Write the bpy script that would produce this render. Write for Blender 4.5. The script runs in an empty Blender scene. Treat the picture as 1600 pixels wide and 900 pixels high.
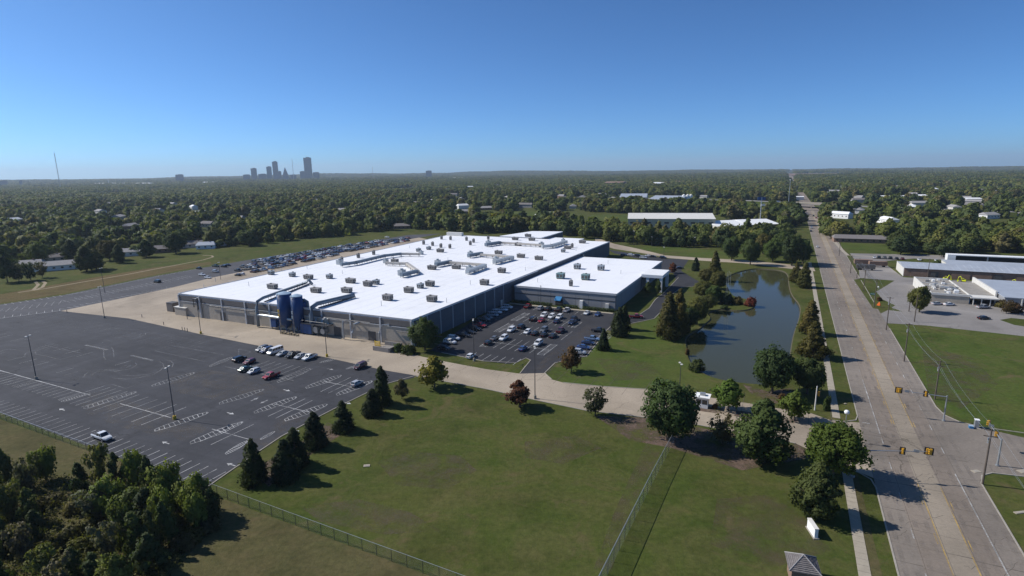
import bpy, bmesh, math, random
import numpy as np
from mathutils import Vector, Matrix, noise

rnd = random.Random(7)
SC = bpy.context.scene
COL = SC.collection
rad = math.radians

# ------------------------------------------------------------------ camera
F, HY, ROLL, H = 880.0, 266.0, rad(0.85), 60.0      # focal length in photo pixels, horizon row, roll, height in metres
PITCH = math.atan((450 - HY) / F)
_f = Vector((0, math.cos(PITCH), -math.sin(PITCH)))
_r0 = Vector((1, 0, 0)); _d0 = -Vector((0, math.sin(PITCH), math.cos(PITCH)))
_r = math.cos(ROLL) * _r0 + math.sin(ROLL) * _d0
_d = -math.sin(ROLL) * _r0 + math.cos(ROLL) * _d0
cam_data = bpy.data.cameras.new('camera')
cam_data.sensor_width = 36; cam_data.lens = F / 1600 * 36
cam_data.clip_start = 1; cam_data.clip_end = 40000
cam = bpy.data.objects.new('camera', cam_data); COL.objects.link(cam)
cam.matrix_world = Matrix.Translation((0, 0, H)) @ Matrix((_r, -_d, -_f)).transposed().to_4x4()
SC.camera = cam

# ------------------------------------------------------------------ sky, sun, exposure
SUN_EL, SUN_AZ = rad(40), rad(-73)                   # azimuth clockwise from +Y
world = bpy.data.worlds.new('World'); SC.world = world; world.use_nodes = True
wn = world.node_tree
sky = wn.nodes.new('ShaderNodeTexSky'); sky.sky_type = 'NISHITA'; sky.sun_disc = False
sky.sun_elevation = SUN_EL; sky.sun_rotation = SUN_AZ % (2 * math.pi)
sky.altitude = 200; sky.air_density = 0.55; sky.dust_density = 0.6; sky.ozone_density = 4.0
_tint = wn.nodes.new('ShaderNodeMix'); _tint.data_type = 'RGBA'; _tint.blend_type = 'MULTIPLY'; _tint.inputs[0].default_value = 1
_tint.inputs[7].default_value = (0.74, 1.2, 1.55, 1)
wn.links.new(sky.outputs[0], _tint.inputs[6])
wn.links.new(_tint.outputs[2], wn.nodes['Background'].inputs[0])
wn.nodes['Background'].inputs[1].default_value = 0.082
sl = bpy.data.lights.new('sun', 'SUN'); sl.energy = 5.0; sl.angle = rad(0.5); sl.color = (1.0, 0.955, 0.9)
so = bpy.data.objects.new('sun', sl); COL.objects.link(so)
SUNV = Vector((math.cos(SUN_EL) * math.sin(SUN_AZ), math.cos(SUN_EL) * math.cos(SUN_AZ), math.sin(SUN_EL)))
so.rotation_euler = SUNV.to_track_quat('Z', 'Y').to_euler(); so.location = (0, 0, 300)
SC.view_settings.view_transform = 'Standard'; SC.view_settings.look = 'None'
SC.view_settings.exposure = 0.1; SC.view_settings.gamma = 1.0
SC.cycles.max_bounces = 6; SC.cycles.transparent_max_bounces = 12; SC.cycles.volume_bounces = 0
SC.cycles.diffuse_bounces = 3; SC.cycles.glossy_bounces = 3

# ------------------------------------------------------------------ helpers
UA = rad(63.8)                                       # the road's heading
UX, UY = math.cos(UA), math.sin(UA)
def W(u, v, z=0.0):                                  # street grid (along the road, across it) -> world
    return Vector((u * UX + v * UY, u * UY - v * UX, z))
def at(px, py, z=0.0):                               # where a sight line of the photo meets height z
    d = _f + _r * ((px - 800) / F) + _d * ((py - 450) / F)
    t = (z - H) / d.z
    p = d * t
    return Vector((p.x, p.y, z))
def toUV(p):
    return p.x * UX + p.y * UY, p.x * UY - p.y * UX
def pix(p):
    q = Vector(p) - Vector((0, 0, H)); w = q.dot(_f)
    if w <= 0.1: return (-9999, -9999)
    return (800 + F * q.dot(_r) / w, 450 + F * q.dot(_d) / w)
def mpp(p):                                          # metres per photo pixel at a place
    q = Vector(p) - Vector((0, 0, H)); return q.dot(_f) / F
def height_to(px, py, ty):
    b = at(px, py)
    lo, hi = 0.0, 59.0
    for _ in range(40):
        m = (lo + hi) / 2
        if pix((b.x, b.y, m))[1] > ty: lo = m
        else: hi = m
    return lo
def inpoly(x, y, poly):
    c = False; j = len(poly) - 1
    for i in range(len(poly)):
        xi, yi = poly[i]; xj, yj = poly[j]
        if (yi > y) != (yj > y) and x < (xj - xi) * (y - yi) / (yj - yi + 1e-12) + xi: c = not c
        j = i
    return c

def tag(o, label=None, cat=None, group=None, kind=None):
    if label: o['label'] = label
    if cat: o['category'] = cat
    if group: o['group'] = group
    if kind: o['kind'] = kind
    return o
def empty(name, loc=(0, 0, 0), rz=0.0):
    o = bpy.data.objects.new(name, None); COL.objects.link(o)
    o.empty_display_size = 0.5
    o.location = loc; o.rotation_euler = (0, 0, rz)
    return o
def link(name, mesh, parent=None, loc=None, rz=None, color=None, scale=None):
    o = bpy.data.objects.new(name, mesh); COL.objects.link(o)
    if parent: o.parent = parent
    if loc is not None: o.location = loc
    if rz is not None: o.rotation_euler = (0, 0, rz)
    if color is not None: o.color = (*color, 1)
    if scale is not None: o.scale = scale
    return o

class MB:
    """collects shapes into one mesh"""
    def __init__(s): s.v = []; s.f = []; s.m = []
    def add(s, vs, fs, m=0):
        b = len(s.v); s.v += [tuple(p) for p in vs]
        for f in fs: s.f.append([b + i for i in f]); s.m.append(m)
        return s
    def box(s, c, size, rz=0.0, m=0):
        hx, hy, hz = size[0] / 2, size[1] / 2, size[2] / 2
        ca, sa = math.cos(rz), math.sin(rz)
        vs = [(c[0] + x * ca - y * sa, c[1] + x * sa + y * ca, c[2] + z) for z in (-hz, hz) for x, y in ((-hx, -hy), (hx, -hy), (hx, hy), (-hx, hy))]
        return s.add(vs, [(3, 2, 1, 0), (4, 5, 6, 7), (0, 1, 5, 4), (1, 2, 6, 5), (2, 3, 7, 6), (3, 0, 4, 7)], m)
    def prism(s, poly, z0, z1, m=0, mtop=None):
        n = len(poly)
        a = sum(poly[i][0] * poly[(i + 1) % n][1] - poly[(i + 1) % n][0] * poly[i][1] for i in range(n))
        if a < 0: poly = poly[::-1]
        vs = [(p[0], p[1], z0) for p in poly] + [(p[0], p[1], z1) for p in poly]
        s.add(vs, [(i, (i + 1) % n, n + (i + 1) % n, n + i) for i in range(n)], m)
        s.add(vs, [tuple(range(n, 2 * n))], m if mtop is None else mtop)
        s.add(vs, [tuple(range(n - 1, -1, -1))], m)
        return s
    def sheet(s, poly, z, m=0):
        n = len(poly)
        a = sum(poly[i][0] * poly[(i + 1) % n][1] - poly[(i + 1) % n][0] * poly[i][1] for i in range(n))
        if a < 0: poly = poly[::-1]
        return s.add([(p[0], p[1], z) for p in poly], [tuple(range(n))], m)
    def tube(s, pts, r, n=8, m=0, cap=True):
        pts = [Vector(p) for p in pts]
        rs = r if isinstance(r, (list, tuple)) else [r] * len(pts)
        vs = []; fs = []
        for i, p in enumerate(pts):
            t = (pts[min(i + 1, len(pts) - 1)] - pts[max(i - 1, 0)]).normalized()
            a = Vector((0, 0, 1)) if abs(t.z) < 0.9 else Vector((1, 0, 0))
            x = t.cross(a).normalized(); y = t.cross(x)
            for k in range(n):
                an = 2 * math.pi * k / n
                vs.append(p + (x * math.cos(an) + y * math.sin(an)) * rs[i])
        for i in range(len(pts) - 1):
            for k in range(n):
                k2 = (k + 1) % n
                fs.append((i * n + k, (i + 1) * n + k, (i + 1) * n + k2, i * n + k2))
        if cap:
            fs.append(tuple(range(n))); e = (len(pts) - 1) * n
            fs.append(tuple(range(e + n - 1, e - 1, -1)))
        return s.add(vs, fs, m)
    def strip(s, pts, w, z, m=0):                    # flat ribbon along a polyline
        pts = [Vector((p[0], p[1], 0)) for p in pts]
        vs = []
        for i, p in enumerate(pts):
            t = (pts[min(i + 1, len(pts) - 1)] - pts[max(i - 1, 0)]); t.normalize()
            nrm = Vector((-t.y, t.x, 0)) * (w / 2)
            vs += [(p.x + nrm.x, p.y + nrm.y, z), (p.x - nrm.x, p.y - nrm.y, z)]
        return s.add(vs, [(2 * i, 2 * i + 1, 2 * i + 3, 2 * i + 2) for i in range(len(pts) - 1)], m)
    def kerb(s, pts, w=0.25, h=0.13, m=0):
        pts = [Vector((p[0], p[1], 0)) for p in pts]
        vs = []
        for i, p in enumerate(pts):
            t = (pts[min(i + 1, len(pts) - 1)] - pts[max(i - 1, 0)]); t.normalize()
            nrm = Vector((-t.y, t.x, 0)) * (w / 2)
            vs += [(p.x + nrm.x, p.y + nrm.y, 0), (p.x + nrm.x, p.y + nrm.y, h), (p.x - nrm.x, p.y - nrm.y, h), (p.x - nrm.x, p.y - nrm.y, 0)]
        fs = []
        for i in range(len(pts) - 1):
            for k in range(3):
                fs.append((4 * i + k, 4 * i + k + 1, 4 * i + 4 + k + 1, 4 * i + 4 + k))
        fs += [(0, 3, 2, 1), (4 * len(pts) - 4, 4 * len(pts) - 3, 4 * len(pts) - 2, 4 * len(pts) - 1)]
        return s.add(vs, fs, m)
    def mesh(s, name, mats, smooth=False):
        me = bpy.data.meshes.new(name)
        me.from_pydata(s.v, [], s.f)
        for mt in (mats if isinstance(mats, (list, tuple)) else [mats]): me.materials.append(mt)
        me.polygons.foreach_set('material_index', s.m)
        if smooth: me.polygons.foreach_set('use_smooth', [True] * len(me.polygons))
        bm = bmesh.new(); bm.from_mesh(me); bmesh.ops.recalc_face_normals(bm, faces=bm.faces[:]) if s.closed() else None
        bm.to_mesh(me); bm.free(); me.update()
        return me
    def closed(s): return True
    def build(s, name, mats, parent=None, smooth=False, **k):
        return link(name, s.mesh(name, mats, smooth), parent, **k)
class FlatMB(MB):
    def closed(s): return False

def structure(name, mb, mats, parent=None):
    o = mb.build(name, mats, parent)
    o['kind'] = 'structure'
    return o

# ------------------------------------------------------------------ materials
def nodes_of(name):
    m = bpy.data.materials.new(name); m.use_nodes = True
    nt = m.node_tree
    return m, nt, nt.nodes['Principled BSDF']
def N(nt, t, **k):
    n = nt.nodes.new(t)
    for a, b in k.items(): setattr(n, a, b)
    return n
def mathn(nt, op, a, b=None, c=None, clamp=False):
    n = N(nt, 'ShaderNodeMath', operation=op); n.use_clamp = clamp
    for i, x in enumerate((a, b, c)):
        if x is None: continue
        if isinstance(x, (int, float)): n.inputs[i].default_value = x
        else: nt.links.new(x, n.inputs[i])
    return n.outputs[0]
def mixc(nt, fac, a, b, mode='MIX'):
    n = N(nt, 'ShaderNodeMix', data_type='RGBA', blend_type=mode)
    for s, x in ((n.inputs[0], fac), (n.inputs[6], a), (n.inputs[7], b)):
        if isinstance(x, (int, float)): s.default_value = x
        elif isinstance(x, tuple): s.default_value = (*x, 1) if len(x) == 3 else x
        else: nt.links.new(x, s)
    return n.outputs[2]
def noise_at(nt, vec, scale, detail=3, rough=0.55, dist=0.0):
    n = N(nt, 'ShaderNodeTexNoise'); n.inputs['Scale'].default_value = scale
    n.inputs['Detail'].default_value = detail; n.inputs['Roughness'].default_value = rough
    n.inputs['Distortion'].default_value = dist
    nt.links.new(vec, n.inputs['Vector'])
    return n.outputs['Fac']
def ramp(nt, fac, lo, hi):
    n = N(nt, 'ShaderNodeMapRange'); n.inputs[1].default_value = lo; n.inputs[2].default_value = hi
    nt.links.new(fac, n.inputs[0]); return n.outputs[0]
def pos(nt, scale=None, rot=None):
    g = N(nt, 'ShaderNodeNewGeometry').outputs['Position']
    if scale is None: return g
    mp = N(nt, 'ShaderNodeMapping'); mp.vector_type = 'TEXTURE'
    mp.inputs['Rotation'].default_value = (0, 0, rot or 0); mp.inputs['Scale'].default_value = scale
    nt.links.new(g, mp.inputs['Vector']); return mp.outputs[0]
def objc(nt): return N(nt, 'ShaderNodeTexCoord').outputs['Object']
def bump(nt, b, fac, strength, dist):
    n = N(nt, 'ShaderNodeBump'); n.inputs['Strength'].default_value = strength; n.inputs['Distance'].default_value = dist
    nt.links.new(fac, n.inputs['Height']); nt.links.new(n.outputs[0], b.inputs['Normal'])

def M(name, c, rough=0.7, metal=0.0, var=0.12, sc=0.5, spec=0.3, c2=None, bumps=0.0):
    m, nt, b = nodes_of(name)
    p = pos(nt)
    f = mathn(nt, 'ADD', mathn(nt, 'MULTIPLY', noise_at(nt, p, sc, 4), 0.6), mathn(nt, 'MULTIPLY', noise_at(nt, p, sc * 6, 3), 0.4))
    f = ramp(nt, f, 0.3, 0.7)
    a = tuple(x * (1 - var) for x in c); d = c2 or tuple(min(1, x * (1 + var)) for x in c)
    nt.links.new(mixc(nt, f, a, d), b.inputs['Base Color'])
    b.inputs['Roughness'].default_value = rough; b.inputs['Metallic'].default_value = metal
    b.inputs['Specular IOR Level'].default_value = spec
    if bumps: bump(nt, b, noise_at(nt, p, sc * 8, 4), 0.4, bumps)
    return m

def grass_mat(name, green, olive, dry, tuft=0.9, streak=True, dryness=0.5):
    m, nt, b = nodes_of(name)
    p = pos(nt)
    big = ramp(nt, noise_at(nt, p, 0.022, 5, 0.65, 0.8), 0.4, 0.62)
    mid = ramp(nt, noise_at(nt, p, 0.1, 6, 0.72, 1.0), 0.4, 0.66)
    st = ramp(nt, noise_at(nt, pos(nt, (14.0, 2.2, 5.0), rad(-6)), 0.55, 4, 0.6), 0.3, 0.72)
    fine = ramp(nt, noise_at(nt, p, tuft, 4, 0.75), 0.25, 0.78)
    blades = ramp(nt, noise_at(nt, p, 5.0, 2, 0.7), 0.2, 0.8)
    c = mixc(nt, big, green, olive)
    c = mixc(nt, mathn(nt, 'MULTIPLY', mid, dryness), c, dry)
    c = mixc(nt, mathn(nt, 'MULTIPLY', st, 0.45), c, tuple(x * 1.3 for x in green))
    dk = ramp(nt, noise_at(nt, p, 0.05, 5, 0.7, 0.5), 0.5, 0.7)
    c = mixc(nt, mathn(nt, 'MULTIPLY', dk, 0.7), c, tuple(x * 0.6 for x in green))
    d = mathn(nt, 'ADD', mathn(nt, 'MULTIPLY', fine, 0.62), mathn(nt, 'MULTIPLY', blades, 0.28))
    c = mixc(nt, 1.0, c, mixc(nt, d, (0.5, 0.53, 0.5), (1.55, 1.5, 1.45)), 'MULTIPLY')
    bald = ramp(nt, noise_at(nt, p, 0.07, 6, 0.72, 1.2), 0.56, 0.72)
    c = mixc(nt, mathn(nt, 'MULTIPLY', bald, 0.75), c, (0.125, 0.092, 0.05))
    nt.links.new(c, b.inputs['Base Color'])
    b.inputs['Roughness'].default_value = 0.95; b.inputs['Specular IOR Level'].default_value = 0.05
    bump(nt, b, mathn(nt, 'ADD', noise_at(nt, p, 1.3, 5, 0.8), mathn(nt, 'MULTIPLY', noise_at(nt, p, 0.12, 3), 2.0)), 0.6, 0.25)
    return m

def asphalt_mat(name, c, wear, crack=0.5, lanes=0.0):
    m, nt, b = nodes_of(name)
    p = pos(nt)
    big = ramp(nt, noise_at(nt, p, 0.03, 5, 0.6, 0.7), 0.3, 0.72)
    st = ramp(nt, noise_at(nt, pos(nt, (16, 3, 4), UA), 0.9, 5, 0.65, 0.3), 0.32, 0.75)
    st2 = ramp(nt, noise_at(nt, pos(nt, (3, 16, 4), UA), 0.9, 5, 0.65, 0.3), 0.36, 0.75)
    fine = ramp(nt, noise_at(nt, p, 2.0, 4, 0.8), 0.25, 0.8)
    a = tuple(x * 0.72 for x in c); d = tuple(x * 1.25 for x in c)
    col = mixc(nt, big, a, d)
    col = mixc(nt, mathn(nt, 'MULTIPLY', mathn(nt, 'MULTIPLY', st, st2), wear), col, tuple(min(1, x * 2.1 + 0.02) for x in c))
    col = mixc(nt, 1.0, col, mixc(nt, fine, (0.8, 0.8, 0.8), (1.18, 1.18, 1.18)), 'MULTIPLY')
    vo = N(nt, 'ShaderNodeTexVoronoi', feature='DISTANCE_TO_EDGE'); vo.inputs['Scale'].default_value = 0.11
    wob = N(nt, 'ShaderNodeVectorMath', operation='MULTIPLY_ADD')
    nn = N(nt, 'ShaderNodeTexNoise'); nn.inputs['Scale'].default_value = 0.4; nn.inputs['Detail'].default_value = 4
    nt.links.new(p, nn.inputs['Vector']); nt.links.new(nn.outputs['Color'], wob.inputs[0]); wob.inputs[1].default_value = (5, 5, 0); nt.links.new(p, wob.inputs[2])
    nt.links.new(wob.outputs[0], vo.inputs['Vector'])
    cr = ramp(nt, vo.outputs['Distance'], 0.012, 0.004)
    msk = ramp(nt, noise_at(nt, p, 0.04, 2), 0.45, 0.6)
    col = mixc(nt, mathn(nt, 'MULTIPLY', mathn(nt, 'MULTIPLY', cr, msk), crack), col, tuple(x * 0.4 for x in c))
    nt.links.new(col, b.inputs['Base Color'])
    b.inputs['Roughness'].default_value = 0.88; b.inputs['Specular IOR Level'].default_value = 0.25
    bump(nt, b, noise_at(nt, p, 3.0, 4, 0.7), 0.3, 0.03)
    return m

def mulch_mat():                                    # bare soil and bark with ragged grass edges
    m, nt, b = nodes_of('bare_mulch'); p = pos(nt)
    f = ramp(nt, noise_at(nt, p, 1.2, 4, 0.7), 0.3, 0.7)
    nt.links.new(mixc(nt, f, (0.075, 0.05, 0.035), (0.15, 0.1, 0.07)), b.inputs['Base Color']); b.inputs['Roughness'].default_value = 0.95
    al = mathn(nt, 'ADD', mathn(nt, 'MULTIPLY', noise_at(nt, p, 0.16, 4, 0.65), 0.7), mathn(nt, 'MULTIPLY', noise_at(nt, p, 1.6, 3, 0.7), 0.3))
    nt.links.new(ramp(nt, al, 0.4, 0.58), b.inputs['Alpha']); return m

def roof_mat():                                     # white membrane: faint ponding stains and patched sheets
    m, nt, b = nodes_of('white_roof_membrane'); p = pos(nt)
    st = ramp(nt, noise_at(nt, p, 0.07, 5, 0.65, 0.8), 0.52, 0.78)
    dr = ramp(nt, noise_at(nt, pos(nt, (9, 1.2, 4), UA), 0.7, 4, 0.65), 0.55, 0.8)
    c = mixc(nt, mathn(nt, 'MULTIPLY', st, 0.5), (0.79, 0.795, 0.81), (0.6, 0.6, 0.585))
    c = mixc(nt, mathn(nt, 'MULTIPLY', dr, 0.3), c, (0.6, 0.6, 0.6))
    nt.links.new(c, b.inputs['Base Color']); b.inputs['Roughness'].default_value = 0.6; b.inputs['Specular IOR Level'].default_value = 0.3
    return m

MT = {}
MT['grass'] = grass_mat('mown_grass', (0.05, 0.07, 0.015), (0.077, 0.083, 0.023), (0.118, 0.098, 0.045), dryness=0.62)
MT['lush'] = grass_mat('lush_grass', (0.055, 0.085, 0.017), (0.08, 0.092, 0.025), (0.108, 0.097, 0.04), dryness=0.5)
MT['rough'] = grass_mat('rough_brown_grass', (0.07216, 0.07216, 0.02952), (0.0984, 0.082, 0.03936), (0.123, 0.0943, 0.05084), dryness=0.7)
MT['bank'] = grass_mat('dry_bank_grass', (0.1066, 0.082, 0.0369), (0.0984, 0.0861, 0.0369), (0.1394, 0.0943, 0.0492), dryness=0.6)
MT['mulch'] = mulch_mat()
MT['asphalt'] = asphalt_mat('asphalt', (0.038, 0.039, 0.045), 0.6, 0.8)
MT['asphalt_new'] = asphalt_mat('fresh_asphalt', (0.0328, 0.0328, 0.0369), 0.35, 0.3)
MT['asphalt_grey'] = asphalt_mat('grey_asphalt', (0.0574, 0.0574, 0.06396), 0.5, 0.4)
MT['concrete'] = asphalt_mat('tan_concrete', (0.335, 0.278, 0.21), 0.14, 0.45)
MT['conc_grey'] = asphalt_mat('grey_concrete', (0.225, 0.208, 0.192), 0.14, 0.45)
MT['lane_grey'] = asphalt_mat('worn_grey_lane', (0.205, 0.176, 0.146), 0.16, 0.8)
MT['lane_mid'] = asphalt_mat('worn_tan_lane', (0.212, 0.176, 0.142), 0.16, 0.8)
MT['lane_tan'] = asphalt_mat('pale_tan_lane', (0.275, 0.232, 0.178), 0.12, 0.8)
MT['kerb'] = M('kerb_concrete', (0.3116, 0.2829, 0.2378), 0.9, sc=1.0, var=0.2)
MT['walk'] = M('sidewalk_concrete', (0.33, 0.29, 0.225), 0.9, sc=0.8, var=0.15)
MT['joint'] = M('dark_joint', (0.1, 0.085, 0.07), 0.9, var=0.3, sc=1.0)
MT['dirt'] = M('tan_dirt', (0.2542, 0.205, 0.1312), 0.95, var=0.25, sc=0.5)
def paint_mat(name, c, keep_lo, keep_hi):           # road paint with worn gaps
    m, nt, b = nodes_of(name)
    b.inputs['Base Color'].default_value = (*c, 1); b.inputs['Roughness'].default_value = 0.7
    p = pos(nt)
    a = ramp(nt, mathn(nt, 'ADD', mathn(nt, 'MULTIPLY', noise_at(nt, p, 0.25, 3), 0.6), mathn(nt, 'MULTIPLY', noise_at(nt, p, 3.5, 3, 0.7), 0.4)), keep_lo, keep_hi)
    nt.links.new(a, b.inputs['Alpha']); return m
MT['paint'] = paint_mat('white_paint', (0.5, 0.5, 0.49), 0.3, 0.56)
MT['paint_old'] = paint_mat('worn_white_paint', (0.34, 0.34, 0.335), 0.26, 0.58)
MT['paint_ghost'] = paint_mat('ghost_paint', (0.2, 0.2, 0.2), 0.3, 0.7)
MT['paint_yellow'] = paint_mat('yellow_paint', (0.5, 0.33, 0.08), 0.34, 0.66)
MT['stain'] = paint_mat('tan_silt', (0.123, 0.1025, 0.082), 0.44, 0.95)
MT['worn'] = paint_mat('worn_brown_turf', (0.105, 0.076, 0.042), 0.42, 0.85)
MT['dark_stain'] = paint_mat('tyre_marks', (0.125, 0.11, 0.102), 0.48, 1.15)
MT['white'] = M('white_paintwork', (0.78, 0.78, 0.76), 0.5, var=0.04)
MT['offwhite'] = M('off_white_paintwork', (0.62, 0.6, 0.55), 0.6, var=0.1)
MT['roof_white'] = roof_mat()
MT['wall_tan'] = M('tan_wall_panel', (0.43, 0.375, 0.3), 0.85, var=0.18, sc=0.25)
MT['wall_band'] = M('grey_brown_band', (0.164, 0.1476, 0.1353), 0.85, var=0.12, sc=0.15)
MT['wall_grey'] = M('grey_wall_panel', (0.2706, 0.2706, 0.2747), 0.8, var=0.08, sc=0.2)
MT['wall_blue_shade'] = M('blue_grey_panel_with_shade', (0.105, 0.115, 0.13), 0.8, var=0.12, sc=0.2)  # blue-grey panels, colour lowered to deepen the shade on the right-facing side
MT['trim'] = M('pale_grey_trim', (0.5, 0.5, 0.5), 0.6, var=0.08)
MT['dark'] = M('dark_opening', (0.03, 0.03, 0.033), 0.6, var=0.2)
MT['unit'] = M('grey_unit_metal', (0.3, 0.285, 0.265), 0.55, 0.2, var=0.15, sc=0.6)
MT['unit_dark'] = M('dark_unit_louvre', (0.1, 0.095, 0.09), 0.6, 0.2, var=0.2, sc=2)
MT['unit_green'] = M('green_grey_unit_metal', (0.2, 0.3, 0.29), 0.5, 0.2, var=0.1)
MT['duct'] = M('galvanised_duct', (0.42, 0.45, 0.46), 0.45, 0.5, var=0.12, sc=0.5)
MT['duct_blue'] = M('blue_grey_duct', (0.16, 0.2, 0.24), 0.5, 0.3, var=0.15, sc=0.4)
MT['duct_tan'] = M('tan_duct', (0.5, 0.46, 0.4), 0.5, 0.3, var=0.1, sc=0.5)
MT['steel'] = M('dark_steel', (0.1, 0.1, 0.105), 0.5, 0.5, var=0.2)
MT['galv'] = M('galvanised_steel', (0.38, 0.4, 0.41), 0.45, 0.6, var=0.1)
MT['silo'] = M('blue_silo_paint', (0.012, 0.052, 0.165), 0.4, var=0.2, sc=0.3)
MT['silo_lt'] = M('pale_blue_silo_top', (0.3, 0.4, 0.5), 0.5, var=0.1)
MT['yellow'] = M('safety_yellow', (0.6, 0.4, 0.03), 0.5, var=0.1)
MT['lime'] = M('lime_yellow_machine_paint', (0.72, 0.76, 0.02), 0.4, var=0.08)
MT['signal'] = M('signal_yellow', (0.55, 0.3, 0.03), 0.5, var=0.12)
MT['wood'] = M('weathered_pole_wood', (0.1, 0.08, 0.065), 0.9, var=0.25, sc=1.5)
MT['blue'] = M('blue_awning', (0.03, 0.17, 0.36), 0.6, var=0.1)
MT['red'] = M('red_paint', (0.35, 0.02, 0.02), 0.5)
MT['orange'] = M('orange_sign', (0.8, 0.16, 0.03), 0.5, var=0.05)
MT['brick'] = M('brown_brick', (0.23, 0.15, 0.11), 0.85, var=0.18, sc=0.6)
MT['roof_metal'] = M('pale_metal_roof', (0.38, 0.41, 0.45), 0.5, 0.15, var=0.12, sc=0.2)
MT['shingle'] = M('grey_shingle', (0.17, 0.155, 0.15), 0.95, var=0.25, sc=1.6)
MT['shingle_lt'] = M('light_shingle', (0.28, 0.27, 0.265), 0.95, var=0.2, sc=1.0)
MT['house'] = M('house_siding', (0.45, 0.43, 0.42), 0.8, var=0.12)
MT['tanbld'] = M('tan_metal_siding', (0.5, 0.455, 0.33), 0.7, var=0.06, sc=0.1)
MT['tower_grey'] = M('tower_stone', (0.2, 0.2, 0.21), 0.6, var=0.1, sc=0.02)  # plain grey stone of the distant towers
MT['glassy'] = M('tower_glass', (0.12, 0.17, 0.22), 0.15, 0.3, var=0.1, sc=0.02)
MT['glass'] = M('dark_glass', (0.025, 0.03, 0.036), 0.08, 0.0, var=0.1, spec=0.7)
MT['tyre'] = M('black_tyre', (0.02, 0.02, 0.02), 0.85, var=0.1)
MT['rim'] = M('wheel_rim', (0.45, 0.45, 0.47), 0.35, 0.7, var=0.1)
MT['lamp_white'] = M('headlight_glass', (0.75, 0.75, 0.72), 0.15, 0.1, var=0.02)
MT['lamp_red'] = M('tail_light_red', (0.35, 0.015, 0.012), 0.2, var=0.05)
MT['bark'] = M('bark', (0.09, 0.068, 0.05), 0.95, var=0.3, sc=2.0)
def car_paint():
    m, nt, b = nodes_of('car_paint')
    oi = N(nt, 'ShaderNodeObjectInfo')
    nt.links.new(oi.outputs['Color'], b.inputs['Base Color'])
    b.inputs['Metallic'].default_value = 0.15; b.inputs['Roughness'].default_value = 0.32
    b.inputs['Coat Weight'].default_value = 0.5; b.inputs['Coat Roughness'].default_value = 0.08
    return m
MT['car'] = car_paint()
def leaf_mat(name, sc, trans=0.3, own=None):
    m, nt, b = nodes_of(name)
    oi = N(nt, 'ShaderNodeObjectInfo')
    p = pos(nt)
    n1 = ramp(nt, noise_at(nt, p, sc, 3, 0.6), 0.28, 0.72)
    n2 = ramp(nt, noise_at(nt, p, sc * 5, 2, 0.7), 0.25, 0.75)
    f = mathn(nt, 'ADD', mathn(nt, 'MULTIPLY', n1, 0.6), mathn(nt, 'MULTIPLY', n2, 0.4))
    c = mixc(nt, 1.0, own or oi.outputs['Color'], mixc(nt, f, (0.55, 0.6, 0.6), (1.55, 1.42, 1.2)), 'MULTIPLY')
    c = mixc(nt, 1.0, c, mixc(nt, oi.outputs['Random'], (0.78, 0.82, 0.85), (1.25, 1.15, 1.0)), 'MULTIPLY')
    nt.links.new(c, b.inputs['Base Color']); b.inputs['Roughness'].default_value = 0.75
    b.inputs['Specular IOR Level'].default_value = 0.18
    tr = N(nt, 'ShaderNodeBsdfTranslucent'); nt.links.new(mixc(nt, 1.0, c, (1.3, 1.4, 0.6), 'MULTIPLY'), tr.inputs['Color'])
    mx = N(nt, 'ShaderNodeMixShader'); mx.inputs[0].default_value = trans
    nt.links.new(b.outputs[0], mx.inputs[1]); nt.links.new(tr.outputs[0], mx.inputs[2])
    nt.links.new(mx.outputs[0], nt.nodes['Material Output'].inputs['Surface'])
    return m
MT['leaf'] = leaf_mat('leaf', 0.45)
MT['leaf_far'] = leaf_mat('far_leaf', 0.12)
def water_mat():
    m, nt, b = nodes_of('pond_water')
    p = pos(nt)
    b.inputs['Base Color'].default_value = (0.05, 0.052, 0.024, 1)
    b.inputs['Roughness'].default_value = 0.05; b.inputs['IOR'].default_value = 1.33
    b.inputs['Specular IOR Level'].default_value = 0.36
    w = mathn(nt, 'ADD', noise_at(nt, p, 0.9, 3), mathn(nt, 'MULTIPLY', noise_at(nt, p, 3.5, 2), 0.4))
    bump(nt, b, w, 0.14, 0.05)
    return m
MT['water'] = water_mat()
def chain_mat(name, cover, c):
    m, nt, b = nodes_of(name)
    b.inputs['Base Color'].default_value = (*c, 1); b.inputs['Roughness'].default_value = 0.5; b.inputs['Metallic'].default_value = 0.5
    s = N(nt, 'ShaderNodeSeparateXYZ'); nt.links.new(objc(nt), s.inputs[0])
    def wires(sign):
        t = mathn(nt, 'ADD', s.outputs['X'], s.outputs['Z']) if sign > 0 else mathn(nt, 'SUBTRACT', s.outputs['X'], s.outputs['Z'])
        fr = mathn(nt, 'FRACT', mathn(nt, 'MULTIPLY', t, 1 / 0.08))
        return mathn(nt, 'LESS_THAN', fr, cover)
    nt.links.new(mathn(nt, 'MAXIMUM', wires(1), wires(-1)), b.inputs['Alpha'])
    return m
MT['chain'] = chain_mat('chain_link_wire', 0.085, (0.3, 0.3, 0.29))
MT['chain_brightened'] = chain_mat('bright_chain_link_wire', 0.11, (0.85, 0.85, 0.83))  # paler copy of the wire: brightness at a grazing view put into the colour
# ================================================================== the setting
def pxs(pts, z=0): return [at(x, y, z) for x, y in pts]

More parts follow.
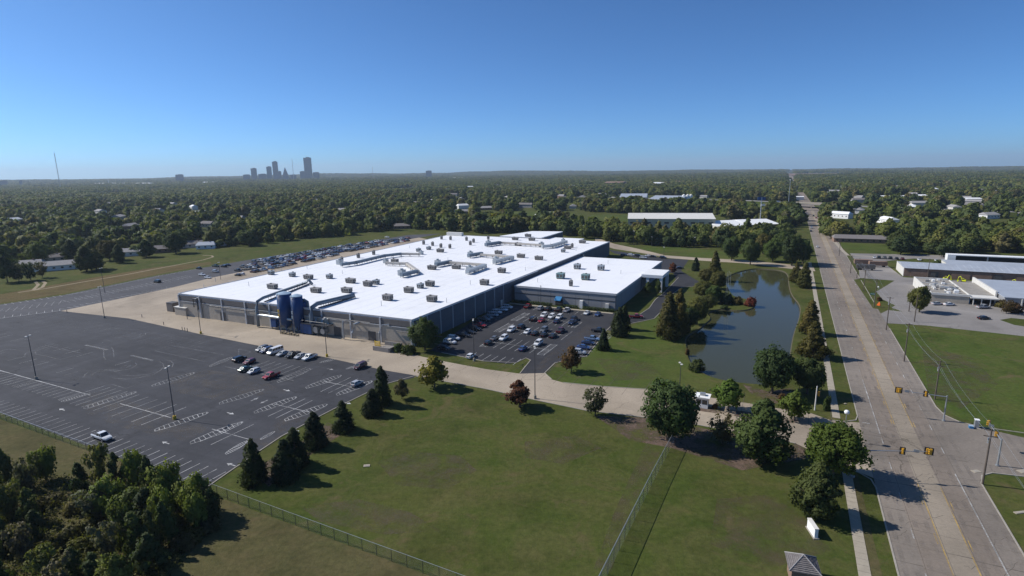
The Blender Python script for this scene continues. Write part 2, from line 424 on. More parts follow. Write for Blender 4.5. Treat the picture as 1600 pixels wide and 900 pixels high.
POND_PX = [(1130, 437), (1145, 427), (1163, 422), (1181, 419), (1199, 420), (1222, 422), (1232, 428), (1233, 446), (1238, 462), (1252, 477), (1250, 497),
           (1241, 520), (1236, 548), (1235, 576), (1231, 604), (1180, 600), (1156, 598), (1130, 594), (1108, 588), (1094, 580), (1080, 568), (1074, 556),
           (1072, 540), (1070, 527), (1080, 520), (1094, 513), (1102, 505), (1112, 497), (1104, 490), (1114, 485), (1127, 482), (1150, 485), (1168, 484),
           (1180, 479), (1177, 471), (1163, 466), (1147, 464), (1140, 455), (1135, 446)]
POND = [Vector((p.x, p.y, 0)) for p in pxs(POND_PX)]
def smooth_loop(pts, it=1):
    for _ in range(it):
        q = []
        for i in range(len(pts)):
            a, b = pts[i], pts[(i + 1) % len(pts)]
            q += [a * 0.75 + b * 0.25, a * 0.25 + b * 0.75]
        pts = q
    return pts
POND = smooth_loop(POND, 2)
R0 = 700.0
NSEG = 192
def far_height(x, y):
    r = math.hypot(x, y)
    t = min(1, max(0, (r - 3500) / 4500)); t = t * t * (3 - 2 * t)
    a = math.atan2(x, y)                             # bearing from straight ahead
    right = min(1, max(0, (a - 0.1) / 0.6))
    h = t * (noise.noise(Vector((x / 1700, y / 1700, 3.1))) * 20 + 2 - 26 * right)
    ridge = math.exp(-((r - 9000) / 1100) ** 2) * (24 + 20 * noise.noise(Vector((a * 5.5, 1.7, 0))) + 9 * noise.noise(Vector((a * 23, 5.7, 0))))
    ridge += math.exp(-((r - 6300) / 700) ** 2) * max(0, 26 * noise.noise(Vector((a * 4.2, 8.3, 0))) + 6 * noise.noise(Vector((a * 17, 2.7, 0))))
    return h + max(0, ridge)
def make_ground():
    bm = bmesh.new()
    from mathutils.geometry import delaunay_2d_cdt
    pts = [Vector((R0 * math.sin(2 * math.pi * i / NSEG), R0 * math.cos(2 * math.pi * i / NSEG))) for i in range(NSEG)]
    pts += [Vector((p.x, p.y)) for p in POND]
    np_ = len(POND)
    edg = [(i, (i + 1) % NSEG) for i in range(NSEG)] + [(NSEG + i, NSEG + (i + 1) % np_) for i in range(np_)]
    for i in range(-9, 10):
        for j in range(-9, 10):
            q = Vector((i * 71.3, j * 71.3))
            if q.length < R0 - 25: pts.append(q)
    vs, es, fs, *_ = delaunay_2d_cdt(pts, edg, [], 0, 1e-5)
    bv = [bm.verts.new((q.x, q.y, 0)) for q in vs]
    pp = [(p.x, p.y) for p in POND]
    for f in fs:
        cx = sum(vs[i].x for i in f) / len(f); cy = sum(vs[i].y for i in f) / len(f)
        if not inpoly(cx, cy, pp): bm.faces.new([bv[i] for i in f])
    ring, pv = bv[:NSEG], bv[NSEG:NSEG + np_]
    # pond bank and bed
    inner = []
    c = sum(POND, Vector()) / len(POND)
    for i, p in enumerate(POND):
        a, b = POND[i - 1], POND[(i + 1) % len(POND)]
        t = (b - a).normalized(); n = Vector((-t.y, t.x, 0))
        if sum((POND[k].x * POND[(k + 1) % len(POND)].y - POND[(k + 1) % len(POND)].x * POND[k].y) for k in range(len(POND))) < 0: n = -n
        inner.append(bm.verts.new((p.x + n.x * 0.7, p.y + n.y * 0.7, -0.9)))
    for i in range(len(pv)):
        j = (i + 1) % len(pv)
        f = bm.faces.new((pv[i], pv[j], inner[j], inner[i])); f.material_index = 1
    rs = []; r = R0
    while r < 12500: r *= 1.07; rs.append(r)
    prev = ring
    for r in rs:
        cur = []
        for i in range(NSEG):
            a = 2 * math.pi * i / NSEG
            x, y = r * math.sin(a), r * math.cos(a)
            cur.append(bm.verts.new((x, y, far_height(x, y))))
        for i in range(NSEG):
            j = (i + 1) % NSEG
            f = bm.faces.new((prev[j], prev[i], cur[i], cur[j])); f.material_index = 2 if r > 1500 else 0
        prev = cur
    bmesh.ops.recalc_face_normals(bm, faces=bm.faces[:])
    up = sum(f.normal.z for f in bm.faces)
    if up < 0: bmesh.ops.reverse_faces(bm, faces=bm.faces[:])
    me = bpy.data.meshes.new('ground'); bm.to_mesh(me); bm.free()
    for k in ('grass', 'dirtbank', 'farland'): me.materials.append(MT[k])
    return tag(link('ground', me), kind='structure')
MT['dirtbank'] = M('muddy_pond_bank', (0.075, 0.065, 0.04), 0.9, var=0.3, sc=0.8)
MT['farland'] = M('far_wooded_land', (0.026, 0.04, 0.02), 0.95, var=0.4, sc=0.006, c2=(0.05, 0.062, 0.032))
ground = make_ground()
wmb = FlatMB(); wmb.sheet([(p.x, p.y) for p in POND], -0.42)
structure('pond_water', wmb, MT['water'])

def sheet(name, pts, z, mat, parent=None):
    mb = FlatMB(); mb.sheet([(p[0], p[1]) for p in pts], z); return structure(name, mb, mat, parent)
def ribbon(name, pts, w, z, mat, parent=None):
    mb = FlatMB(); mb.strip(pts, w, z); return structure(name, mb, mat, parent)

# -- grass of other kinds
sheet('lawn', [W(262, 37.4), W(254, 60), W(250, 79), W(244, 170), W(157, 170), W(157, 52), W(160, 41), W(165, 37.4)], 0.004, MT['lush'])
sheet('lawn', pxs([(820, 585), (856, 596), (934, 605), (1018, 611), (1076, 619)]) + pxs([(1150, 601), (1092, 583), (1070, 558), (1066, 527), (1092, 505), (1030, 490), (960, 525), (880, 567)]), 0.004, MT['lush'])
sheet('lawn', pxs([(1000, 389), (1100, 404), (1190, 413), (1180, 398), (1080, 388), (1010, 383)]), 0.004, MT['lush'])
sheet('lawn', pxs([(1308, 378), (1328, 397), (1402, 400), (1400, 382)]), 0.006, MT['lush'])
sheet('rough_grass', [W(62, -420), W(62.2, -110), W(61.5, -60), W(60.8, -21), W(-60, -21), W(-60, -420)], 0.004, MT['rough'])
sheet('dry_bank', pxs([(-160, 492), (0, 474), (100, 459), (240, 430), (330, 413), (330, 409), (240, 418), (150, 433), (60, 449), (0, 460), (-160, 476)]), 0.008, MT['bank'])
sheet('mulch_bed', pxs([(930, 650), (1000, 652), (1090, 668), (1250, 694), (1270, 715), (1160, 735), (1050, 700), (985, 688)]), 0.010, MT['mulch'])
sheet('mulch_bed', pxs([(1160, 600), (1200, 612), (1235, 606), (1250, 620), (1225, 634), (1180, 622)]), 0.010, MT['mulch'])
sheet('mulch_bed', pxs([(1252, 560), (1268, 555), (1290, 600), (1262, 604)]), 0.010, MT['mulch'])
sheet('mulch_bed', pxs([(392, 735), (470, 690), (512, 660), (545, 672), (500, 700), (420, 760)]), 0.010, MT['mulch'])
sheet('mown_edge', pxs([(1315, 640), (1380, 905)]) + [W(50, 18.4), W(50, 15), W(100, 14.8)], 0.007, MT['rough'])

for pts in ([(590, 722), (640, 705), (720, 712), (745, 735), (700, 765), (620, 758)], [(470, 792), (560, 780), (640, 800), (690, 830), (600, 835), (500, 815)], [(1010, 690), (1040, 690), (985, 800), (955, 895), (925, 895), (960, 800)], [(820, 690), (900, 680), (940, 700), (880, 725), (820, 715)], [(1120, 780), (1230, 770), (1300, 860), (1200, 890), (1110, 850)],
            [(1440, 540), (1520, 560), (1560, 600), (1500, 640), (1450, 610)], [(930, 560), (1010, 565), (1040, 590), (960, 595)]):
    sheet('worn_turf', pxs(pts), 0.009, MT['worn'])
# -- dirt tracks in the meadow
ribbon('dirt_path', smooth_loop(pxs([(28, 457), (70, 451), (127, 441), (198, 429), (234, 422), (287, 412), (318, 406), (333, 401.5), (331, 399.5), (317, 399)]), 0)[:], 1.6, 0.012, MT['dirt'])
ribbon('dirt_path', pxs([(52, 453), (60, 445), (55, 440), (66, 439.5), (71, 442), (66, 449), (52, 454)]), 1.6, 0.016, MT['dirt'])

# -- the big car park, its strip and the concrete yard
lot_pts = pxs([(320, 764), (350, 742), (398, 710), (440, 682), (520, 640), (560, 620), (600, 601), (656, 588)]) + [W(140, -112)] + pxs([(600, 578), (500, 556), (400, 539), (310, 521), (200, 497), (95, 485.5)]) + \
    pxs([(200, 464), (270, 449), (330, 434), (420, 416), (520, 397), (600, 381), (655, 371)]) + pxs([(690, 365), (640, 367), (560, 379.5), (400, 404), (240, 432), (100, 461), (0, 476), (-160, 496)]) + [W(62, -330), W(62, -240)] + pxs([(0, 645), (150, 702)])
lot = sheet('parking_lot', lot_pts, 0.02, MT['asphalt'])
strip_pts = pxs([(-160, 520), (0, 498), (95, 486), (200, 464.5), (270, 449.5), (330, 434.5), (420, 416.5), (520, 397.5), (600, 381.5), (655, 371.5)]) + pxs([(690, 365), (640, 367), (560, 379.5), (400, 404), (240, 432), (100, 461), (0, 476), (-160, 496)])
sheet('parking_strip', strip_pts, 0.03, MT['asphalt_grey'])
yard_pts = pxs([(95, 486), (200, 497.5), (310, 521.5), (400, 539.5), (500, 556.5), (600, 578.5), (656, 588), (760, 608), (840, 626), (918, 642), (996, 651), (1090, 664), (1243, 693)]) + \
    [W(123.5, 14), W(120.5, 19.2), W(148, 19.2), W(146.5, 13)] + pxs([(1259, 643), (1215, 638), (1168, 630), (1115, 622), (1077, 618), (1018, 609), (934, 603.5), (880, 598), (862, 593), (851, 583), (820, 572), (812, 584), (760, 577), (690, 564), (640, 553), (612, 545)]) + \
    [W(156, -116), W(156, -226), W(385, -226)] + pxs([(655, 371.2), (600, 381.2), (520, 397.2), (420, 416.2), (330, 434.2), (270, 449.2), (200, 464.2)])
sheet('concrete_yard', yard_pts, 0.036, MT['concrete'])
olot_pts = pxs([(672, 548), (723, 557.5), (756, 564.5), (796, 568.5), (806, 567), (822, 559.5), (829, 562.5), (812, 584), (851, 583), (867, 567.5), (881, 564), (900, 560), (916, 557), (934, 535), (943, 521), (950, 515), (960, 502), (972, 497), (960, 489), (880, 482), (806, 476.5), (780, 480), (740, 501), (700, 528)])
olot = sheet('office_parking_lot', olot_pts, 0.042, MT['asphalt_new'])
odrive = sheet('office_drive', pxs([(948, 516), (960, 497), (1000, 491), (1014, 482), (1024, 468), (1036, 459), (1056, 437), (1052, 427), (1033, 424), (1034, 412), (960, 396), (950, 390), (1000, 398), (1043, 404), (1076, 406), (1072, 412), (1064, 423), (1080, 433), (1092, 440), (1092, 447), (1066, 449), (1047, 462), (1036, 484), (1022, 498), (1004, 502), (985, 506), (965, 518)]), 0.046, MT['asphalt_new'])
sheet('back_drive', pxs([(930, 371), (960, 381), (998, 389), (1040, 399), (1100, 403.3), (1160, 406.3), (1210, 411), (1240, 414), (1271, 417), (1274, 424), (1240, 420.5), (1200, 416), (1160, 411.3), (1100, 407.6), (1046, 403.5), (1000, 395), (960, 389), (930, 380)]), 0.05, MT['concrete'])
sheet('silt_patch', pxs([(832, 578), (858, 582), (885, 555), (915, 535), (940, 512), (920, 506), (885, 530), (855, 556)]), 0.052, MT['stain'], None)
sheet('silt_patch', pxs([(262, 588), (330, 578), (395, 590), (452, 612), (400, 618), (340, 626), (270, 612)]), 0.026, MT['stain'], None)
sheet('silt_patch', pxs([(395, 690), (440, 650), (505, 640), (520, 632), (450, 668), (420, 700)]), 0.026, MT['stain'], None)
sheet('silt_patch', pxs([(150, 610), (240, 640), (330, 668), (290, 690), (190, 668), (120, 640)]), 0.026, MT['stain'], None)

# -- the main road: five lanes, kerbs, pavement
RL, RR, RU0, RU1 = 18.8, 37.0, -40.0, 880.0
LW = (RR - RL) / 5
far_l = pxs([(1251, 322), (1244, 302), (1238, 287), (1232.5, 274)]); far_r = pxs([(1272, 322), (1256.5, 302), (1245, 287), (1238, 274)])
mb = FlatMB()
lane_m = (0, 1, 2, 1, 0)
for i in range(5):
    for k in range(8):
        u0 = RU0 + (RU1 - RU0) * k / 8; u1 = RU0 + (RU1 - RU0) * (k + 1) / 8
        mb.sheet([W(u0, RL + LW * i), W(u1, RL + LW * i), W(u1, RL + LW * (i + 1)), W(u0, RL + LW * (i + 1))], 0.056, lane_m[i])
pl, pr = W(RU1, RL), W(RU1, RR)
for a, b in zip(far_l, far_r):
    mb.sheet([pl, pr, b, a], 0.3, 1); pl, pr = a, b
road = structure('road', mb, [MT['lane_grey'], MT['lane_mid'], MT['lane_tan']])
def dashes(mb, v, u0, u1, w=0.14, ln=3.0, gap=9.0, z=0.062, m=0):
    u = u0
    while u < u1:
        mb.sheet([W(u, v - w / 2), W(min(u + ln, u1), v - w / 2), W(min(u + ln, u1), v + w / 2), W(u, v + w / 2)], z, m); u += ln + gap
mb = FlatMB()
for v in (RL + LW, RL + 4 * LW):
    dashes(mb, v, -30, 880, w=0.18)
dashes(mb, RL + LW, 143, 180, w=0.2, ln=37, gap=1)                    # solid lines before the crossing
dashes(mb, RL + 4 * LW, 60, 126, w=0.2, ln=66, gap=1)
for v in (RL + 2 * LW, RL + 3 * LW):
    s = -0.45 if v < RL + 2.5 * LW else 0.45
    for ua, ub in ((-30, 122), (150, 840)):
        mb.sheet([W(ua, v - 0.08), W(ub, v - 0.08), W(ub, v + 0.08), W(ua, v + 0.08)], 0.062, 1)
        dashes(mb, v + s, ua, ub, w=0.15, m=1, z=0.062)
for v_ in (RL + .6, RL + LW + .6): mb.sheet([W(148, v_), W(148.35, v_), W(148.35, v_ + 1.6), W(148, v_ + 1.6)], 0.063, 0)
MT['paint_road'] = paint_mat('road_lane_paint', (0.55, 0.55, 0.53), 0.36, 0.66)
structure('lane_markings', mb, [MT['paint_road'], MT['paint_yellow']], road)
mb = FlatMB()
u = -20
while u < 420:
    for i in range(5):
        du = rnd.uniform(-0.3, 0.3); w = rnd.choice((0.05, 0.07, 0.1))
        mb.sheet([W(u + du, RL + LW * i), W(u + du + w, RL + LW * i), W(u + du + w + rnd.uniform(-.2, .2), RL + LW * (i + 1)), W(u + du, RL + LW * (i + 1))], 0.0585)
    u += 5.2
for i in range(1, 5): dashes(mb, RL + LW * i + 0.25, -30, 400, w=0.06, ln=430, gap=1, z=0.059)
for i in range(46):                                                   # patched cracks
    uu = rnd.uniform(60, 300); vv = rnd.uniform(RL + 0.5, RR - 3); pts = [W(uu, vv)]
    for k in range(6): uu += rnd.uniform(-0.6, 1.2); vv += rnd.uniform(0.2, 0.8); pts.append(W(uu, vv))
    mb.strip(pts, 0.07, 0.0595)
structure('pavement_joints', mb, MT['joint'], road)
mb = FlatMB()
for i, off in ((0, 1.0), (0, 2.6), (1, 1.0), (1, 2.7), (3, 1.0), (3, 2.7), (4, 1.0), (4, 2.6)):
    mb.strip([W(uu, RL + LW * i + off + 0.15 * math.sin(uu / 37.0 + i)) for uu in range(40, 420, 10)], 0.75, 0.0575)
mb.strip([W(146, RL + 1.6), W(152, RL + 1.8), W(160, RL + 1.7), W(172, RL + 1.8)], 0.9, 0.0577)
structure('tyre_marks', mb, MT['dark_stain'], road)
mb = MB()
mb.kerb([W(RU0, RL), W(70, RL), W(117, RL)]); mb.kerb([W(152, RL), W(200, RL), W(375, RL)]); mb.kerb([W(388, RL), W(700, RL)])
mb.kerb(smooth_loop([W(152, RL), W(149, RL - .6), W(147.2, RL - 3), W(146.6, 13.2)], 0))
mb.kerb([W(117, RL), W(120, RL - .5), W(122, RL - 2.5), W(122.6, 13)])
mb.kerb([W(RU0, RR), W(70, RR), W(127, RR), W(130.5, RR + .9), W(132.5, RR + 3), W(133.5, 46), W(130, 75)])
mb.kerb([W(157, 60), W(156.5, 44), W(158, 40), W(161, 37.8), W(166, RR), W(244, RR)]); mb.kerb([W(290, RR), W(345, RR)]); mb.kerb([W(352, RR), W(700, RR)])
structure('kerb', mb, MT['kerb'])
sheet('side_street', [W(127.5, 36.9), W(131, 38), W(133, 41), W(133.5, 46), W(128, 90), W(118, 170), W(139, 170), W(147, 90), W(153.5, 52), W(156, 44), W(158, 40), W(161, 38), W(166, 36.9)], 0.054, MT['lane_grey'])
def slabs(name, v0, w, ua, ub, z=0.05):              # pavement flags one by one near the camera
    ml = 1.55
    me = MB().box((0, 0, 0.025), (ml - 0.045, w, 0.05)).mesh('paving_slab', MT['walk'])
    par = structure(name, MB().box(W((ua + ub) / 2, v0, 0.012), (ub - ua, w - 0.03, 0.024), UA), MT['joint'])
    par.location = (0, 0, 0)
    n = int((ub - ua) / ml)
    for i in range(min(n, 120)):
        p = W(ua + (i + 0.5) * ml, v0)
        link('paving_slab', me, par, loc=(p.x, p.y, 0.02 + rnd.uniform(0, 0.012)), rz=UA + rnd.uniform(-.004, .004))
    if n > 120:
        mb = MB()
        for i in range(120, n):
            mb.box(W(ua + (i + 0.5) * ml, v0, 0.045), (ml - 0.045, w, 0.05), UA)
        tag(mb.build('paving_slab', MT['walk'], par), kind='stuff')
slabs('pavement', 14.3, 1.7, 40, 121)
slabs('pavement', 14.1, 1.7, 148.5, 400)
mb = MB()
mb.box(W(226, -88.3, 0.06), (1.6, 49, 0.12), UA)
structure('office_walk', mb, MT['walk'])
mb = MB()
mb.kerb(pxs([(812, 584), (829, 563), (822, 559.5), (806, 567), (756, 564.5), (690, 551)])); mb.kerb(pxs([(862, 593), (851, 583), (867, 567.5), (881, 564), (916, 557), (934, 535), (943, 521), (960, 505)]))
mb.kerb(pxs([(880, 598), (934, 603.5), (1018, 609), (1077, 618)])); mb.kerb(pxs([(650, 588), (760, 608), (840, 626), (918, 642), (996, 651), (1090, 664), (1243, 693)]))
mb.kerb(pxs([(320, 764), (398, 710), (440, 682), (520, 640), (600, 601), (650, 587)]))
mb.kerb(pxs([(985, 506), (1004, 502), (1022, 498), (1036, 484), (1047, 462), (1066, 449), (1092, 447)])); mb.kerb(pxs([(1000, 491), (1014, 482), (1024, 468), (1036, 459), (1060, 434)]))
structure('kerb', mb, MT['kerb'])
sheet('guard_island', pxs([(1082, 634), (1112, 636), (1170, 644), (1250, 657), (1240, 662), (1160, 652), (1084, 641)]), 0.06, MT['mulch'])

# concrete yard joints and drive joints
mb = FlatMB()
for k in range(0, 40):
    v = -300 + k * 6
    if v < -116: mb.strip([W(148.6 if v > -295 else 150, v), W(154, v)] if v > -236 else [W(150, v), W(190, v)], 0.09, 0.0385)
for k in range(26): mb.strip([W(141.5, -112 + k * 5), W(156.3, -112 + k * 5)], 0.09, 0.0385)
mb.strip([W(149, -110), W(149, 12)], 0.09, 0.0387); mb.strip([W(151, -236), W(151, -118)], 0.07, 0.0387)
structure('yard_joints', mb, MT['joint'])

# -- painted markings of the car parks
Z1 = 0.028
mb = FlatMB(); old = FlatMB(); ghost = FlatMB()
def line(m, a, b, w=0.13, z=Z1): m.strip([a, b], w, z)
v = -190.0
while v < -99: line(mb if v > -150 else old, W(63.3, v), W(68.9, v)); v += 2.72
v = -176.0
while v < -137: line(old if v < -147 else mb, W(75.2, v), W(87, v)); v += 2.72 if v < -160 else 4.1
line(mb, W(81, -158), W(81, -136.5), 0.16)
for v in (-117.6, -113.9): line(mb, W(75.5, v), W(87, v))
line(mb, W(81, -121), W(81, -107.5), 0.16)
for v in (-114.4, -111.7): line(mb, W(91.8, v), W(104.1, v))
line(mb, W(98, -119.2), W(98, -106), 0.16)
for v in (-114.2, -111.4): line(mb, W(109.6, v), W(121.8, v))
line(mb, W(116, -119.5), W(116, -106), 0.16)
v = -149.5
while v < -129.5: line(old, W(113, v), W(122.8, v)); v += 2.72
line(old, W(112.8, -158), W(112.8, -128), 0.12)
v = -162.0
while v < -104: line(mb if v > -137 else old, W(135.2, v), W(140.2, v)); v += 2.72
a0, b0 = at(-40, 568), at(141, 617.5)
ua, va = toUV(a0); ub, vb = toUV(b0)
line(mb, a0, b0, 0.22)
v = vb - 2.0
while v > va:
    t = (v - va) / (vb - va); uc = ua + (ub - ua) * t
    line(old, W(uc - 5.6, v), W(uc - 0.3, v)); v -= 2.72
for k in range(60):                                                    # rubbed-out stalls on the left
    uu = rnd.choice((80, 92, 104)); v = -190 - k * 2.72 * 0.9
    line(old if k % 3 else ghost, W(uu - 5, v), W(uu, v), 0.12)
for k in range(54):
    v = -330 + k * 2.72; line(ghost, W(118, v), W(129, v), 0.11)
outer = pxs([(-120, 491), (0, 475.5), (100, 460.5), (240, 431.5), (320, 417)])
inner = pxs([(-120, 514), (0, 497.5), (95, 485.5), (200, 464), (270, 449.2)])
def stalls_along(m, pl, side, ln, z, ang=0.0):
    acc = 0.0
    for a, b in zip(pl[:-1], pl[1:]):
        d = b - a; L = d.length; d.normalize(); n = Vector((-d.y, d.x, 0)) * side
        s = acc
        while s < L:
            p = a + d * s + n * 0.3; line(m, p, p + (n + d * ang).normalized() * ln, 0.16, z); s += 2.75
        acc = s - L
stalls_along(mb, outer, -1, 4.6, 0.036); stalls_along(mb, inner, 1, 4.6, 0.036)
midl = [(o + i) / 2 for o, i in zip(outer, inner)]
stalls_along(old, midl, 1, 4.6, 0.036, 0.3); stalls_along(old, midl, -1, 4.6, 0.036, -0.3)
for a, b in zip(midl[:-1], midl[1:]): line(old, a, b, 0.12, 0.036)
for a, b in zip(inner[:2], inner[1:3]): line(mb, a, b, 0.2, 0.036)
structure('stall_lines', mb, MT['paint'], lot); structure('worn_stall_lines', old, MT['paint_old'], lot)
MT['paint_ghost2'] = paint_mat('course_paint', (0.25, 0.25, 0.25), 0.3, 0.72)
def Q(x, y): return at(x * 0.26667, 440 + y * 0.26667)
tracks = [[(490, 562), (498, 545), (515, 532), (560, 520), (640, 514), (700, 522), (760, 512), (795, 495), (800, 482), (790, 476)], [(538, 552), (545, 538), (575, 527), (640, 521), (700, 530), (705, 533)],
          [(145, 432), (150, 420), (175, 408), (215, 400)], [(205, 420), (210, 408), (240, 395), (300, 381), (478, 420)], [(205, 423), (355, 457), (470, 425)], [(905, 405), (1005, 374), (1310, 428), (1200, 468), (905, 406)],
          [(600, 358), (612, 345), (660, 347), (700, 342)], [(585, 290), (660, 272), (720, 280)], [(690, 325), (760, 322), (820, 320), (850, 312), (855, 302), (835, 300), (815, 312)], [(608, 400), (608, 440), (618, 458)], [(650, 385), (662, 395), (668, 440)],
          [(655, 565), (740, 572), (820, 562), (900, 545), (940, 520), (960, 500), (955, 480), (930, 468)], [(705, 548), (780, 552), (860, 545), (940, 522)], [(1010, 500), (1015, 480), (1000, 465), (970, 458)],
          [(655, 602), (735, 626), (850, 588)], [(700, 505), (740, 490), (765, 490), (740, 505), (705, 508)], [(1400, 395), (1470, 412), (1400, 440), (1398, 396)], [(0, 405), (60, 395), (90, 400)], [(130, 340), (180, 335)], [(200, 300), (250, 285)]]
for t in tracks: ghost.strip([Q(*p) for p in t], 0.17, Z1 + 0.002)
for t in ([(500, 372), (630, 400)], [(765, 432), (895, 462)]): ghost.strip([Q(*p) for p in t], 0.9, Z1 + 0.002)
structure('ghost_course_lines', ghost, MT['paint_ghost2'], lot)

def island(tip0, tip1, half=1.45, side=1):                             # hatched leaf-shaped island
    a, b = at(*tip0), at(*tip1)
    d = b - a; L = d.length; half = min(half, L * .12); d.normalize(); n = Vector((-d.y, d.x, 0)) * side
    prof = [(0, 0), (0.04, 0.75), (0.16, 1.0), (0.46, 1.05), (0.52, 1.0), (0.8, 0.75), (1.0, 0.12), (0.985, -0.3), (0.9, -0.62), (0.53, -0.95), (0.47, -0.9), (0.2, -0.5)]
    pts = [a + d * (t * L) + n * (w * half) for t, w in prof]
    m = FlatMB(); m.strip(pts + pts[:1], 0.13, Z1 + 0.003)
    def w_at(t, lo, hi):
        p = [(0, 0)] + [q for q in prof[1:] if (q[1] > 0) == hi] + [(1, 0)]
        p = sorted(p)
        for (t0, w0), (t1, w1) in zip(p[:-1], p[1:]):
            if t0 <= t <= t1: return w0 + (w1 - w0) * (t - t0) / max(1e-6, t1 - t0)
        return 0
    k = 0.07
    while k < 0.95:
        t0 = k; t1 = min(0.98, k + 0.05)
        m.strip([a + d * (t0 * L) + n * (half * w_at(t0, 0, False)), a + d * (t1 * L) + n * (half * w_at(t1, 0, True))], 0.12, Z1 + 0.003)
        k += 0.088
    return m
for t0, t1, wear in [((479, 607), (533, 586), 0), ((527, 618), (581, 595), 0), ((398, 646), (463, 620), 0), ((446, 658), (511, 631), 0), ((343, 632), (412, 608), 1), ((435, 598), (485, 576), 1),
                     ((329, 573), (362, 558), 1), ((298, 694), (379, 659), 0), ((354, 710), (386, 689), 0), ((408, 687), (429, 674), 0), ((242, 674), (325, 644), 0), ((238, 604), (304, 582), 1),
                     ((131, 639), (213, 612), 1), ((96, 628), (141, 614), 1), ((500, 567), (531, 559), 1), ((541, 577), (562, 570), 1)]:
    structure('hatched_island', island(t0, t1), MT['paint_old' if wear else 'paint'], lot)
arrow_me = FlatMB().add([(-1.3, -0.13, 0), (0.1, -0.13, 0), (0.1, 0.13, 0), (-1.3, 0.13, 0), (0.1, -0.55, 0), (1.3, 0, 0), (0.1, 0.55, 0)], [(0, 1, 2, 3), (4, 5, 6)]).mesh('painted_arrow', MT['paint'])
for x, y, dr in [(259, 692, 180), (361, 726, 180), (360, 646, 0), (398, 624, 90), (412, 628, -90), (448, 610, 0), (516, 577, 0), (543, 630, 0), (461, 672, 180), (97, 640, 180)]:
    p = at(x, y); o = link('painted_arrow', arrow_me, lot, loc=(p.x, p.y, Z1 + 0.004), rz=UA - math.pi / 2 + rad(dr)); o['kind'] = 'structure'
# office car park lines
mb = FlatMB(); Z2 = 0.05
for v in np.arange(-91, -74, 2.75): line(mb, W(151.3, v), W(157.2, v), 0.14, Z2)
for u in np.arange(160, 219, 2.75): line(mb, W(u, -109.8), W(u, -104.6), 0.12, Z2)
for u in np.arange(168, 202, 2.75): line(mb, W(u, -60.8), W(u, -55.6), 0.12, Z2)
for v in np.arange(-103, -66, 2.75): line(mb, W(218.5, v), W(223.6, v), 0.12, Z2)
for ub0, ub1, v0, v1 in ((163.8, 176, -91, -70), (182, 194, -95, -70), (199, 212, -96, -72)):
    for v in np.arange(v0, v1, 2.75): line(mb, W(ub0, v), W(ub1, v), 0.12, Z2)
    line(mb, W((ub0 + ub1) / 2, v0), W((ub0 + ub1) / 2, v1), 0.12, Z2)
structure('office_stall_lines', mb, MT['paint'], olot)
def hatch(ub0, ub1, v0, v1, zz):
    m = FlatMB(); m.strip([W(ub0, v0), W(ub1, v0), W(ub1, v1), W(ub0, v1), W(ub0, v0)], 0.14, zz)
    for u in np.arange(ub0 + 0.6, ub1 - 0.5, 1.1): m.strip([W(u, v0), W(u + 0.5, v1)], 0.13, zz)
    return m
for h in ((163.6, 176, -71.5, -69.3), (163.8, 170, -93.6, -91.6), (182, 195, -97.6, -95.4), (199, 213, -98.8, -96.4), (199, 208, -72.6, -71.2), (190, 195, -59, -55)):
    structure('hatched_island', hatch(*h, Z2 + 0.003), MT['paint'], olot)

# -- right-hand side: shop forecourt and yard
fore = [W(312, 36.9), W(318, 41.5), W(363, 57), W(363, 170), W(250, 170), W(250.5, 79), W(254, 50), W(252, 36.9), W(268, 36.9), W(275, 40), W(287, 44.5)]
sheet('forecourt', fore, 0.05, MT['conc_grey'])
sheet('grass_island', pxs([(1334, 437), (1350, 434.5), (1366, 452), (1388, 479), (1410, 487), (1364, 482)]), 0.06, MT['grass'])
sheet('grass_island', pxs([(1562, 500), (1580, 497), (1640, 503), (1640, 516), (1585, 508)]), 0.06, MT['grass'])
sheet('gravel_yard', [W(352, 37), W(350, 57), W(366, 58.5), W(366, 58), W(420, 55), W(440, 75), W(443, 135), W(470, 135), W(452, 40), W(400, 40.5)], 0.044, MT['conc_grey'])
ribbon('concrete_path', pxs([(1303, 376), (1309, 383), (1318, 393), (1325, 399), (1345, 400), (1370, 401)]), 2.2, 0.06, MT['walk'])

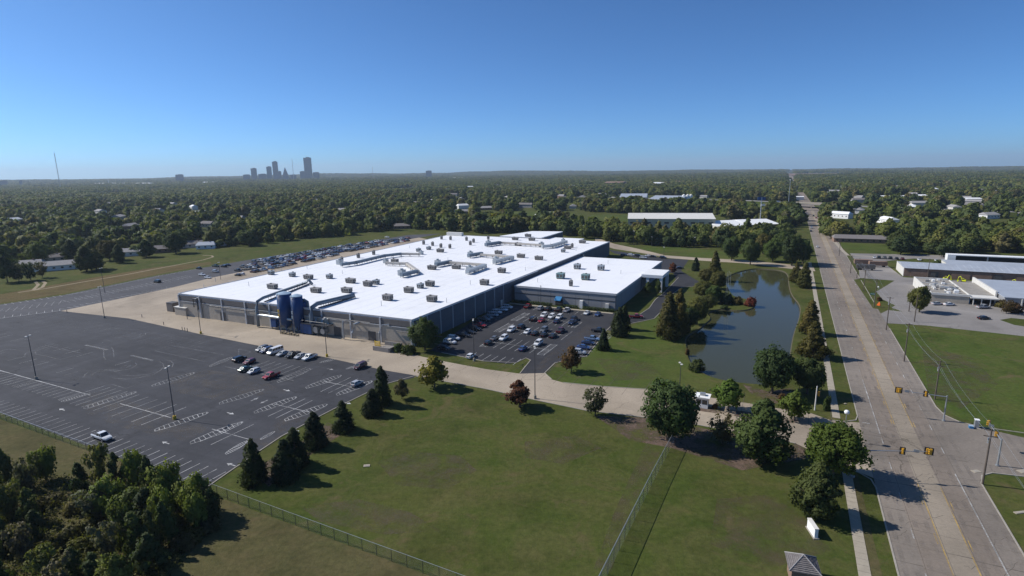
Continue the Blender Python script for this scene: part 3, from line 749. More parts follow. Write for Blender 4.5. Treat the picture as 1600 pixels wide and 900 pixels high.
# -- highway embankment, far fields
mb = MB()
mb.prism([W(1072, -420), W(1090, -420), W(1010, -60), W(965, 8), W(930, 8), W(985, -70)], 0, 6.2)
mb.prism([W(905, 48), W(940, 48), W(880, 150), W(845, 230), W(820, 230), W(855, 140)], 0, 5.2)
structure('highway_embankment', mb, MT['lush'])
sheet('highway', [W(1075, -420), W(1087, -420), W(1008, -60), W(960, 10), W(938, 10), W(990, -68)], 6.25, MT['conc_grey'])
sheet('highway', [W(908, 46), W(937, 46), W(877, 150), W(842, 230), W(823, 230), W(858, 140)], 5.3, MT['conc_grey'])
for z, pts, mt in ((0.3, [(783, 333), (800, 330), (872, 331), (872, 342), (800, 341)], 'lush'), (0.3, [(924, 336), (985, 336), (985, 348), (924, 346)], 'lush'),
                   (0.35, [(1085, 311), (1105, 309), (1190, 316), (1245, 319), (1245, 330), (1170, 327), (1090, 322)], 'lush'), (0.5, [(1094, 309), (1125, 307.5), (1180, 313), (1170, 317), (1110, 316)], 'grass'),
                   (0.5, [(1220, 272), (1305, 271), (1330, 273), (1240, 275)], 'fieldred'), (0.5, [(1330, 274), (1440, 275), (1500, 277), (1420, 279)], 'grass'),
                   (0.5, [(1455, 292), (1490, 282), (1510, 278), (1520, 281), (1500, 289), (1480, 296)], 'dirt'), (0.5, [(1515, 295), (1570, 293), (1600, 298), (1540, 299)], 'dirt'),
                   (0.35, [(752, 338), (800, 336), (800, 339), (756, 341)], 'grass')):
    if mt == 'fieldred' and 'fieldred' not in MT: MT['fieldred'] = M('ploughed_soil', (0.2, 0.13, 0.09), 0.95, var=0.15, sc=0.01)
    pts3 = [at(*p) for p in pts]
    m_ = FlatMB(); mx = [(p.x, p.y, far_height(p.x, p.y) + 3 + z) for p in pts3] if math.hypot(pts3[0].x, pts3[0].y) > 3000 else [(p.x, p.y, z) for p in pts3]
    m_.add(mx, [tuple(range(len(mx)))]); structure('field', m_, MT[mt])
# ================================================================== the factory and its office wing
def local(parent_u, parent_v):
    """a maker of boxes in street-grid axes: (u, v) centre and sizes along u and v"""
    def bx(mb, u, v, z, su, sv, sz, m=0): mb.box(W(u, v, z), (su, sv, sz), UA, m)
    return bx
bx = local(0, 0)
FZ = 9.5
fac = empty('factory_building'); tag(fac, 'huge low factory with a flat white roof and tan panel walls', 'factory')
A0, A1, A2, A3 = (151.2, -236.5), (154.6, -115.0), (386, -112.5), (386, -246.5)
mb = MB()
mb.prism([W(*p) for p in (A0, A1, A2, A3)], 0.0, FZ - 0.5)
mb.prism([W(386.2, -200), W(426, -190), W(431, -165), W(386.2, -165)], 0, FZ + 0.4)
mb.prism([W(386.2, -164.8), W(408, -164.8), W(408, -139), W(386.2, -139)], 0, 7.8)
core = mb.build('wall', MT['wall_blue_shade'], fac)
mb = MB()
roof_pts = [W(*p) for p in (A0, A1, A2, A3)]
mb.prism(roof_pts, FZ - 0.496, FZ)
mb.prism([W(386.3, -200), W(426.2, -190.2), W(431.3, -165), W(386.3, -165)], FZ + 0.405, FZ + 0.9)
mb.prism([W(386.3, -164.7), W(408.2, -164.7), W(408.2, -138.9), W(386.3, -138.9)], 7.805, 8.2)
roof = mb.build('roof', MT['roof_white'], fac)
# raised roof edge
mb = MB()
def edge(mb, a, b, z, w=0.35, h=0.35):
    a, b = W(*a), W(*b); c = (a + b) / 2; d = b - a
    mb.box((c.x, c.y, z + h / 2 - 0.1), (d.length, w, h), math.atan2(d.y, d.x))
edge(mb, A0, A1, FZ); edge(mb, (A1[0] + .2, A1[1]), (385.8, A2[1]), FZ); edge(mb, (A0[0] + .2, A0[1]), A3, FZ); edge(mb, (386, -246.3), (386, -200.2), FZ)
mb.build('roof_edge', MT['trim'], fac)
mb = MB()                                                             # heat-welded seams of the membrane
for k in range(1, 20):
    v = -236 + k * 6.1
    bx(mb, 270, v, FZ + 0.006, 228, 0.14, 0.02)
for k in range(1, 8): bx(mb, 152 + k * 29, -180, FZ + 0.008, 0.12, 126, 0.02)
mb.build('roof_seams', MT['trim2'] if 'trim2' in MT else MT.setdefault('trim2', M('grey_white_seam', (0.68, 0.69, 0.72), 0.6, var=0.03)), fac)
# front wall: bays between pale downpipes
fdir = (W(*A1) - W(*A0)); flen = fdir.length; fdir.normalize(); fang = math.atan2(fdir.y, fdir.x); fn = Vector((fdir.y, -fdir.x, 0))
def front(t, out, z): p = W(*A0) + fdir * t + fn * out; return Vector((p.x, p.y, z))
nb = 9; bw = flen / nb
pan = MB().box((0, 0, 0), (bw - 0.7, 0.22, 6.3)).mesh('wall_panel', MT['wall_tan'])
band = MB().box((0, 0, 0), (bw - 0.7, 0.3, 2.0)).mesh('upper_band', MT['wall_band'])
pil = MB().box((0, 0, 0), (0.62, 0.55, 9.2)).mesh('pilaster', MT['trim'])
ledge = MB().box((0, 0, 0), (bw - 0.74, 0.4, 0.22)).mesh('ledge', MT['trim'])
for i in range(nb):
    t = (i + 0.5) * bw
    link('wall_panel', pan, fac, loc=front(t, 0.12, 3.2), rz=fang)
    link('upper_band', band, fac, loc=front(t, 0.15, 7.9), rz=fang)
    link('ledge', ledge, fac, loc=front(t, 0.19, 6.45), rz=fang)
for i in range(nb + 1): link('pilaster', pil, fac, loc=front(min(max(i * bw, 0.32), flen - 0.32), 0.22, 4.6), rz=fang)
# dock doors and small doors along the front
door_me = MB().box((0, 0, 0), (3.2, 0.16, 3.6)).mesh('dock_door', MT['unit_dark'])
for t in (27, 43, 88, 104): link('dock_door', door_me, fac, loc=front(t, 0.3, 1.82), rz=fang)
# side wall toward the office car park: corrugated panels in bays
sp = W(*A2) - W(*A1); slen = 76.5; sd = sp.normalized(); sn = Vector((sd.y, -sd.x, 0)); sang = math.atan2(sd.y, sd.x)
def side(t, out, z): p = W(*A1) + sd * t + sn * out; return Vector((p.x, p.y, z))
nsb = 9; sw = slen / nsb
spm = MB()
for k in range(4): spm.box((0, 0.02 * (k % 2), -3.1 + k * 2.15), (sw - 0.3, 0.2 + 0.06 * (k % 2), 2.1))
spm = spm.mesh('wall_panel', MT['wall_blue_shade']); spl = MB().box((0, 0, 0), (0.28, 0.4, 9.0)).mesh('pilaster', MT['trim'])
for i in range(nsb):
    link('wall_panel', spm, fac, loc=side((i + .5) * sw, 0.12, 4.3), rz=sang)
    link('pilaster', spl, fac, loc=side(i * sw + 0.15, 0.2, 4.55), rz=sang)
mb = MB(); mb.box(side(138, 0.1, 8.55), (60, 0.2, 1.7), sang); mb.build('wall_panel', MT['wall_blue_shade'], fac)
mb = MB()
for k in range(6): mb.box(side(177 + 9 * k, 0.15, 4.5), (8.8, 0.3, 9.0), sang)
mb.build('wall_panel', MT['wall_blue_shade'], fac)
link('door', MB().box((0, 0, 0), (1.6, 0.2, 2.6)).mesh('door', MT['offwhite']), fac, loc=side(66, 0.35, 1.35), rz=sang)

# rooftop units: photo pixel of the foot, size (m), look
def unit_mesh(su, sv, sz, mt):
    m = MB(); m.box((0, 0, 0.25), (su * 0.9, sv * 0.9, 0.5), 0, 1); m.box((0, 0, 0.5 + sz / 2), (su, sv, sz), 0, 0)
    m.box((0, 0, 0.5 + sz + 0.09), (su * 1.06, sv * 1.06, 0.18), 0, 0)
    for k in range(3):
        x = -su / 2 + su * (0.2 + 0.3 * k)
        m.box((x, -sv / 2 - 0.03, 0.5 + sz * 0.5), (su * 0.2, 0.08, sz * 0.66), 0, 1); m.box((x, sv / 2 + 0.03, 0.5 + sz * 0.5), (su * 0.2, 0.08, sz * 0.66), 0, 1)
    for k in range(2):
        y = -sv / 4 + sv / 2 * k
        m.box((-su / 2 - 0.03, y, 0.5 + sz * 0.5), (0.08, sv * 0.32, sz * 0.6), 0, 1); m.box((su / 2 + 0.03, y, 0.5 + sz * 0.5), (0.08, sv * 0.32, sz * 0.6), 0, 1)
    m.tube([(su * .2, 0, 0.5 + sz + .15), (su * .2, 0, 0.5 + sz + .5)], 0.45, 10, 1)
    return m.mesh('rooftop_unit', [mt, MT['unit_dark']])
UM = {'a': unit_mesh(3.6, 2.6, 1.7, MT['unit']), 'b': unit_mesh(4.4, 2.4, 1.5, MT['unit']), 'c': unit_mesh(2.6, 2.2, 1.4, MT['duct']), 'd': unit_mesh(1.5, 1.4, 2.0, MT['unit']), 'g': unit_mesh(3.6, 3.4, 2.1, MT['unit_green']), 'h': unit_mesh(3.4, 3.0, 2.0, MT['duct'])}
units = [('b', 426, 451), ('c', 424, 429), ('c', 457, 432), ('b', 482, 436), ('c', 515, 435), ('b', 548, 442), ('b', 494, 457), ('b', 542, 457), ('a', 575, 447), ('c', 588, 444), ('a', 606, 469), ('a', 639, 457), ('c', 657, 450), ('a', 672, 447),
         ('a', 675, 471), ('a', 757, 445), ('a', 784, 426), ('b', 675, 421), ('b', 713, 420), ('b', 814, 402.5), ('b', 842, 406), ('b', 688, 394), ('c', 670, 390), ('c', 654, 393), ('a', 617, 411), ('b', 810, 384), ('b', 805, 375), ('b', 831, 376), ('b', 887, 389),
         ('b', 910, 380), ('c', 880, 394), ('b', 825, 370), ('d', 534, 409), ('d', 560, 403), ('d', 584, 398), ('d', 662, 382), ('d', 676, 384), ('d', 690, 374), ('d', 704, 375), ('d', 689, 387), ('d', 703, 388), ('d', 729, 376), ('d', 740, 379), ('d', 735, 383), ('d', 763, 374), ('d', 894, 387), ('b', 779, 397)]
for k, x, y in units:
    p = at(x, y, FZ + (0.9 if (x, y) == (825, 370) else 0)); p.z += 0.003
    link('rooftop_unit', UM[k], fac, loc=p, rz=UA + (math.pi / 2 if k in 'ab' else 0))
pipe_me = MB().tube([(0, 0, 0), (0, 0, 1.8), (0.25, 0, 2.0)], 0.1, 6).mesh('vent_pipe', MT['galv'])
for x, y in [(319, 450), (329, 434), (389, 447), (440, 424), (535, 428), (596, 478), (735, 445), (536, 392), (627, 404), (698, 473), (821, 423), (337, 440), (480, 420), (770, 389), (860, 384), (900, 392), (640, 388), (700, 408)]:
    p = at(x, y, FZ); link('vent_pipe', pipe_me, fac, loc=p, rz=rnd.uniform(0, 6))
# long roof ducts on trestles
def duct(pts, r, mat, name='roof_duct', z=2.0, feet=True, square=True, base=FZ, joints=True):
    mb = MB(); P3 = [at(x, y, base + zz) for x, y, zz in pts]
    if square:
        for a, b in zip(P3[:-1], P3[1:]):
            d = b - a; L = d.length; c = (a + b) / 2
            q = d.to_track_quat('X', 'Z'); hw = r
            vs = [c + q @ Vector((sx * (L / 2 + r * 0.6), sy * hw, sz * hw * 0.8)) for sx in (-1, 1) for sy in (-1, 1) for sz in (-1, 1)]
            mb.add(vs, [(0, 1, 3, 2), (4, 6, 7, 5), (0, 4, 5, 1), (2, 3, 7, 6), (0, 2, 6, 4), (1, 5, 7, 3)])
    else: mb.tube(P3, r, 12)
    o = mb.build(name, mat, fac, smooth=False)
    if feet:
        f = MB()
        for a, b in zip(P3[:-1], P3[1:]):
            L = (b - a).length; n = max(1, int(L / 4)); t = (b - a).normalized(); s = Vector((-t.y, t.x, 0)).normalized() * (r + 0.1)
            for i in range(n + 1):
                p = a + (b - a) * (i / n)
                for sg in (-1, 1): q = p + s * sg; f.tube([(q.x, q.y, base), (q.x, q.y, p.z)], 0.09, 5)
                f.tube([p + s - Vector((0, 0, r)), p - s - Vector((0, 0, r))], 0.07, 5)
        f.build('duct_trestle', MT['steel'], o)
    return o
duct([(534, 413, 1.6), (556, 410, 1.6), (600, 399.5, 1.6), (626, 396.5, 1.6)], 0.9, MT['duct_blue']); duct([(626, 396.5, 1.6), (655, 397, 1.6)], 0.8, MT['duct_tan'])
duct([(628, 429, 1.6), (650, 424, 1.6)], 1.0, MT['duct_blue']); duct([(653, 424, 1.5), (636, 412, 1.5), (604, 411, 1.5)], 0.8, MT['duct_tan'])
duct([(682, 413, 1.6), (703, 409, 1.6)], 1.1, MT['duct_blue']); duct([(703, 410, 1.6), (756, 414, 1.6)], 0.8, MT['duct_tan']); duct([(757, 415, 1.6), (731, 424, 1.6)], 1.1, MT['duct'])
duct([(733, 399, 1.6), (752, 396, 1.6)], 1.1, MT['duct_blue']); duct([(752, 398, 1.6), (799, 401.5, 1.6)], 0.8, MT['duct_tan']); duct([(800, 402, 1.6), (773, 409, 1.6)], 1.1, MT['duct'])
duct([(760, 382, 1.6), (780, 379, 1.6)], 1.2, MT['duct_blue']); duct([(782, 379, 1.5), (846, 383, 1.5)], 0.8, MT['duct_tan']); duct([(848, 385, 1.6), (862, 384, 1.6), (884, 377.5, 1.6)], 1.1, MT['duct'])
for x, y, s in [(531, 413, 1.6), (628, 430, 1.7), (734, 424, 1.6), (684, 413, 1.5), (775, 409.5, 1.6), (735, 399.5, 1.5), (846, 385.5, 1.7), (658, 397.5, 1.3), (603, 411, 1.3), (763, 382, 1.6), (880, 378, 1.3)]:
    mb = MB(); p = at(x, y, FZ); mb.box((p.x, p.y, FZ + s * 0.8), (s * 1.9, s * 1.6, s * 1.6), UA); mb.tube([(p.x, p.y, FZ + s * 1.6), (p.x, p.y, FZ + s * 1.6 + 0.7)], s * 0.5, 10)
    mb.build('duct_fan_box', MT['duct'], fac)
# penthouse screen on the back
mb = MB(); p = at(718, 366, FZ); bx(mb, 383, -238.5, FZ + 1.4, 3, 14, 2.6); mb.build('roof_screen', MT['offwhite'], fac)
# big dust ducts from the yard over the roof edge
def yard_duct(tpos, ptop, r, bend=False):
    pts = [front(tpos, 2.2, 0.4), front(tpos, 2.2, 8.0), front(tpos, 1.6, 10.4), front(tpos, -1.5, 11.3)]
    pts += [at(x, y, FZ + zz) for x, y, zz in ptop]
    mb = MB(); mb.tube(pts, r, 12); o = mb.build('dust_duct', MT['duct_blue'], fac, smooth=True)
    f = MB(); a, b = pts[3], pts[-2] if bend else pts[-1]
    n = 8
    for i in range(1, n + 1):
        p = a + (b - a) * (i / n)
        for sx in (-.7, .7): f.tube([(p.x + sx * UY, p.y - sx * UX, FZ), (p.x + sx * UY, p.y - sx * UX, p.z - r * 0.5)], 0.09, 5)
    f.tube([a - Vector((0, 0, 1.7)) + Vector((.3, 0, 0)), Vector((b.x + .3, b.y, FZ + 0.5))], 0.3, 8)
    f.build('duct_trestle', MT['steel'], o)
yard_duct(49.3, [(478, 441.5, 0.9), (482, 437, 2.4), (488, 444, 0.4)], 0.62, True); yard_duct(77.5, [(548, 462, 1.2), (553, 461, 1.2)], 0.85)
# pipes along the front wall
for pts, r_, mt in (([(49.3, 2.2, 5.2), (68, 2.4, 5.0)], .55, 'galv'), ([(60, 0.5, 6.9), (62, 2.5, 7.4), (64, 2.6, 5.4)], .8, 'galv'), ([(112, 0.4, 7.0), (110, 1.8, 7.0), (109, 2.4, 4.2), (109, 2.4, 0.3)], .3, 'galv'), ([(95, .5, 7.2), (93, 2.6, 6.8), (93, 2.8, .4)], .35, 'galv'), ([(99, .5, 6.6), (98, 2.2, 6.2), (97, 2.4, 3)], .5, 'galv'),
                    ([(10, 0.6, 4.5), (10, 0.6, 8.3), (12.5, 0.6, 8.3), (12.5, 0.6, 3.6)], .22, 'steel'), ([(15, 0.6, 0.2), (15, 0.6, 8.6)], .15, 'steel'), ([(80, 1, 7), (104, 1, 7)], .18, 'steel'), ([(115, .6, 5), (134, .6, 5)], .14, 'steel'), ([(20, .6, 6.0), (46, .6, 6.0)], .12, 'steel')):
    mb = MB(); mb.tube([front(*q) for q in pts], r_, 10); mb.build('wall_pipe', MT[mt], fac)

# office wing
off = empty('office_wing'); tag(off, 'lower grey office block with a white roof joined to the factory', 'office building')
OZ = 7.6
O0, O1, O2, O3 = (230.7, -112.2), (230.7, -64.0), (325, -63.8), (325, -112.2)
mb = MB(); mb.prism([W(*p) for p in (O0, O1, O2, O3)], 0, OZ - 0.4); mb.build('wall', MT['wall_grey'], off)
mb = MB(); mb.prism([W(O0[0] - .25, O0[1]), W(O1[0] - .25, O1[1] + .25), W(O2[0], O2[1] + .25), W(*O3)], OZ - 0.396, OZ); mb.build('roof', MT['roof_white'], off)
mb = MB(); bx(mb, 230.45, -88, OZ - 0.35, 0.3, 48.4, 0.9); bx(mb, 278, -63.6, OZ - 0.35, 95, 0.3, 0.9); mb.build('roof_edge', MT['trim'], off)
mb = MB(); bx(mb, 230.6, -88, 4.15, 0.36, 47.6, 0.16); mb.build('dark_reveal', MT['dark'], off)
pm = MB().box((0, 0, 0), (5.9, 0.2, 3.9)).mesh('wall_panel', MT['wall_grey'])
for k in range(8): link('wall_panel', pm, off, loc=W(230.62, -109.1 + k * 6.0, 2.0), rz=UA - math.pi / 2)
pm2 = MB().box((0, 0, 0), (5.9, 0.2, 2.55)).mesh('upper_panel', MT['wall_grey'])
for k in range(8): link('upper_panel', pm2, off, loc=W(230.62, -109.1 + k * 6.0, 5.6), rz=UA - math.pi / 2)
pm3 = MB().box((0, 0, 0), (7.7, 0.2, 6.6)).mesh('wall_panel', MT['wall_grey'])
for k in range(12):
    if k not in (6, 7): link('wall_panel', pm3, off, loc=W(234.8 + k * 7.85, -63.85, 3.35), rz=UA)
gl = MB(); bx(gl, 283, -63.7, 3.2, 15.5, 0.24, 5.6); gl.build('entrance_glazing', MT['glass'], off)
mu = MB().box((0, 0, 0), (0.16, 0.2, 5.6)).mesh('mullion', MT['trim'])
for k in range(7): link('mullion', mu, off, loc=W(276 + k * 2.35, -63.45, 3.2), rz=UA)
por = MB()
bx(por, 283, -58.3, 7.9, 17.0, 10.4, 1.5); off_portal = por.build('entrance_canopy', MT['white'], off)
cm = MB().box((0, 0, 0), (1.3, 1.3, 7.1)).mesh('column', MT['white'])
for u_, v_ in ((275.4, -54.0), (290.6, -54.0), (275.4, -60.5)): link('column', cm, off, loc=W(u_, v_, 3.6), rz=UA)
for k, x, y in [('g', 876, 435), ('g', 915, 437), ('h', 902, 420), ('h', 939, 422), ('d', 892, 447)]:
    p = at(x, y, OZ); p.z += 0.003; link('rooftop_unit', UM[k], off, loc=p, rz=UA)
for x, y in [(912, 402), (950, 412), (970, 428), (840, 441)]:
    p = at(x, y, OZ); link('vent_pipe', pipe_me, off, loc=p)
mb = MB(); bx(mb, 229.2, -89.9, 3.0, 2.6, 3.0, 0.12)
mb.add([W(227.8, -91.4, 2.9), W(227.8, -88.4, 2.9), W(230.4, -88.4, 4.3), W(230.4, -91.4, 4.3)], [(0, 1, 2, 3)]); mb.build('awning', MT['blue'], off)
mb = MB(); bx(mb, 230.3, -89.9, 1.4, 0.5, 3.4, 2.8); mb.build('door', MT['glass'], off)
mb = MB(); bx(mb, 229.9, -79.2, 1.7, 1.2, 1.4, 3.4); mb.build('entry_porch', MT['white'], off)
mb = MB(); bx(mb, 229.9, -67.5, 1.6, 0.9, 1.5, 3.0); mb.build('side_door', MT['offwhite'], off)

# ================================================================== silos and yard equipment
def silo(x, y, r, top, label, sign):
    b = at(x, y); t = empty('silo', b); tag(t, label, 'silo', 'blue silos in the yard')
    mb = MB()
    for k in range(1): mb.tube([(0, 0, 3.4), (0, 0, top)], r, 28, 0, True)
    shell = mb.build('shell', MT['silo'], t, smooth=False)
    for f in shell.data.polygons: f.use_smooth = len(f.vertices) == 4
    mb = MB(); mb.tube([(0, 0, top + .003), (0, 0, top + .25), (0, 0, top + .8)], [r * 1.02, r * 1.0, r * .3], 28); mb.build('cap', MT['silo_lt'], t)
    mb = MB(); mb.tube([(0, 0, 3.39), (0, 0, 1.0)], [r * 0.98, 0.45], 24); mb.build('hopper_cone', MT['silo'], t)
    for k in range(4):
        a = UA + math.pi / 4 + k * math.pi / 2
        mb = MB(); mb.tube([(math.cos(a) * r * .92, math.sin(a) * r * .92, 0), (math.cos(a) * r * .92, math.sin(a) * r * .92, 4)], 0.17, 6); mb.build('leg', MT['silo'], t)
    mb = MB()
    for k in range(4):
        a = UA + math.pi / 4 + k * math.pi / 2; a2 = a + math.pi / 2
        mb.tube([(math.cos(a) * r * .92, math.sin(a) * r * .92, .4), (math.cos(a2) * r * .92, math.sin(a2) * r * .92, 2.9)], 0.08, 5)
    mb.build('brace', MT['steel'], t)
    mb = MB()
    for s in (-.25, .25): mb.tube([(r + .25, s, .3), (r + .25, s, top + .9)], 0.05, 5)
    for k in range(int(top * 2)): mb.tube([(r + .25, -.25, .5 + k * .5), (r + .25, .25, .5 + k * .5)], 0.035, 4)
    lad = mb.build('ladder', MT['steel'], t); lad.rotation_euler = (0, 0, UA + math.pi)
    face = UA + math.pi - 0.28
    for zz in sign[1]:
        mb = MB(); c = (math.cos(face) * (r + .03), math.sin(face) * (r + .03), zz)
        mb.box(c, (0.08, 1.1, 1.1), face); sg = mb.build('warning_sign', sign[0], t)
        mb = MB()
        for q in (-.28, 0, .28): mb.box((math.cos(face) * (r + .085), math.sin(face) * (r + .085), zz + q), (0.03, 0.8, 0.1), face)
        mb.build('sign_lettering', MT['dark'], sg)
    return t
silo(449, 516, 2.75, 14.6, 'tall wide blue silo with two yellow warning signs', (MT['yellow'], (8.3, 6.6)))
silo(468, 519, 2.25, 14.2, 'narrower blue silo with two pale signs beside the wide one', (MT['silo_lt'], (8.2, 6.4)))
t = empty('cyclone_separator', at(478, 517)); tag(t, 'dark blue cyclone drum on a steel frame beside the narrow silo', 'dust collector')
mb = MB(); mb.tube([(0, 0, 8.2), (0, 0, 11.8)], 1.25, 20); mb.build('drum', MT['silo'], t, smooth=False)
mb = MB(); mb.tube([(0, 0, 8.19), (0, 0, 3.6)], [1.2, 0.3], 20); mb.build('cone', MT['silo'], t)
mb = MB(); mb.tube([(-1.5, 0, 12.1), (.4, 0, 12.4), (1.6, 0, 11.6), (1.8, 0, 9)], 0.55, 10); mb.build('outlet_pipe', MT['duct_blue'], t)
for k in range(4):
    a = k * math.pi / 2 + .4; mb = MB(); mb.tube([(1.5 * math.cos(a), 1.5 * math.sin(a), 0), (1.3 * math.cos(a), 1.3 * math.sin(a), 9)], 0.13, 6); mb.build('leg', MT['steel'], t)
t = empty('filter_house', at(487, 520), UA); tag(t, 'dark steel filter frame with tanks in the shade right of the silos', 'filter unit')
mb = MB(); mb.box((0, 0, 2.3), (5.6, 5.5, 3.6)); mb.build('bin', MT['silo'], t)
mb = MB(); mb.box((0, -4.5, 4.4), (6.0, 13, 0.25)); mb.build('platform', MT['steel'], t)
for px_, py_ in ((-2.7, -10.6), (2.7, -10.6), (-2.7, -6), (2.7, -6), (-2.7, 1.6), (2.7, 1.6)):
    mb = MB(); mb.tube([(px_, py_, 0), (px_, py_, 4.4)], 0.14, 6); mb.build('leg', MT['steel'], t)
for k, (yy, zz, r_) in enumerate(((-4.4, 2.2, 1.3), (-7.8, 2.0, 1.1))):
    mb = MB(); mb.tube([(-2.2, yy, zz), (2.2, yy, zz)], r_, 16); mb.build('tank', MT['galv'], t)
mb = MB()
for k in range(7): mb.tube([(-2.9, -10.8 + k * 2.1, 4.5), (-2.9, -10.8 + k * 2.1, 5.6)], 0.06, 4)
mb.tube([(-2.9, -10.8, 5.6), (-2.9, 1.8, 5.6)], 0.06, 4); mb.build('railing', MT['steel'], t)
mb = MB(); mb.tube([(0, -9, 4.5), (0, -9, 6.2), (1.5, -7, 6.6), (4, -6, 6.2)], 0.42, 9); mb.tube([(-1, -3, 4.5), (0, -3, 6.0), (3, -3, 6.2)], 0.5, 9); mb.build('pipe', MT['galv'], t)
t = empty('control_cabinet', at(432, 514), UA); tag(t, 'dark blue cabinet on legs left of the wide silo', 'cabinet')
mb = MB(); mb.box((0, 0, 2.7), (2.4, 2.6, 3.2)); mb.build('cabinet_body', MT['silo'], t)
for sx in (-1, 1):
    for sy in (-1, 1): mb = MB(); mb.tube([(sx, sy, 0), (sx, sy, 1.15)], 0.1, 5); mb.build('leg', MT['steel'], t)
def rubbish(name, label, cat, x, y, parts, rz=0.0):
    t = empty(name, at(x, y), UA + rz); tag(t, label, cat)
    for nm, mt, fn in parts: mb = MB(); fn(mb); mb.build(nm, MT[mt], t)
rubbish('pallet_stack', 'jumble of pallets and rails at the foot of the silos', 'pallets', 455, 523, [('pallet', 'dirt', lambda m: [m.box((0, -3 + k * 1.5, 0.2 + .15 * (k % 3)), (1.2, 1.1, 0.3 + .3 * (k % 3))) for k in range(6)]), ('rail', 'steel', lambda m: [m.tube([(-1, -5 + k * 1.2, 0), (-1, -5 + k * 1.2, 1.2)], 0.06, 5) for k in range(9)] + [m.tube([(-1, -5, 1.15), (-1, 4.6, 1.15)], 0.06, 5)])])
rubbish('storage_shed', 'low flat-topped tan block shed standing in the yard', 'shed', 291, 491, [('wall', 'wall_tan', lambda m: m.box((0, 0, 1.75), (5.0, 7.5, 3.5))), ('roof', 'offwhite', lambda m: m.box((0, 0, 3.62), (5.4, 7.9, 0.24)))])
rubbish('storage_shed', 'brown roofed shed between the tan shed and factory wall', 'shed', 302, 487, [('wall', 'brick', lambda m: m.box((0, 0, 1.9), (4.0, 7.0, 3.8))), ('roof', 'wall_band', lambda m: m.box((0, 0, 3.9), (4.4, 7.4, 0.2)))])
rubbish('transformer_box', 'brown lean-to box at the factory front left corner', 'utility box', 271, 486, [('body', 'wall_band', lambda m: m.box((0, 0, 2.0), (3.0, 4.2, 4.0))), ('lid', 'unit_dark', lambda m: m.box((0, 0, 4.06), (3.2, 4.4, 0.12)))])
def compactor(x, y, label, mt):
    t = empty('rubbish_skip', at(x, y), UA + 0.1); tag(t, label, 'rubbish skip')
    mb = MB(); mb.add([(-2.2, -1, .2), (2.4, -1, .2), (2.4, 1, .2), (-2.2, 1, .2), (-2.8, -1.1, 1.5), (2.4, -1.1, 2.4), (2.4, 1.1, 2.4), (-2.8, 1.1, 1.5)], [(0, 1, 5, 4), (1, 2, 6, 5), (2, 3, 7, 6), (3, 0, 4, 7), (4, 5, 6, 7), (3, 2, 1, 0)]); mb.build('container', MT[mt], t)
    mb = MB(); mb.tube([(-2.4, 0, 1.2), (-2.4, 0, 2.0)], 0.9, 14); mb.build('hood', MT['white'], t)
    mb = MB()
    for s in (-.9, .9): mb.box((0, s, .1), (4.4, .2, .2))
    mb.build('skid', MT['steel'], t)
compactor(344, 494, 'white hooded compactor below the blue wall hopper', 'offwhite'); compactor(359, 497, 'white hooded compactor, middle of three along the wall', 'offwhite'); compactor(381, 500, 'white hooded compactor nearest the silos', 'offwhite')
rubbish('wall_hopper', 'pale blue hopper fixed high on the factory wall', 'hopper', 337, 489, [('bin', 'hopper' if 'hopper' in MT else MT.setdefault('hopper', M('pale_blue_bin', (0.16, 0.3, 0.6), 0.5)) and 'hopper', lambda m: m.prism([(-1, -1.6), (1, -1.6), (1, 1.6), (-1, 1.6)], 2.6, 4.6)), ('stand', 'steel', lambda m: [m.tube([(sx, sy, 0), (sx, sy, 2.6)], 0.1, 5) for sx in (-.8, .8) for sy in (-1.3, 1.3)])])
rubbish('pump_unit', 'rusty pump unit left of the silos by the wall', 'pump', 411, 503, [('body', 'wall_band', lambda m: m.tube([(0, -1.2, 1.2), (0, 1.2, 1.2)], 1.1, 12)), ('base', 'steel', lambda m: m.box((0, 0, .15), (2, 3, .3)))])
rubbish('loading_dock', 'grey walled loading dock with a ramp near the corner tree', 'loading dock', 606, 545, [('wall', 'conc_grey', lambda m: [m.box((0, -3.4, .8), (7, .4, 1.6)), m.box((-3.4, .2, .8), (.4, 6.7, 1.6)), m.box((3.0, .2, .8), (.4, 6.7, 1.6))]), ('floor', 'conc_grey', lambda m: m.box((0, 0, .14), (6.3, 6.2, .2)))])
rubbish('exhaust_hood', 'pale curved exhaust hood beside the loading dock', 'exhaust hood', 602, 531, [('hood', 'offwhite', lambda m: m.tube([(0, 0, 0), (0, 0, 2.6), (-.5, -.8, 3.6), (-1.4, -1.8, 3.6)], [0.7, 0.7, 0.9, 1.2], 14))])
rubbish('yellow_barrier', 'stack of yellow steel barriers beside the loading dock', 'barrier', 590, 541, [('bar', 'yellow', lambda m: [m.tube([(0, -1.2, .3 + .45 * k), (0, 1.2, .3 + .45 * k)], 0.16, 8) for k in range(4)]), ('post', 'yellow', lambda m: [m.tube([(0, s, 0), (0, s, 2)], 0.12, 8) for s in (-1.1, 1.1)])])
rubbish('scrap_rail', 'thin rusty frame leaning by the factory wall right of the silos', 'metal frame', 553, 521, [('bar', 'red', lambda m: [m.tube([(0, -2 + k, 0), (.8, -2.4 + k, 2.4)], 0.09, 5) for k in range(4)]), ('rail', 'steel', lambda m: m.tube([(.8, -2.4, 2.4), (.8, .6, 2.4)], 0.08, 5))])
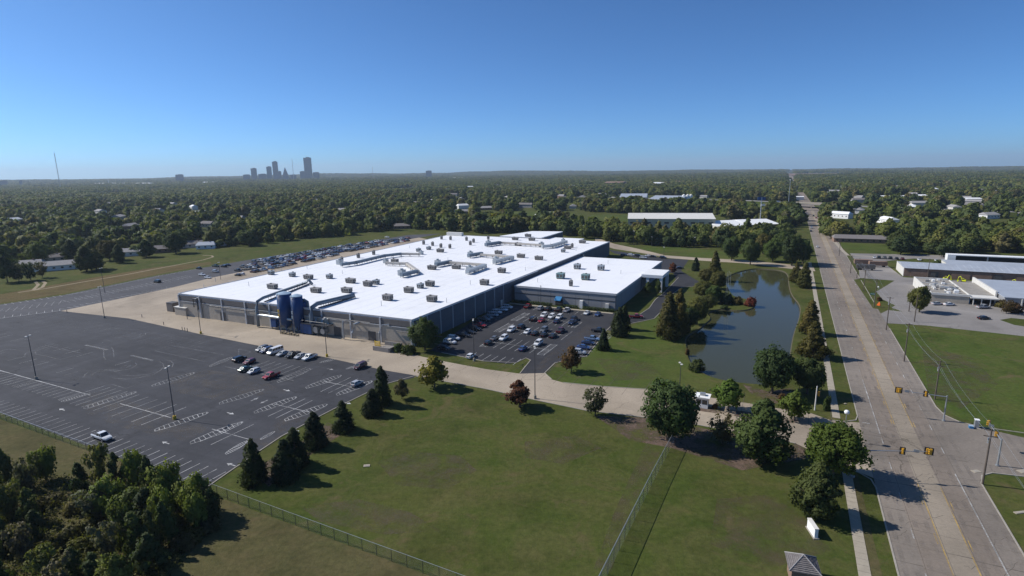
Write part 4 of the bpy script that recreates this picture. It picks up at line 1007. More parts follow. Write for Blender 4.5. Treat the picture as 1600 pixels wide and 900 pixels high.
# ================================================================== trees
def leaf_mesh(name, P, Nn, size, rng, flat=0.55):
    """quads at P facing Nn, as one mesh whose shading follows the clump they belong to"""
    n = len(P)
    nr = Nn + rng.normal(0, flat, (n, 3)); nr /= np.linalg.norm(nr, axis=1)[:, None]
    a = rng.normal(0, 1, (n, 3)); t = np.cross(nr, a); t /= np.linalg.norm(t, axis=1)[:, None] + 1e-9
    b = np.cross(nr, t)
    s = size * rng.uniform(0.6, 1.35, n)[:, None]
    el = rng.uniform(0.6, 1.0, n)[:, None]
    V = np.stack([P - t * s - b * s * el * .5, P + t * s * .25 - b * s * el, P + t * s + b * s * el * .4, P - t * s * .2 + b * s * el], 1).reshape(-1, 3)
    me = bpy.data.meshes.new(name)
    me.vertices.add(4 * n); me.vertices.foreach_set('co', V.astype(np.float32).ravel())
    me.loops.add(4 * n); me.loops.foreach_set('vertex_index', np.arange(4 * n, dtype=np.int32))
    me.polygons.add(n); me.polygons.foreach_set('loop_start', np.arange(0, 4 * n, 4, dtype=np.int32))
    me.polygons.foreach_set('loop_total', np.full(n, 4, dtype=np.int32))
    me.polygons.foreach_set('use_smooth', np.ones(n, dtype=bool))
    me.update()
    sm = Nn + (nr - Nn) * 0.35; sm /= np.linalg.norm(sm, axis=1)[:, None]
    me.normals_split_custom_set_from_vertices(np.repeat(sm, 4, 0).tolist())
    return me
def unit(rng, n):
    d = rng.normal(0, 1, (n, 3)); return d / np.linalg.norm(d, axis=1)[:, None]
def crown_mesh(name, shape, r, h0, h1, nleaf, leaf, ncl, clr, seed, mat, density=1.0):
    """clumps of leaves through a crown reaching from height h0 to h1 with radius r"""
    rng = np.random.default_rng(seed)
    hh = h1 - h0
    if shape == 'round':
        d = unit(rng, ncl); rr = rng.uniform(0.45, 1.0, ncl) ** 0.5
        lob = 1 + 0.22 * np.sin(d[:, 0] * 4 + seed) * np.cos(d[:, 1] * 3.3 + seed * 2)
        C = d * (rr * lob)[:, None] * np.array([r, r, hh / 2]) * 0.86; C[:, 2] += (h0 + h1) / 2
        cr = clr * r * rng.uniform(0.7, 1.3, ncl)
    elif shape == 'pear':
        t = rng.uniform(0, 1, ncl); a = rng.uniform(0, 2 * np.pi, ncl)
        prof = np.where(t < .35, 0.55 + t / .35 * .45, ((1 - t) / .65) ** 0.75)
        rad_ = prof * r * rng.uniform(0.3, 0.95, ncl)
        C = np.stack([np.cos(a) * rad_, np.sin(a) * rad_, h0 + t * hh * .95], 1); cr = clr * r * rng.uniform(0.7, 1.3, ncl) * (0.55 + 0.5 * prof)
    elif shape == 'cone':
        t = rng.uniform(0, 1, ncl) ** 1.25; a = rng.uniform(0, 2 * np.pi, ncl)
        prof = np.minimum(1, t * 7 + .68) * (1 - t) ** (0.62 if r < 3 else 0.82) * (1 + .16 * np.sin(a * 2 + seed + t * 5))
        rad_ = prof * r * rng.uniform(0.55, 0.92, ncl)
        C = np.stack([np.cos(a) * rad_, np.sin(a) * rad_, h0 + t * hh * .96], 1); cr = clr * r * rng.uniform(0.75, 1.2, ncl) * (0.35 + 0.75 * (1 - t))
    elif shape == 'vase':
        t = rng.uniform(0, 1, ncl); a = rng.uniform(0, 2 * np.pi, ncl)
        rad_ = (0.35 + 0.65 * t ** .7) * r * rng.uniform(.2, .95, ncl)
        C = np.stack([np.cos(a) * rad_, np.sin(a) * rad_, h0 + t * hh * .95], 1); cr = clr * r * rng.uniform(0.6, 1.2, ncl)
    else:                                                             # bush
        d = unit(rng, ncl); d[:, 2] = np.abs(d[:, 2]); C = d * rng.uniform(.4, .9, ncl)[:, None] * np.array([r, r, hh]); C[:, 2] += h0; cr = clr * r * rng.uniform(.7, 1.3, ncl)
    k = rng.integers(0, ncl, nleaf)
    d = unit(rng, nleaf); d[:, 2] += 0.25; d /= np.linalg.norm(d, axis=1)[:, None]
    P = C[k] + d * (cr[k] * np.where(rng.uniform(0, 1, nleaf) < .1, rng.uniform(1.1, 1.5, nleaf), rng.uniform(0.5, 1.12, nleaf)))[:, None]
    P[:, 2] = np.maximum(P[:, 2], max(0.1, h0 * .6))
    cen = np.array([0, 0, h0 + hh * .4]); o = P - cen; o /= np.linalg.norm(o, axis=1)[:, None] + 1e-9
    Nn = d * .62 + o * .55; Nn /= np.linalg.norm(Nn, axis=1)[:, None]
    me = leaf_mesh(name, P, Nn, leaf, rng); me.materials.append(mat); return me
def trunk_mesh(name, r, h, crown_r, limbs, seed, lean=0.0):
    rg = random.Random(seed); mb = MB()
    mb.tube([(0, 0, -.1), (0, 0, .3), (lean * h * .5, 0, h * .5), (lean * h, lean * h * .3, h)], [r * 1.5, r, r * .75, r * .22], 7)
    for i in range(limbs):
        a = 2 * math.pi * i / max(1, limbs) + rg.uniform(-.5, .5); z0 = h * rg.uniform(.3, .75); L = crown_r * rg.uniform(.55, .9)
        mb.tube([(lean * z0, 0, z0), (math.cos(a) * L * .5, math.sin(a) * L * .5, z0 + L * .45), (math.cos(a) * L, math.sin(a) * L, z0 + L * .8)], [r * .42, r * .28, r * .08], 5)
    return mb.mesh(name, MT['bark'], True)

KINDS = {}
def kind(key, shape, r, h0, h1, nleaf, leaf, ncl, clr, trunk, variants, far=False):
    ls = []
    for v in range(variants):
        s = len(KINDS) * 31 + v * 7 + 3
        ls.append((trunk_mesh('trunk', trunk, h0 + (h1 - h0) * .75, r, 6 if shape in ('round', 'vase', 'pear') else 0, s),
                   crown_mesh('crown', shape, r, h0, h1, nleaf, leaf, ncl, clr, s, MT['leaf_far' if far else 'leaf'])))
    KINDS[key] = (ls, r, h1)
kind('round', 'round', 5.0, 1.5, 10.0, 11500, .235, 120, .22, .32, 4)
kind('pear', 'pear', 4.4, 0.8, 11.0, 11500, .235, 130, .215, .32, 3)
kind('cone', 'cone', 2.5, 0.05, 8.0, 6500, .19, 110, .36, .2, 5)
kind('cypress', 'cone', 4.2, 1.0, 14.0, 11000, .25, 150, .27, .35, 3)
kind('young', 'pear', 2.6, 1.4, 6.0, 2600, .24, 34, .32, .12, 3)
kind('sparse', 'vase', 2.8, 0.9, 5.0, 1700, .17, 60, .22, .1, 2)
kind('bush', 'bush', 1.8, 0.05, 1.9, 1500, .16, 30, .3, .08, 2)
kind('thicket', 'pear', 2.5, 0.15, 6.0, 3200, .19, 42, .26, .1, 4)
kind('scrub', 'vase', 2.4, 0.2, 5.0, 2400, .18, 44, .26, .08, 3)
kind('leafy', 'round', 2.6, 0.1, 5.2, 3600, .2, 50, .28, .1, 3)
kind('wood', 'round', 5.6, 1.2, 11.5, 2200, .62, 60, .28, .3, 5, True)
kind('woodtall', 'pear', 5.0, 0.8, 14.0, 2200, .62, 60, .28, .3, 3, True)

def tree(k, x, y, top, wpx, color, label, cat='tree', group=None, name=None, parent=None, var=None, sink=0.0):
    p = at(x, y); h = height_to(x, y, top) if top else None
    ls, r, hm = KINDS[k]
    h = h or hm; m = mpp(p); w = wpx * m / 2
    tm, cm = ls[rnd.randrange(len(ls)) if var is None else var % len(ls)]
    t = empty(name or {'bush': 'bush', 'cone': 'evergreen_tree', 'cypress': 'conifer_tree'}.get(k, 'tree'), p, rnd.uniform(0, 6.28)); tag(t, label, cat, group)
    sc = (w / r, w / r, h / hm)
    link('trunk', tm, t, scale=sc); link('crown', cm, t, scale=sc, color=tuple(c * rnd.uniform(.93, 1.07) for c in color))
    return t
G_DK = (0.052, 0.078, 0.028); G_MD = (0.075, 0.108, 0.03); G_BR = (0.075, 0.115, 0.022); G_OL = (0.09, 0.094, 0.03); G_YL = (0.16, 0.15, 0.025)
RED = (0.13, 0.05, 0.03); BRN = (0.1, 0.065, 0.03); GREY = (0.085, 0.085, 0.05); CON = (0.03, 0.046, 0.02); CYP = (0.09, 0.09, 0.028)
gl_ = 'evergreens along the car park edge'
for a in [('cone', 398, 753, 686, 42, CON, 'dark evergreen at the bottom corner of the big car park'), ('cone', 448, 748, 686, 44, CON, 'dark bushy evergreen in front of its taller twin'), ('cone', 463, 728, 668, 40, CON, 'dark evergreen standing close behind another one'),
          ('cone', 493, 697, 643, 40, CON, 'dark broad evergreen, next above the overlapping pair'), ('cone', 537, 673, 626, 34, CON, 'dark pointed evergreen midway up the car park edge'), ('cone', 583, 648, 607, 34, CON, 'low rounded evergreen below the tallest one'),
          ('cone', 598, 632, 571, 31, CON, 'tall narrow dark evergreen at the top of the row')]: tree(*a, group=gl_)
for a in [('young', 628, 623, 594, 24, GREY, 'thin grey-green sapling right of the tall evergreen'), ('young', 679, 605, 559, 48, G_YL, 'yellow-green tree on the lawn beside the concrete drive'),
          ('young', 812, 636, 596, 46, RED, 'red-brown autumn tree on the lawn below the drive'), ('sparse', 930, 650, 610, 50, GREY, 'sparse brownish bush tree at the lower edge of the drive'),
          ('round', 1044, 688, 597, 88, G_DK, 'big dark tree at the top end of the long fence'), ('sparse', 1128, 693, 653, 52, GREY, 'sparse grey bush tree between two big dark trees'),
          ('pear', 1191, 720, 624, 92, G_DK, 'big spreading green tree below the guard booth drive'), ('round', 1300, 746, 662, 92, G_BR, 'big bright green tree at the corner of drive and road'),
          ('pear', 1273, 806, 722, 74, G_DK, 'dark ragged tree above the white sign slab'), ('young', 1138, 642, 594, 46, G_BR, 'small bright green tree right of the guard booth'),
          ('young', 1241, 657, 612, 42, G_BR, 'small bright green tree on the drive island near the road'), ('round', 1206, 615, 544, 64, G_DK, 'round dark tree at the bottom end of the pond'),
          ('round', 1261, 615, 560, 54, G_DK, 'round dark tree between the pond end and the pavement'), ('cypress', 1270, 558, 501, 48, CYP, 'olive pyramid tree, lowest between pond and road'),
          ('cypress', 1265, 522, 468, 38, CYP, 'olive pyramid tree, second up between pond and road'), ('cypress', 1256, 449, 410, 27, CYP, 'olive pyramid tree at the upper pond corner by the road'),
          ('cypress', 1243, 441, 408, 20, CYP, 'thin olive tree behind the one at the upper pond corner'), ('cone', 943, 547, 513, 19, CON, 'small dark cone tree beside the blue parked cars'),
          ('cone', 968, 525, 480, 26, (0.04, 0.055, 0.022), 'front tree of the two cones by the office drive bend'), ('cone', 975, 515, 477, 22, CON, 'rear tree of the two cones by the office drive bend'), ('cone', 963, 512, 484, 16, CON, 'slim cone tree left of the pair by the drive bend'),
          ('young', 893, 581, 543, 33, BRN, 'brown-red tree at the entrance of the office car park'), ('cypress', 1044, 529, 455, 44, CYP, 'tall olive-brown tree on the left pond bank, front one'),
          ('cypress', 1060, 523, 450, 40, CYP, 'tallest olive tree on the left pond bank, behind the front one'), ('round', 1089, 507, 466, 36, G_OL, 'leaning olive tree over the left pond shore'), ('round', 1076, 517, 480, 30, G_DK, 'dark tree tucked between the tall pond bank trees'),
          ('cypress', 1116, 438, 391, 27, CYP, 'tall pyramid tree above the pond head near the back drive'), ('cone', 1087, 423, 402, 13, CON, 'small cone tree on the lawn beside the dark drive'), ('round', 1103, 443, 420, 22, G_OL, 'olive tree left of the tall pyramid by the pond head'),
          ('round', 1123, 452, 424, 26, G_OL, 'olive tree hanging over the upper left pond shore'), ('round', 1098, 466, 440, 30, G_OL, 'rounded olive tree on the bank behind the flagpoles'), ('round', 1116, 474, 447, 26, G_MD, 'green tree left of the flagpoles'), ('round', 1106, 486, 460, 28, G_OL, 'low spreading tree at the foot of the peninsula'),
          ('round', 664, 547, 500, 46, G_MD, 'big leafy tree at the near corner of the factory'), ('sparse', 618, 533, 512, 22, GREY, 'bare pale tree against the factory front wall'), ('round', 915, 402, 389, 21, G_DK, 'dark round tree showing over the roof in the wall notch'),
          ('young', 1051, 427, 411, 15, RED, 'small red tree beyond the office entrance drive'), ('young', 1012, 462, 441, 13, G_DK, 'small dark tree in front of the white entrance canopy'), ('young', 1028, 459, 438, 12, G_DK, 'small dark tree right of the entrance column'),
          ('round', 1436, 488, 448, 32, G_OL, 'olive tree at the left end of the low shop'), ('sparse', 1572, 490, 470, 22, BRN, 'small brown tree in front of the right hand shop wall'), ('young', 1462, 424, 407, 18, G_MD, 'small tree against the long brick warehouse'),
          ('round', 1143, 407, 370, 30, G_DK, 'dark roadside tree, leftmost above the back drive'), ('round', 1172, 414, 374, 30, G_DK, 'dark tree close above the back drive, second from left'), ('round', 1207, 409, 376, 30, G_MD, 'green tree in the clump where back drive meets road'),
          ('round', 1237, 415, 368, 36, G_DK, 'large dark tree at the corner of back drive and road'), ('round', 1254, 412, 376, 28, G_DK, 'dark tree nearest the road at the back drive corner'), ('round', 1222, 398, 362, 34, G_MD, 'green tree behind the clump at the back drive corner'),
          ('round', 1192, 397, 366, 30, G_OL, 'olive tree at the rear of the back drive clump'), ('round', 275, 396, 365, 32, G_DK, 'dark round tree standing alone at the meadow edge'), ('pear', 136, 424, 384, 34, G_DK, 'dark tree at the right end of the white house'),
          ('pear', 151, 421, 388, 30, G_OL, 'olive tree beside the dark one by the white house'), ('pear', 187, 411, 382, 22, G_DK, 'dark tree by the meadow edge, middle of the houses'), ('young', 12, 441, 401, 30, G_DK, 'thin dark tree at the left frame edge of the meadow'),
          ('sparse', 30, 440, 412, 26, GREY, 'grey thin tree in front of the white house, left one'), ('sparse', 48, 438, 411, 26, G_DK, 'thin dark tree in front of the white house'), ('sparse', 67, 434, 411, 22, GREY, 'grey thin tree in front of the white house, right one'), ('young', 41, 400, 383, 24, G_YL, 'yellow-green rounded tree behind the white house'),
          ('pear', 1405, 392, 358, 44, G_DK, 'dark tree at the right end of the mown lawn'), ('young', 860, 345, 332, 18, G_MD, 'rounded green tree in front of the far clearing'),
          ('round', 62, 414, 380, 36, G_MD, 'broad green tree between the two grey roofs at the left'), ('pear', 112, 407, 374, 30, G_DK, 'dark tree behind the right end of the long white house'), ('round', 172, 407, 376, 32, G_OL, 'olive tree left of the bluish-roofed house'), ('pear', 229, 402, 374, 28, G_MD, 'green tree between the bluish-roofed house and brown house'),
          ('round', 288, 385, 358, 30, G_MD, 'green tree just behind the lone round tree'), ('round', 338, 384, 357, 30, G_OL, 'olive tree between the pale blue house and small shed'), ('pear', 8, 428, 388, 36, G_MD, 'broad green tree at the left frame edge behind the meadow'), ('round', 372, 380, 352, 32, G_DK, 'dark tree right of the small white-roofed shed'),
          ('sparse', 910, 460, 449, 8, G_MD, 'small shrub tree against the office wall')]: tree(*a)
for a in [('bush', 1135, 474, 455, 27, (0.05, 0.065, 0.04), 'grey-green clipped bush on the pond peninsula'), ('bush', 1152, 475, 464, 18, (0.12, 0.1, 0.03), 'yellowish bush on the pond peninsula'), ('bush', 1172, 478, 463, 20, (0.16, 0.04, 0.03), 'red bush at the tip of the pond peninsula'),
          ('bush', 1131, 482, 476, 14, G_DK, 'low dark bush on the near shore of the peninsula'), ('bush', 1089, 579, 563, 26, G_DK, 'dark bush at the lower left pond shore'), ('bush', 1292, 641, 619, 12, G_MD, 'small clipped bush by the signal pole at the drive corner'), ('bush', 1117, 638, 629, 10, BRN, 'small brown shrub beside the guard booth'),
          ('bush', 1074, 554, 545, 8, BRN, 'rusty shrub on the left pond shore'), ('bush', 1374, 470, 463, 9, BRN, 'brown shrub on the grass by the road sign'), ('bush', 625, 549, 535, 20, G_DK, 'dark bush beside the loading dock'), ('bush', 640, 553, 538, 24, G_DK, 'dark bush below the tree at the factory corner'),
          ('bush', 1584, 488, 474, 24, BRN, 'brown shrubs by the right hand shop front'), ('bush', 1563, 480, 468, 18, G_OL, 'olive shrub by the shop corner'), ('bush', 1222, 628, 615, 14, BRN, 'rusty bush under the dark pond end tree')]:
    tree(*a, cat='bush')
hedge = empty('hedge', W(228.6, -88)); tag(hedge, 'clipped dark hedge along the foot of the office wall', 'hedge')
rng = np.random.default_rng(5); n = 5200
Pq = np.stack([rng.uniform(-24, 24, n), rng.uniform(-.7, .7, n), rng.uniform(.1, 1.35, n)], 1); ok = ~((abs(Pq[:, 0] + 1.9) < 2.6) | (abs(Pq[:, 0] - 8.8) < 1.1)); Pq = Pq[ok]
Nq = np.stack([rng.normal(0, .3, len(Pq)), np.sign(Pq[:, 1]) * .6, np.full(len(Pq), .8)], 1); Nq /= np.linalg.norm(Nq, axis=1)[:, None]
hm_ = leaf_mesh('foliage', Pq, Nq, .18, rng); hm_.materials.append(MT['leaf']); link('foliage', hm_, hedge, rz=UA - math.pi / 2, color=G_DK)
# the thicket at the bottom left
TH = [(12, 762, 708), (45, 770, 712), (72, 752, 703), (98, 772, 716), (128, 770, 722), (160, 766, 701), (186, 772, 708), (214, 770, 704), (238, 790, 722), (262, 792, 730), (288, 800, 744), (312, 806, 748), (326, 812, 764), (15, 815, 748), (50, 820, 762), (85, 806, 742), (105, 800, 728), (150, 812, 758), (172, 806, 752),
      (206, 818, 764), (232, 826, 760), (258, 830, 766), (284, 832, 770), (308, 828, 776), (10, 868, 800), (38, 876, 812), (66, 884, 820), (92, 868, 800), (60, 850, 790), (190, 858, 800), (214, 866, 806), (240, 862, 800), (262, 850, 792), (170, 880, 826), (205, 900, 838), (236, 892, 836), (28, 912, 850), (72, 918, 860), (118, 905, 850), (150, 912, 862), (0, 940, 872), (100, 945, 885), (185, 935, 872), (-20, 800, 740), (-40, 850, 780), (-30, 900, 830)]
cols = [(0.06, 0.085, 0.033), (0.08, 0.1, 0.036), (0.11, 0.13, 0.045), (0.046, 0.066, 0.03), (0.12, 0.155, 0.042), (0.11, 0.115, 0.08)]
names = {0: 'dark green young tree in the dense thicket at bottom left', 1: 'mid green young tree in the dense thicket at bottom left', 2: 'light green young tree in the thicket at bottom left', 3: 'dark green young tree in the dense thicket at bottom left', 4: 'bright leafy young tree in the thicket at bottom left', 5: 'greyish young tree in the thicket at bottom left'}
for i, (x, y, tp) in enumerate(TH):
    if i in (15, 16, 22, 3, 26, 34, 36, 27): continue
    k = (i * 5 + (i // 4)) % 6
    if x > 200 and y < 840 and i % 2: k = 4
    place = 'along its upper edge by the car park' if y < 790 and x < 235 else 'at its right-hand end by the fence' if x > 235 and y < 840 else 'around its bare clearing' if y < 835 else 'in its lower left part' if x < 150 else 'at its lower right edge'
    tree('leafy' if k == 4 or x > 285 else 'scrub' if k in (2, 5) else 'thicket', x, y, tp + rnd.uniform(-10, 9), rnd.uniform(30, 54), cols[k], ['dark green', 'mid green', 'light green', 'blackish green', 'bright leafy', 'greyish'][k] + ' young tree of the corner thicket ' + place, group='young trees of the bottom left thicket', name='thicket_tree')
for i, (x, y) in enumerate([(20, 775), (85, 785), (145, 785), (175, 790), (225, 806), (255, 812), (275, 822), (318, 822), (250, 878), (75, 868), (205, 842), (40, 800), (15, 842), (290, 855), (225, 915), (120, 800), (140, 830), (108, 842), (130, 860), (60, 800), (180, 842), (160, 850), (300, 845), (328, 826), (30, 845)]):
    tree('bush', x, y, y - rnd.uniform(12, 22), rnd.uniform(26, 40), (0.085, 0.08, 0.04) if i % 2 else G_OL, ('low brownish shrub ' if i % 2 else 'low olive shrub ') + ('at the top of the corner thicket below the fence' if y < 792 else 'at the right end of the corner thicket' if x > 240 else 'beside the bare clearing in the corner thicket' if y < 850 else 'low down in the corner thicket'), 'bush', 'shrubs in the thicket')

# rough undergrowth between the thicket's trees
rng = np.random.default_rng(77); up = []
TP = [(-60, 730), (20, 745), (150, 748), (230, 775), (320, 800), (342, 828), (300, 850), (275, 885), (230, 940), (-60, 980)]
while len(up) < 2600:
    x, y = rng.uniform(-60, 340), rng.uniform(728, 980)
    if inpoly(x, y, TP) and not (95 < x < 150 and 795 < y < 835 and rng.uniform() < .75):
        q = at(x, y); up.append((q.x, q.y))
up = np.array(up); Pu = np.repeat(np.column_stack([up, np.zeros(len(up))]), 12, 0); hu = np.repeat(rng.uniform(.25, 1.5, len(up)) ** 1.4, 12)
Pu[:, :2] += rng.normal(0, .32, (len(Pu), 2)); Pu[:, 2] = rng.uniform(.05, 1, len(Pu)) * hu
Nu = unit(rng, len(Pu)); Nu[:, 2] = np.abs(Nu[:, 2]) + .5; Nu /= np.linalg.norm(Nu, axis=1)[:, None]
um = leaf_mesh('undergrowth', Pu, Nu, .17, rng); um.materials.append(leaf_mat('scrub_leaf', 0.35, 0.3, (0.088, 0.094, 0.034)))
tag(link('undergrowth', um), 'rough low scrub and weeds between the trees of the corner thicket', 'undergrowth', None, 'stuff')

# ------------------------------------------------------------------ woods
WOOD = [[(-420, 490), (-60, 440), (0, 428), (40, 404), (110, 398), (150, 402), (215, 400), (235, 393), (262, 392), (290, 387), (345, 387), (400, 384), (470, 374), (560, 366), (630, 358), (700, 361), (760, 366), (830, 362), (930, 376), (975, 380), (1000, 384), (1100, 389), (1180, 390), (1200, 384), (1246, 372), (1252, 322), (1240, 296), (1233, 283), (1231, 272), (1232, 250), (-420, 250)],
        [(1292, 370), (1306, 376), (1330, 378), (1402, 380), (1405, 398), (1470, 404), (1530, 396), (1600, 397), (1980, 425), (1980, 235), (1239, 250), (1240, 272), (1247, 288), (1262, 306), (1284, 335)]]
CLEAR = [[(755, 334), (783, 330), (872, 330), (990, 334), (990, 361), (915, 362), (880, 353), (783, 350), (755, 348)], [(972, 336), (1130, 336), (1130, 371), (972, 369)], [(1118, 344), (1222, 346), (1222, 370), (1118, 372)], [(1085, 309), (1190, 314), (1250, 317), (1250, 331), (1170, 330), (1085, 324)], [(1242, 316), (1330, 322), (1445, 330), (1450, 340), (1330, 331), (1242, 326)],
         [(830, 332), (880, 332), (880, 346), (830, 346)], [(960, 304), (1082, 306), (1082, 322), (960, 320)], [(1455, 296), (1520, 276), (1525, 282), (1480, 298)], [(1515, 292), (1600, 292), (1600, 300), (1515, 300)], [(1240, 271.5), (1310, 269.5), (1340, 273), (1240, 275)],
         [(1318, 372), (1378, 370), (1380, 378), (1318, 380)], [(1296, 352), (1340, 352), (1352, 362), (1300, 372)], [(1225, 355), (1252, 352), (1252, 372), (1232, 376)], [(745, 334), (802, 333), (802, 343), (745, 344)],
         [(105, 374), (158, 374), (158, 392), (105, 392)], [(195, 382), (235, 382), (235, 398), (195, 398)], [(288, 376), (322, 376), (322, 388), (288, 388)], [(608, 348), (640, 348), (640, 360), (608, 360)], [(1448, 344), (1492, 344), (1492, 362), (1448, 362)], [(1556, 352), (1600, 352), (1600, 368), (1556, 368)],
         [(262, 338), (290, 338), (290, 346), (262, 346)], [(1370, 306), (1452, 308), (1452, 320), (1370, 320)]]
CLEAR += [[(1224, 268), (1240, 268), (1262, 306), (1290, 336), (1244, 336), (1236, 300)], [(640, 310), (760, 306), (770, 310), (650, 315)], [(1330, 338), (1450, 346), (1448, 350), (1330, 343)], [(1480, 330), (1600, 336), (1600, 340), (1480, 334)], [(1290, 296), (1420, 300), (1420, 303), (1290, 299)], [(120, 318), (330, 312), (330, 316), (120, 322)], [(430, 330), (560, 336), (556, 341), (430, 335)], [(860, 316), (960, 318), (955, 323), (860, 321)], [(700, 318), (760, 322), (756, 326), (700, 322)]]
rh = random.Random(21); HOMES = []
for i in range(150):
    zone = i % 5
    x, y = [(rh.uniform(1290, 1610), rh.uniform(292, 352)), (rh.uniform(1290, 1610), rh.uniform(283, 320)), (rh.uniform(690, 1230), rh.uniform(283, 312)), (rh.uniform(400, 960), rh.uniform(286, 335)), (rh.uniform(-10, 420), rh.uniform(292, 360))][zone]
    if any(inpoly(x, y, c) for c in CLEAR) or not any(inpoly(x, y, w) for w in WOOD): continue
    q = at(x, y)
    if any((q - h_).length < 45 for h_ in HOMES): continue
    HOMES.append(q)
def hole(p):                                                           # a yard round each house, open toward us
    for q in HOMES:
        if abs(p[0] - q.x) < 160 and abs(p[1] - q.y) < 160:
            f = q.length; ax = (p[0] * q.x + p[1] * q.y) / f - f; lat = (p[0] * q.y - p[1] * q.x) / f
            if -min(150, f * .17) < ax < 9 and abs(lat) < 11 + f * .004: return True
    return False
def wood_ok(p):
    if hole(p): return False
    x, y = pix((p[0], p[1], 0))
    if not any(inpoly(x, y, w) for w in WOOD): return False
    return not any(inpoly(x, y, c) for c in CLEAR)
rg = np.random.default_rng(11)
def scatter_pts(r0, r1, cell, jit=0.42):
    out = []
    n = int(r1 * 2 / cell)
    gx, gy = np.meshgrid(np.arange(-r1, r1, cell), np.arange(0, r1, cell))
    P = np.stack([gx.ravel(), gy.ravel()], 1) + rg.uniform(-jit, jit, (gx.size, 2)) * cell
    rr = np.hypot(P[:, 0], P[:, 1]); a = np.arctan2(P[:, 0], P[:, 1])
    P = P[(rr > r0) & (rr < r1) & (np.abs(a) < 0.9)]
    return [p for p in P if wood_ok(p)]
near_pts = [p for p in scatter_pts(330, 1500, 10.2, .5) if noise.noise(Vector((p[0] / 45, p[1] / 70, 4.4))) > -.46 or math.hypot(p[0], p[1]) < 520]
def vis(p):                                                            # how large a tree here shows in the photo
    x, y = pix((p[0], p[1], 0)); return -20 < x < 1620
near_pts.sort(key=lambda p: math.hypot(p[0], p[1]) + (0 if vis(p) else 5000))
NIND = 185
WCOL = [(0.085, 0.115, 0.037), (0.11, 0.138, 0.042), (0.062, 0.09, 0.036), (0.126, 0.14, 0.045), (0.14, 0.145, 0.044), (0.118, 0.116, 0.06)]
WLAB = ['dark green', 'mid green', 'very dark', 'olive green', 'yellow-green', 'greyish olive']
def wplace(p):
    x, y = pix((p[0], p[1], 0))
    if x < 130: return 'tree behind the white houses at the left end of the meadow'
    if x < 330: return 'tree behind the row of houses beyond the left meadow'
    if x < 500: return 'tree in the woodland edge beyond the crowded car strip'
    if x < 720: return 'tree in the woodland edge above the far end of the car strip'
    if x < 960: return 'tree in the woodland behind the back edge of the factory roof'
    if x < 1110: return 'tree in the belt between the back drive lawn and tan building'
    if x < 1290: return 'tree in the belt above the pond head and back drive'
    if x < 1410: return 'tree right of the road beyond the mown lawn'
    return 'tree in the wood behind the brick warehouse'
def wcol(p):
    v = noise.noise(Vector((p[0] / 60, p[1] / 60, 0.3))) + rnd.uniform(-.45, .45)
    return 2 if v < -.35 else 0 if v < -.05 else 1 if v < .3 else 3 if v < .55 else 4 if v < .62 else 5
for p in near_pts[:NIND]:
    i = wcol(p); kk = 'woodtall' if rnd.random() < .3 else 'wood'
    ls, r, hm = KINDS[kk]; tm, cm = ls[rnd.randrange(len(ls))]
    t = empty('woodland_tree', (p[0], p[1], 0), rnd.uniform(0, 6.28)); tag(t, ('tall ' if kk == 'woodtall' else 'broad ') + WLAB[i] + ' ' + wplace(p), 'tree', 'trees of the woodland belt')
    s = rnd.uniform(.6, 1.32); sz = s * rnd.uniform(.8, 1.05)
    link('trunk', tm, t, scale=(s, s, sz)); link('crown', cm, t, scale=(s, s, sz), color=WCOL[i])

LEAFC = [leaf_mat('woodland_leaf', 0.12, 0.3, c) for c in WCOL]
src = bpy.data.collections.new('tree_sources'); src2 = bpy.data.collections.new('clump_sources')
def add_src(col, name, me, i):
    me = me.copy(); me.materials[0] = LEAFC[i]
    o = bpy.data.objects.new(name, me); col.objects.link(o); return o
nsrc = 0
for v in range(6):
    me = crown_mesh('crown', 'round' if v % 3 else 'pear', 5.4, .4, 10.5 + v % 3, 520, 1.25, 26, .34, 400 + v, MT['leaf_far'])
    for i in ((0, 1), (2, 3), (0, 5), (1, 3), (4, 0), (2, 1))[v]: add_src(src, 'a%02d' % nsrc, me, i); nsrc += 1
nsrc2 = 0
for v in range(6):
    rr = np.random.default_rng(900 + v); Ps = []; Ns = []
    for j in range(9):
        c = np.array([rr.uniform(-14, 14), rr.uniform(-14, 14), 0]); r_ = rr.uniform(4, 7); h_ = rr.uniform(8, 13)
        d = unit(rr, 70); d[:, 2] = np.abs(d[:, 2]) * .9 + .1; d /= np.linalg.norm(d, axis=1)[:, None]
        Ps.append(c + d * np.array([r_, r_, h_]) * rr.uniform(.8, 1.08, 70)[:, None]); Ns.append(d)
    me = leaf_mesh('crown', np.concatenate(Ps), np.concatenate(Ns), 2.4, rr, .35); me.materials.append(MT['leaf_far'])
    for i in ((0, 1), (2, 3), (0, 5), (1, 3), (1, 0), (2, 1))[v]: add_src(src2, 'b%02d' % nsrc2, me, i); nsrc2 += 1
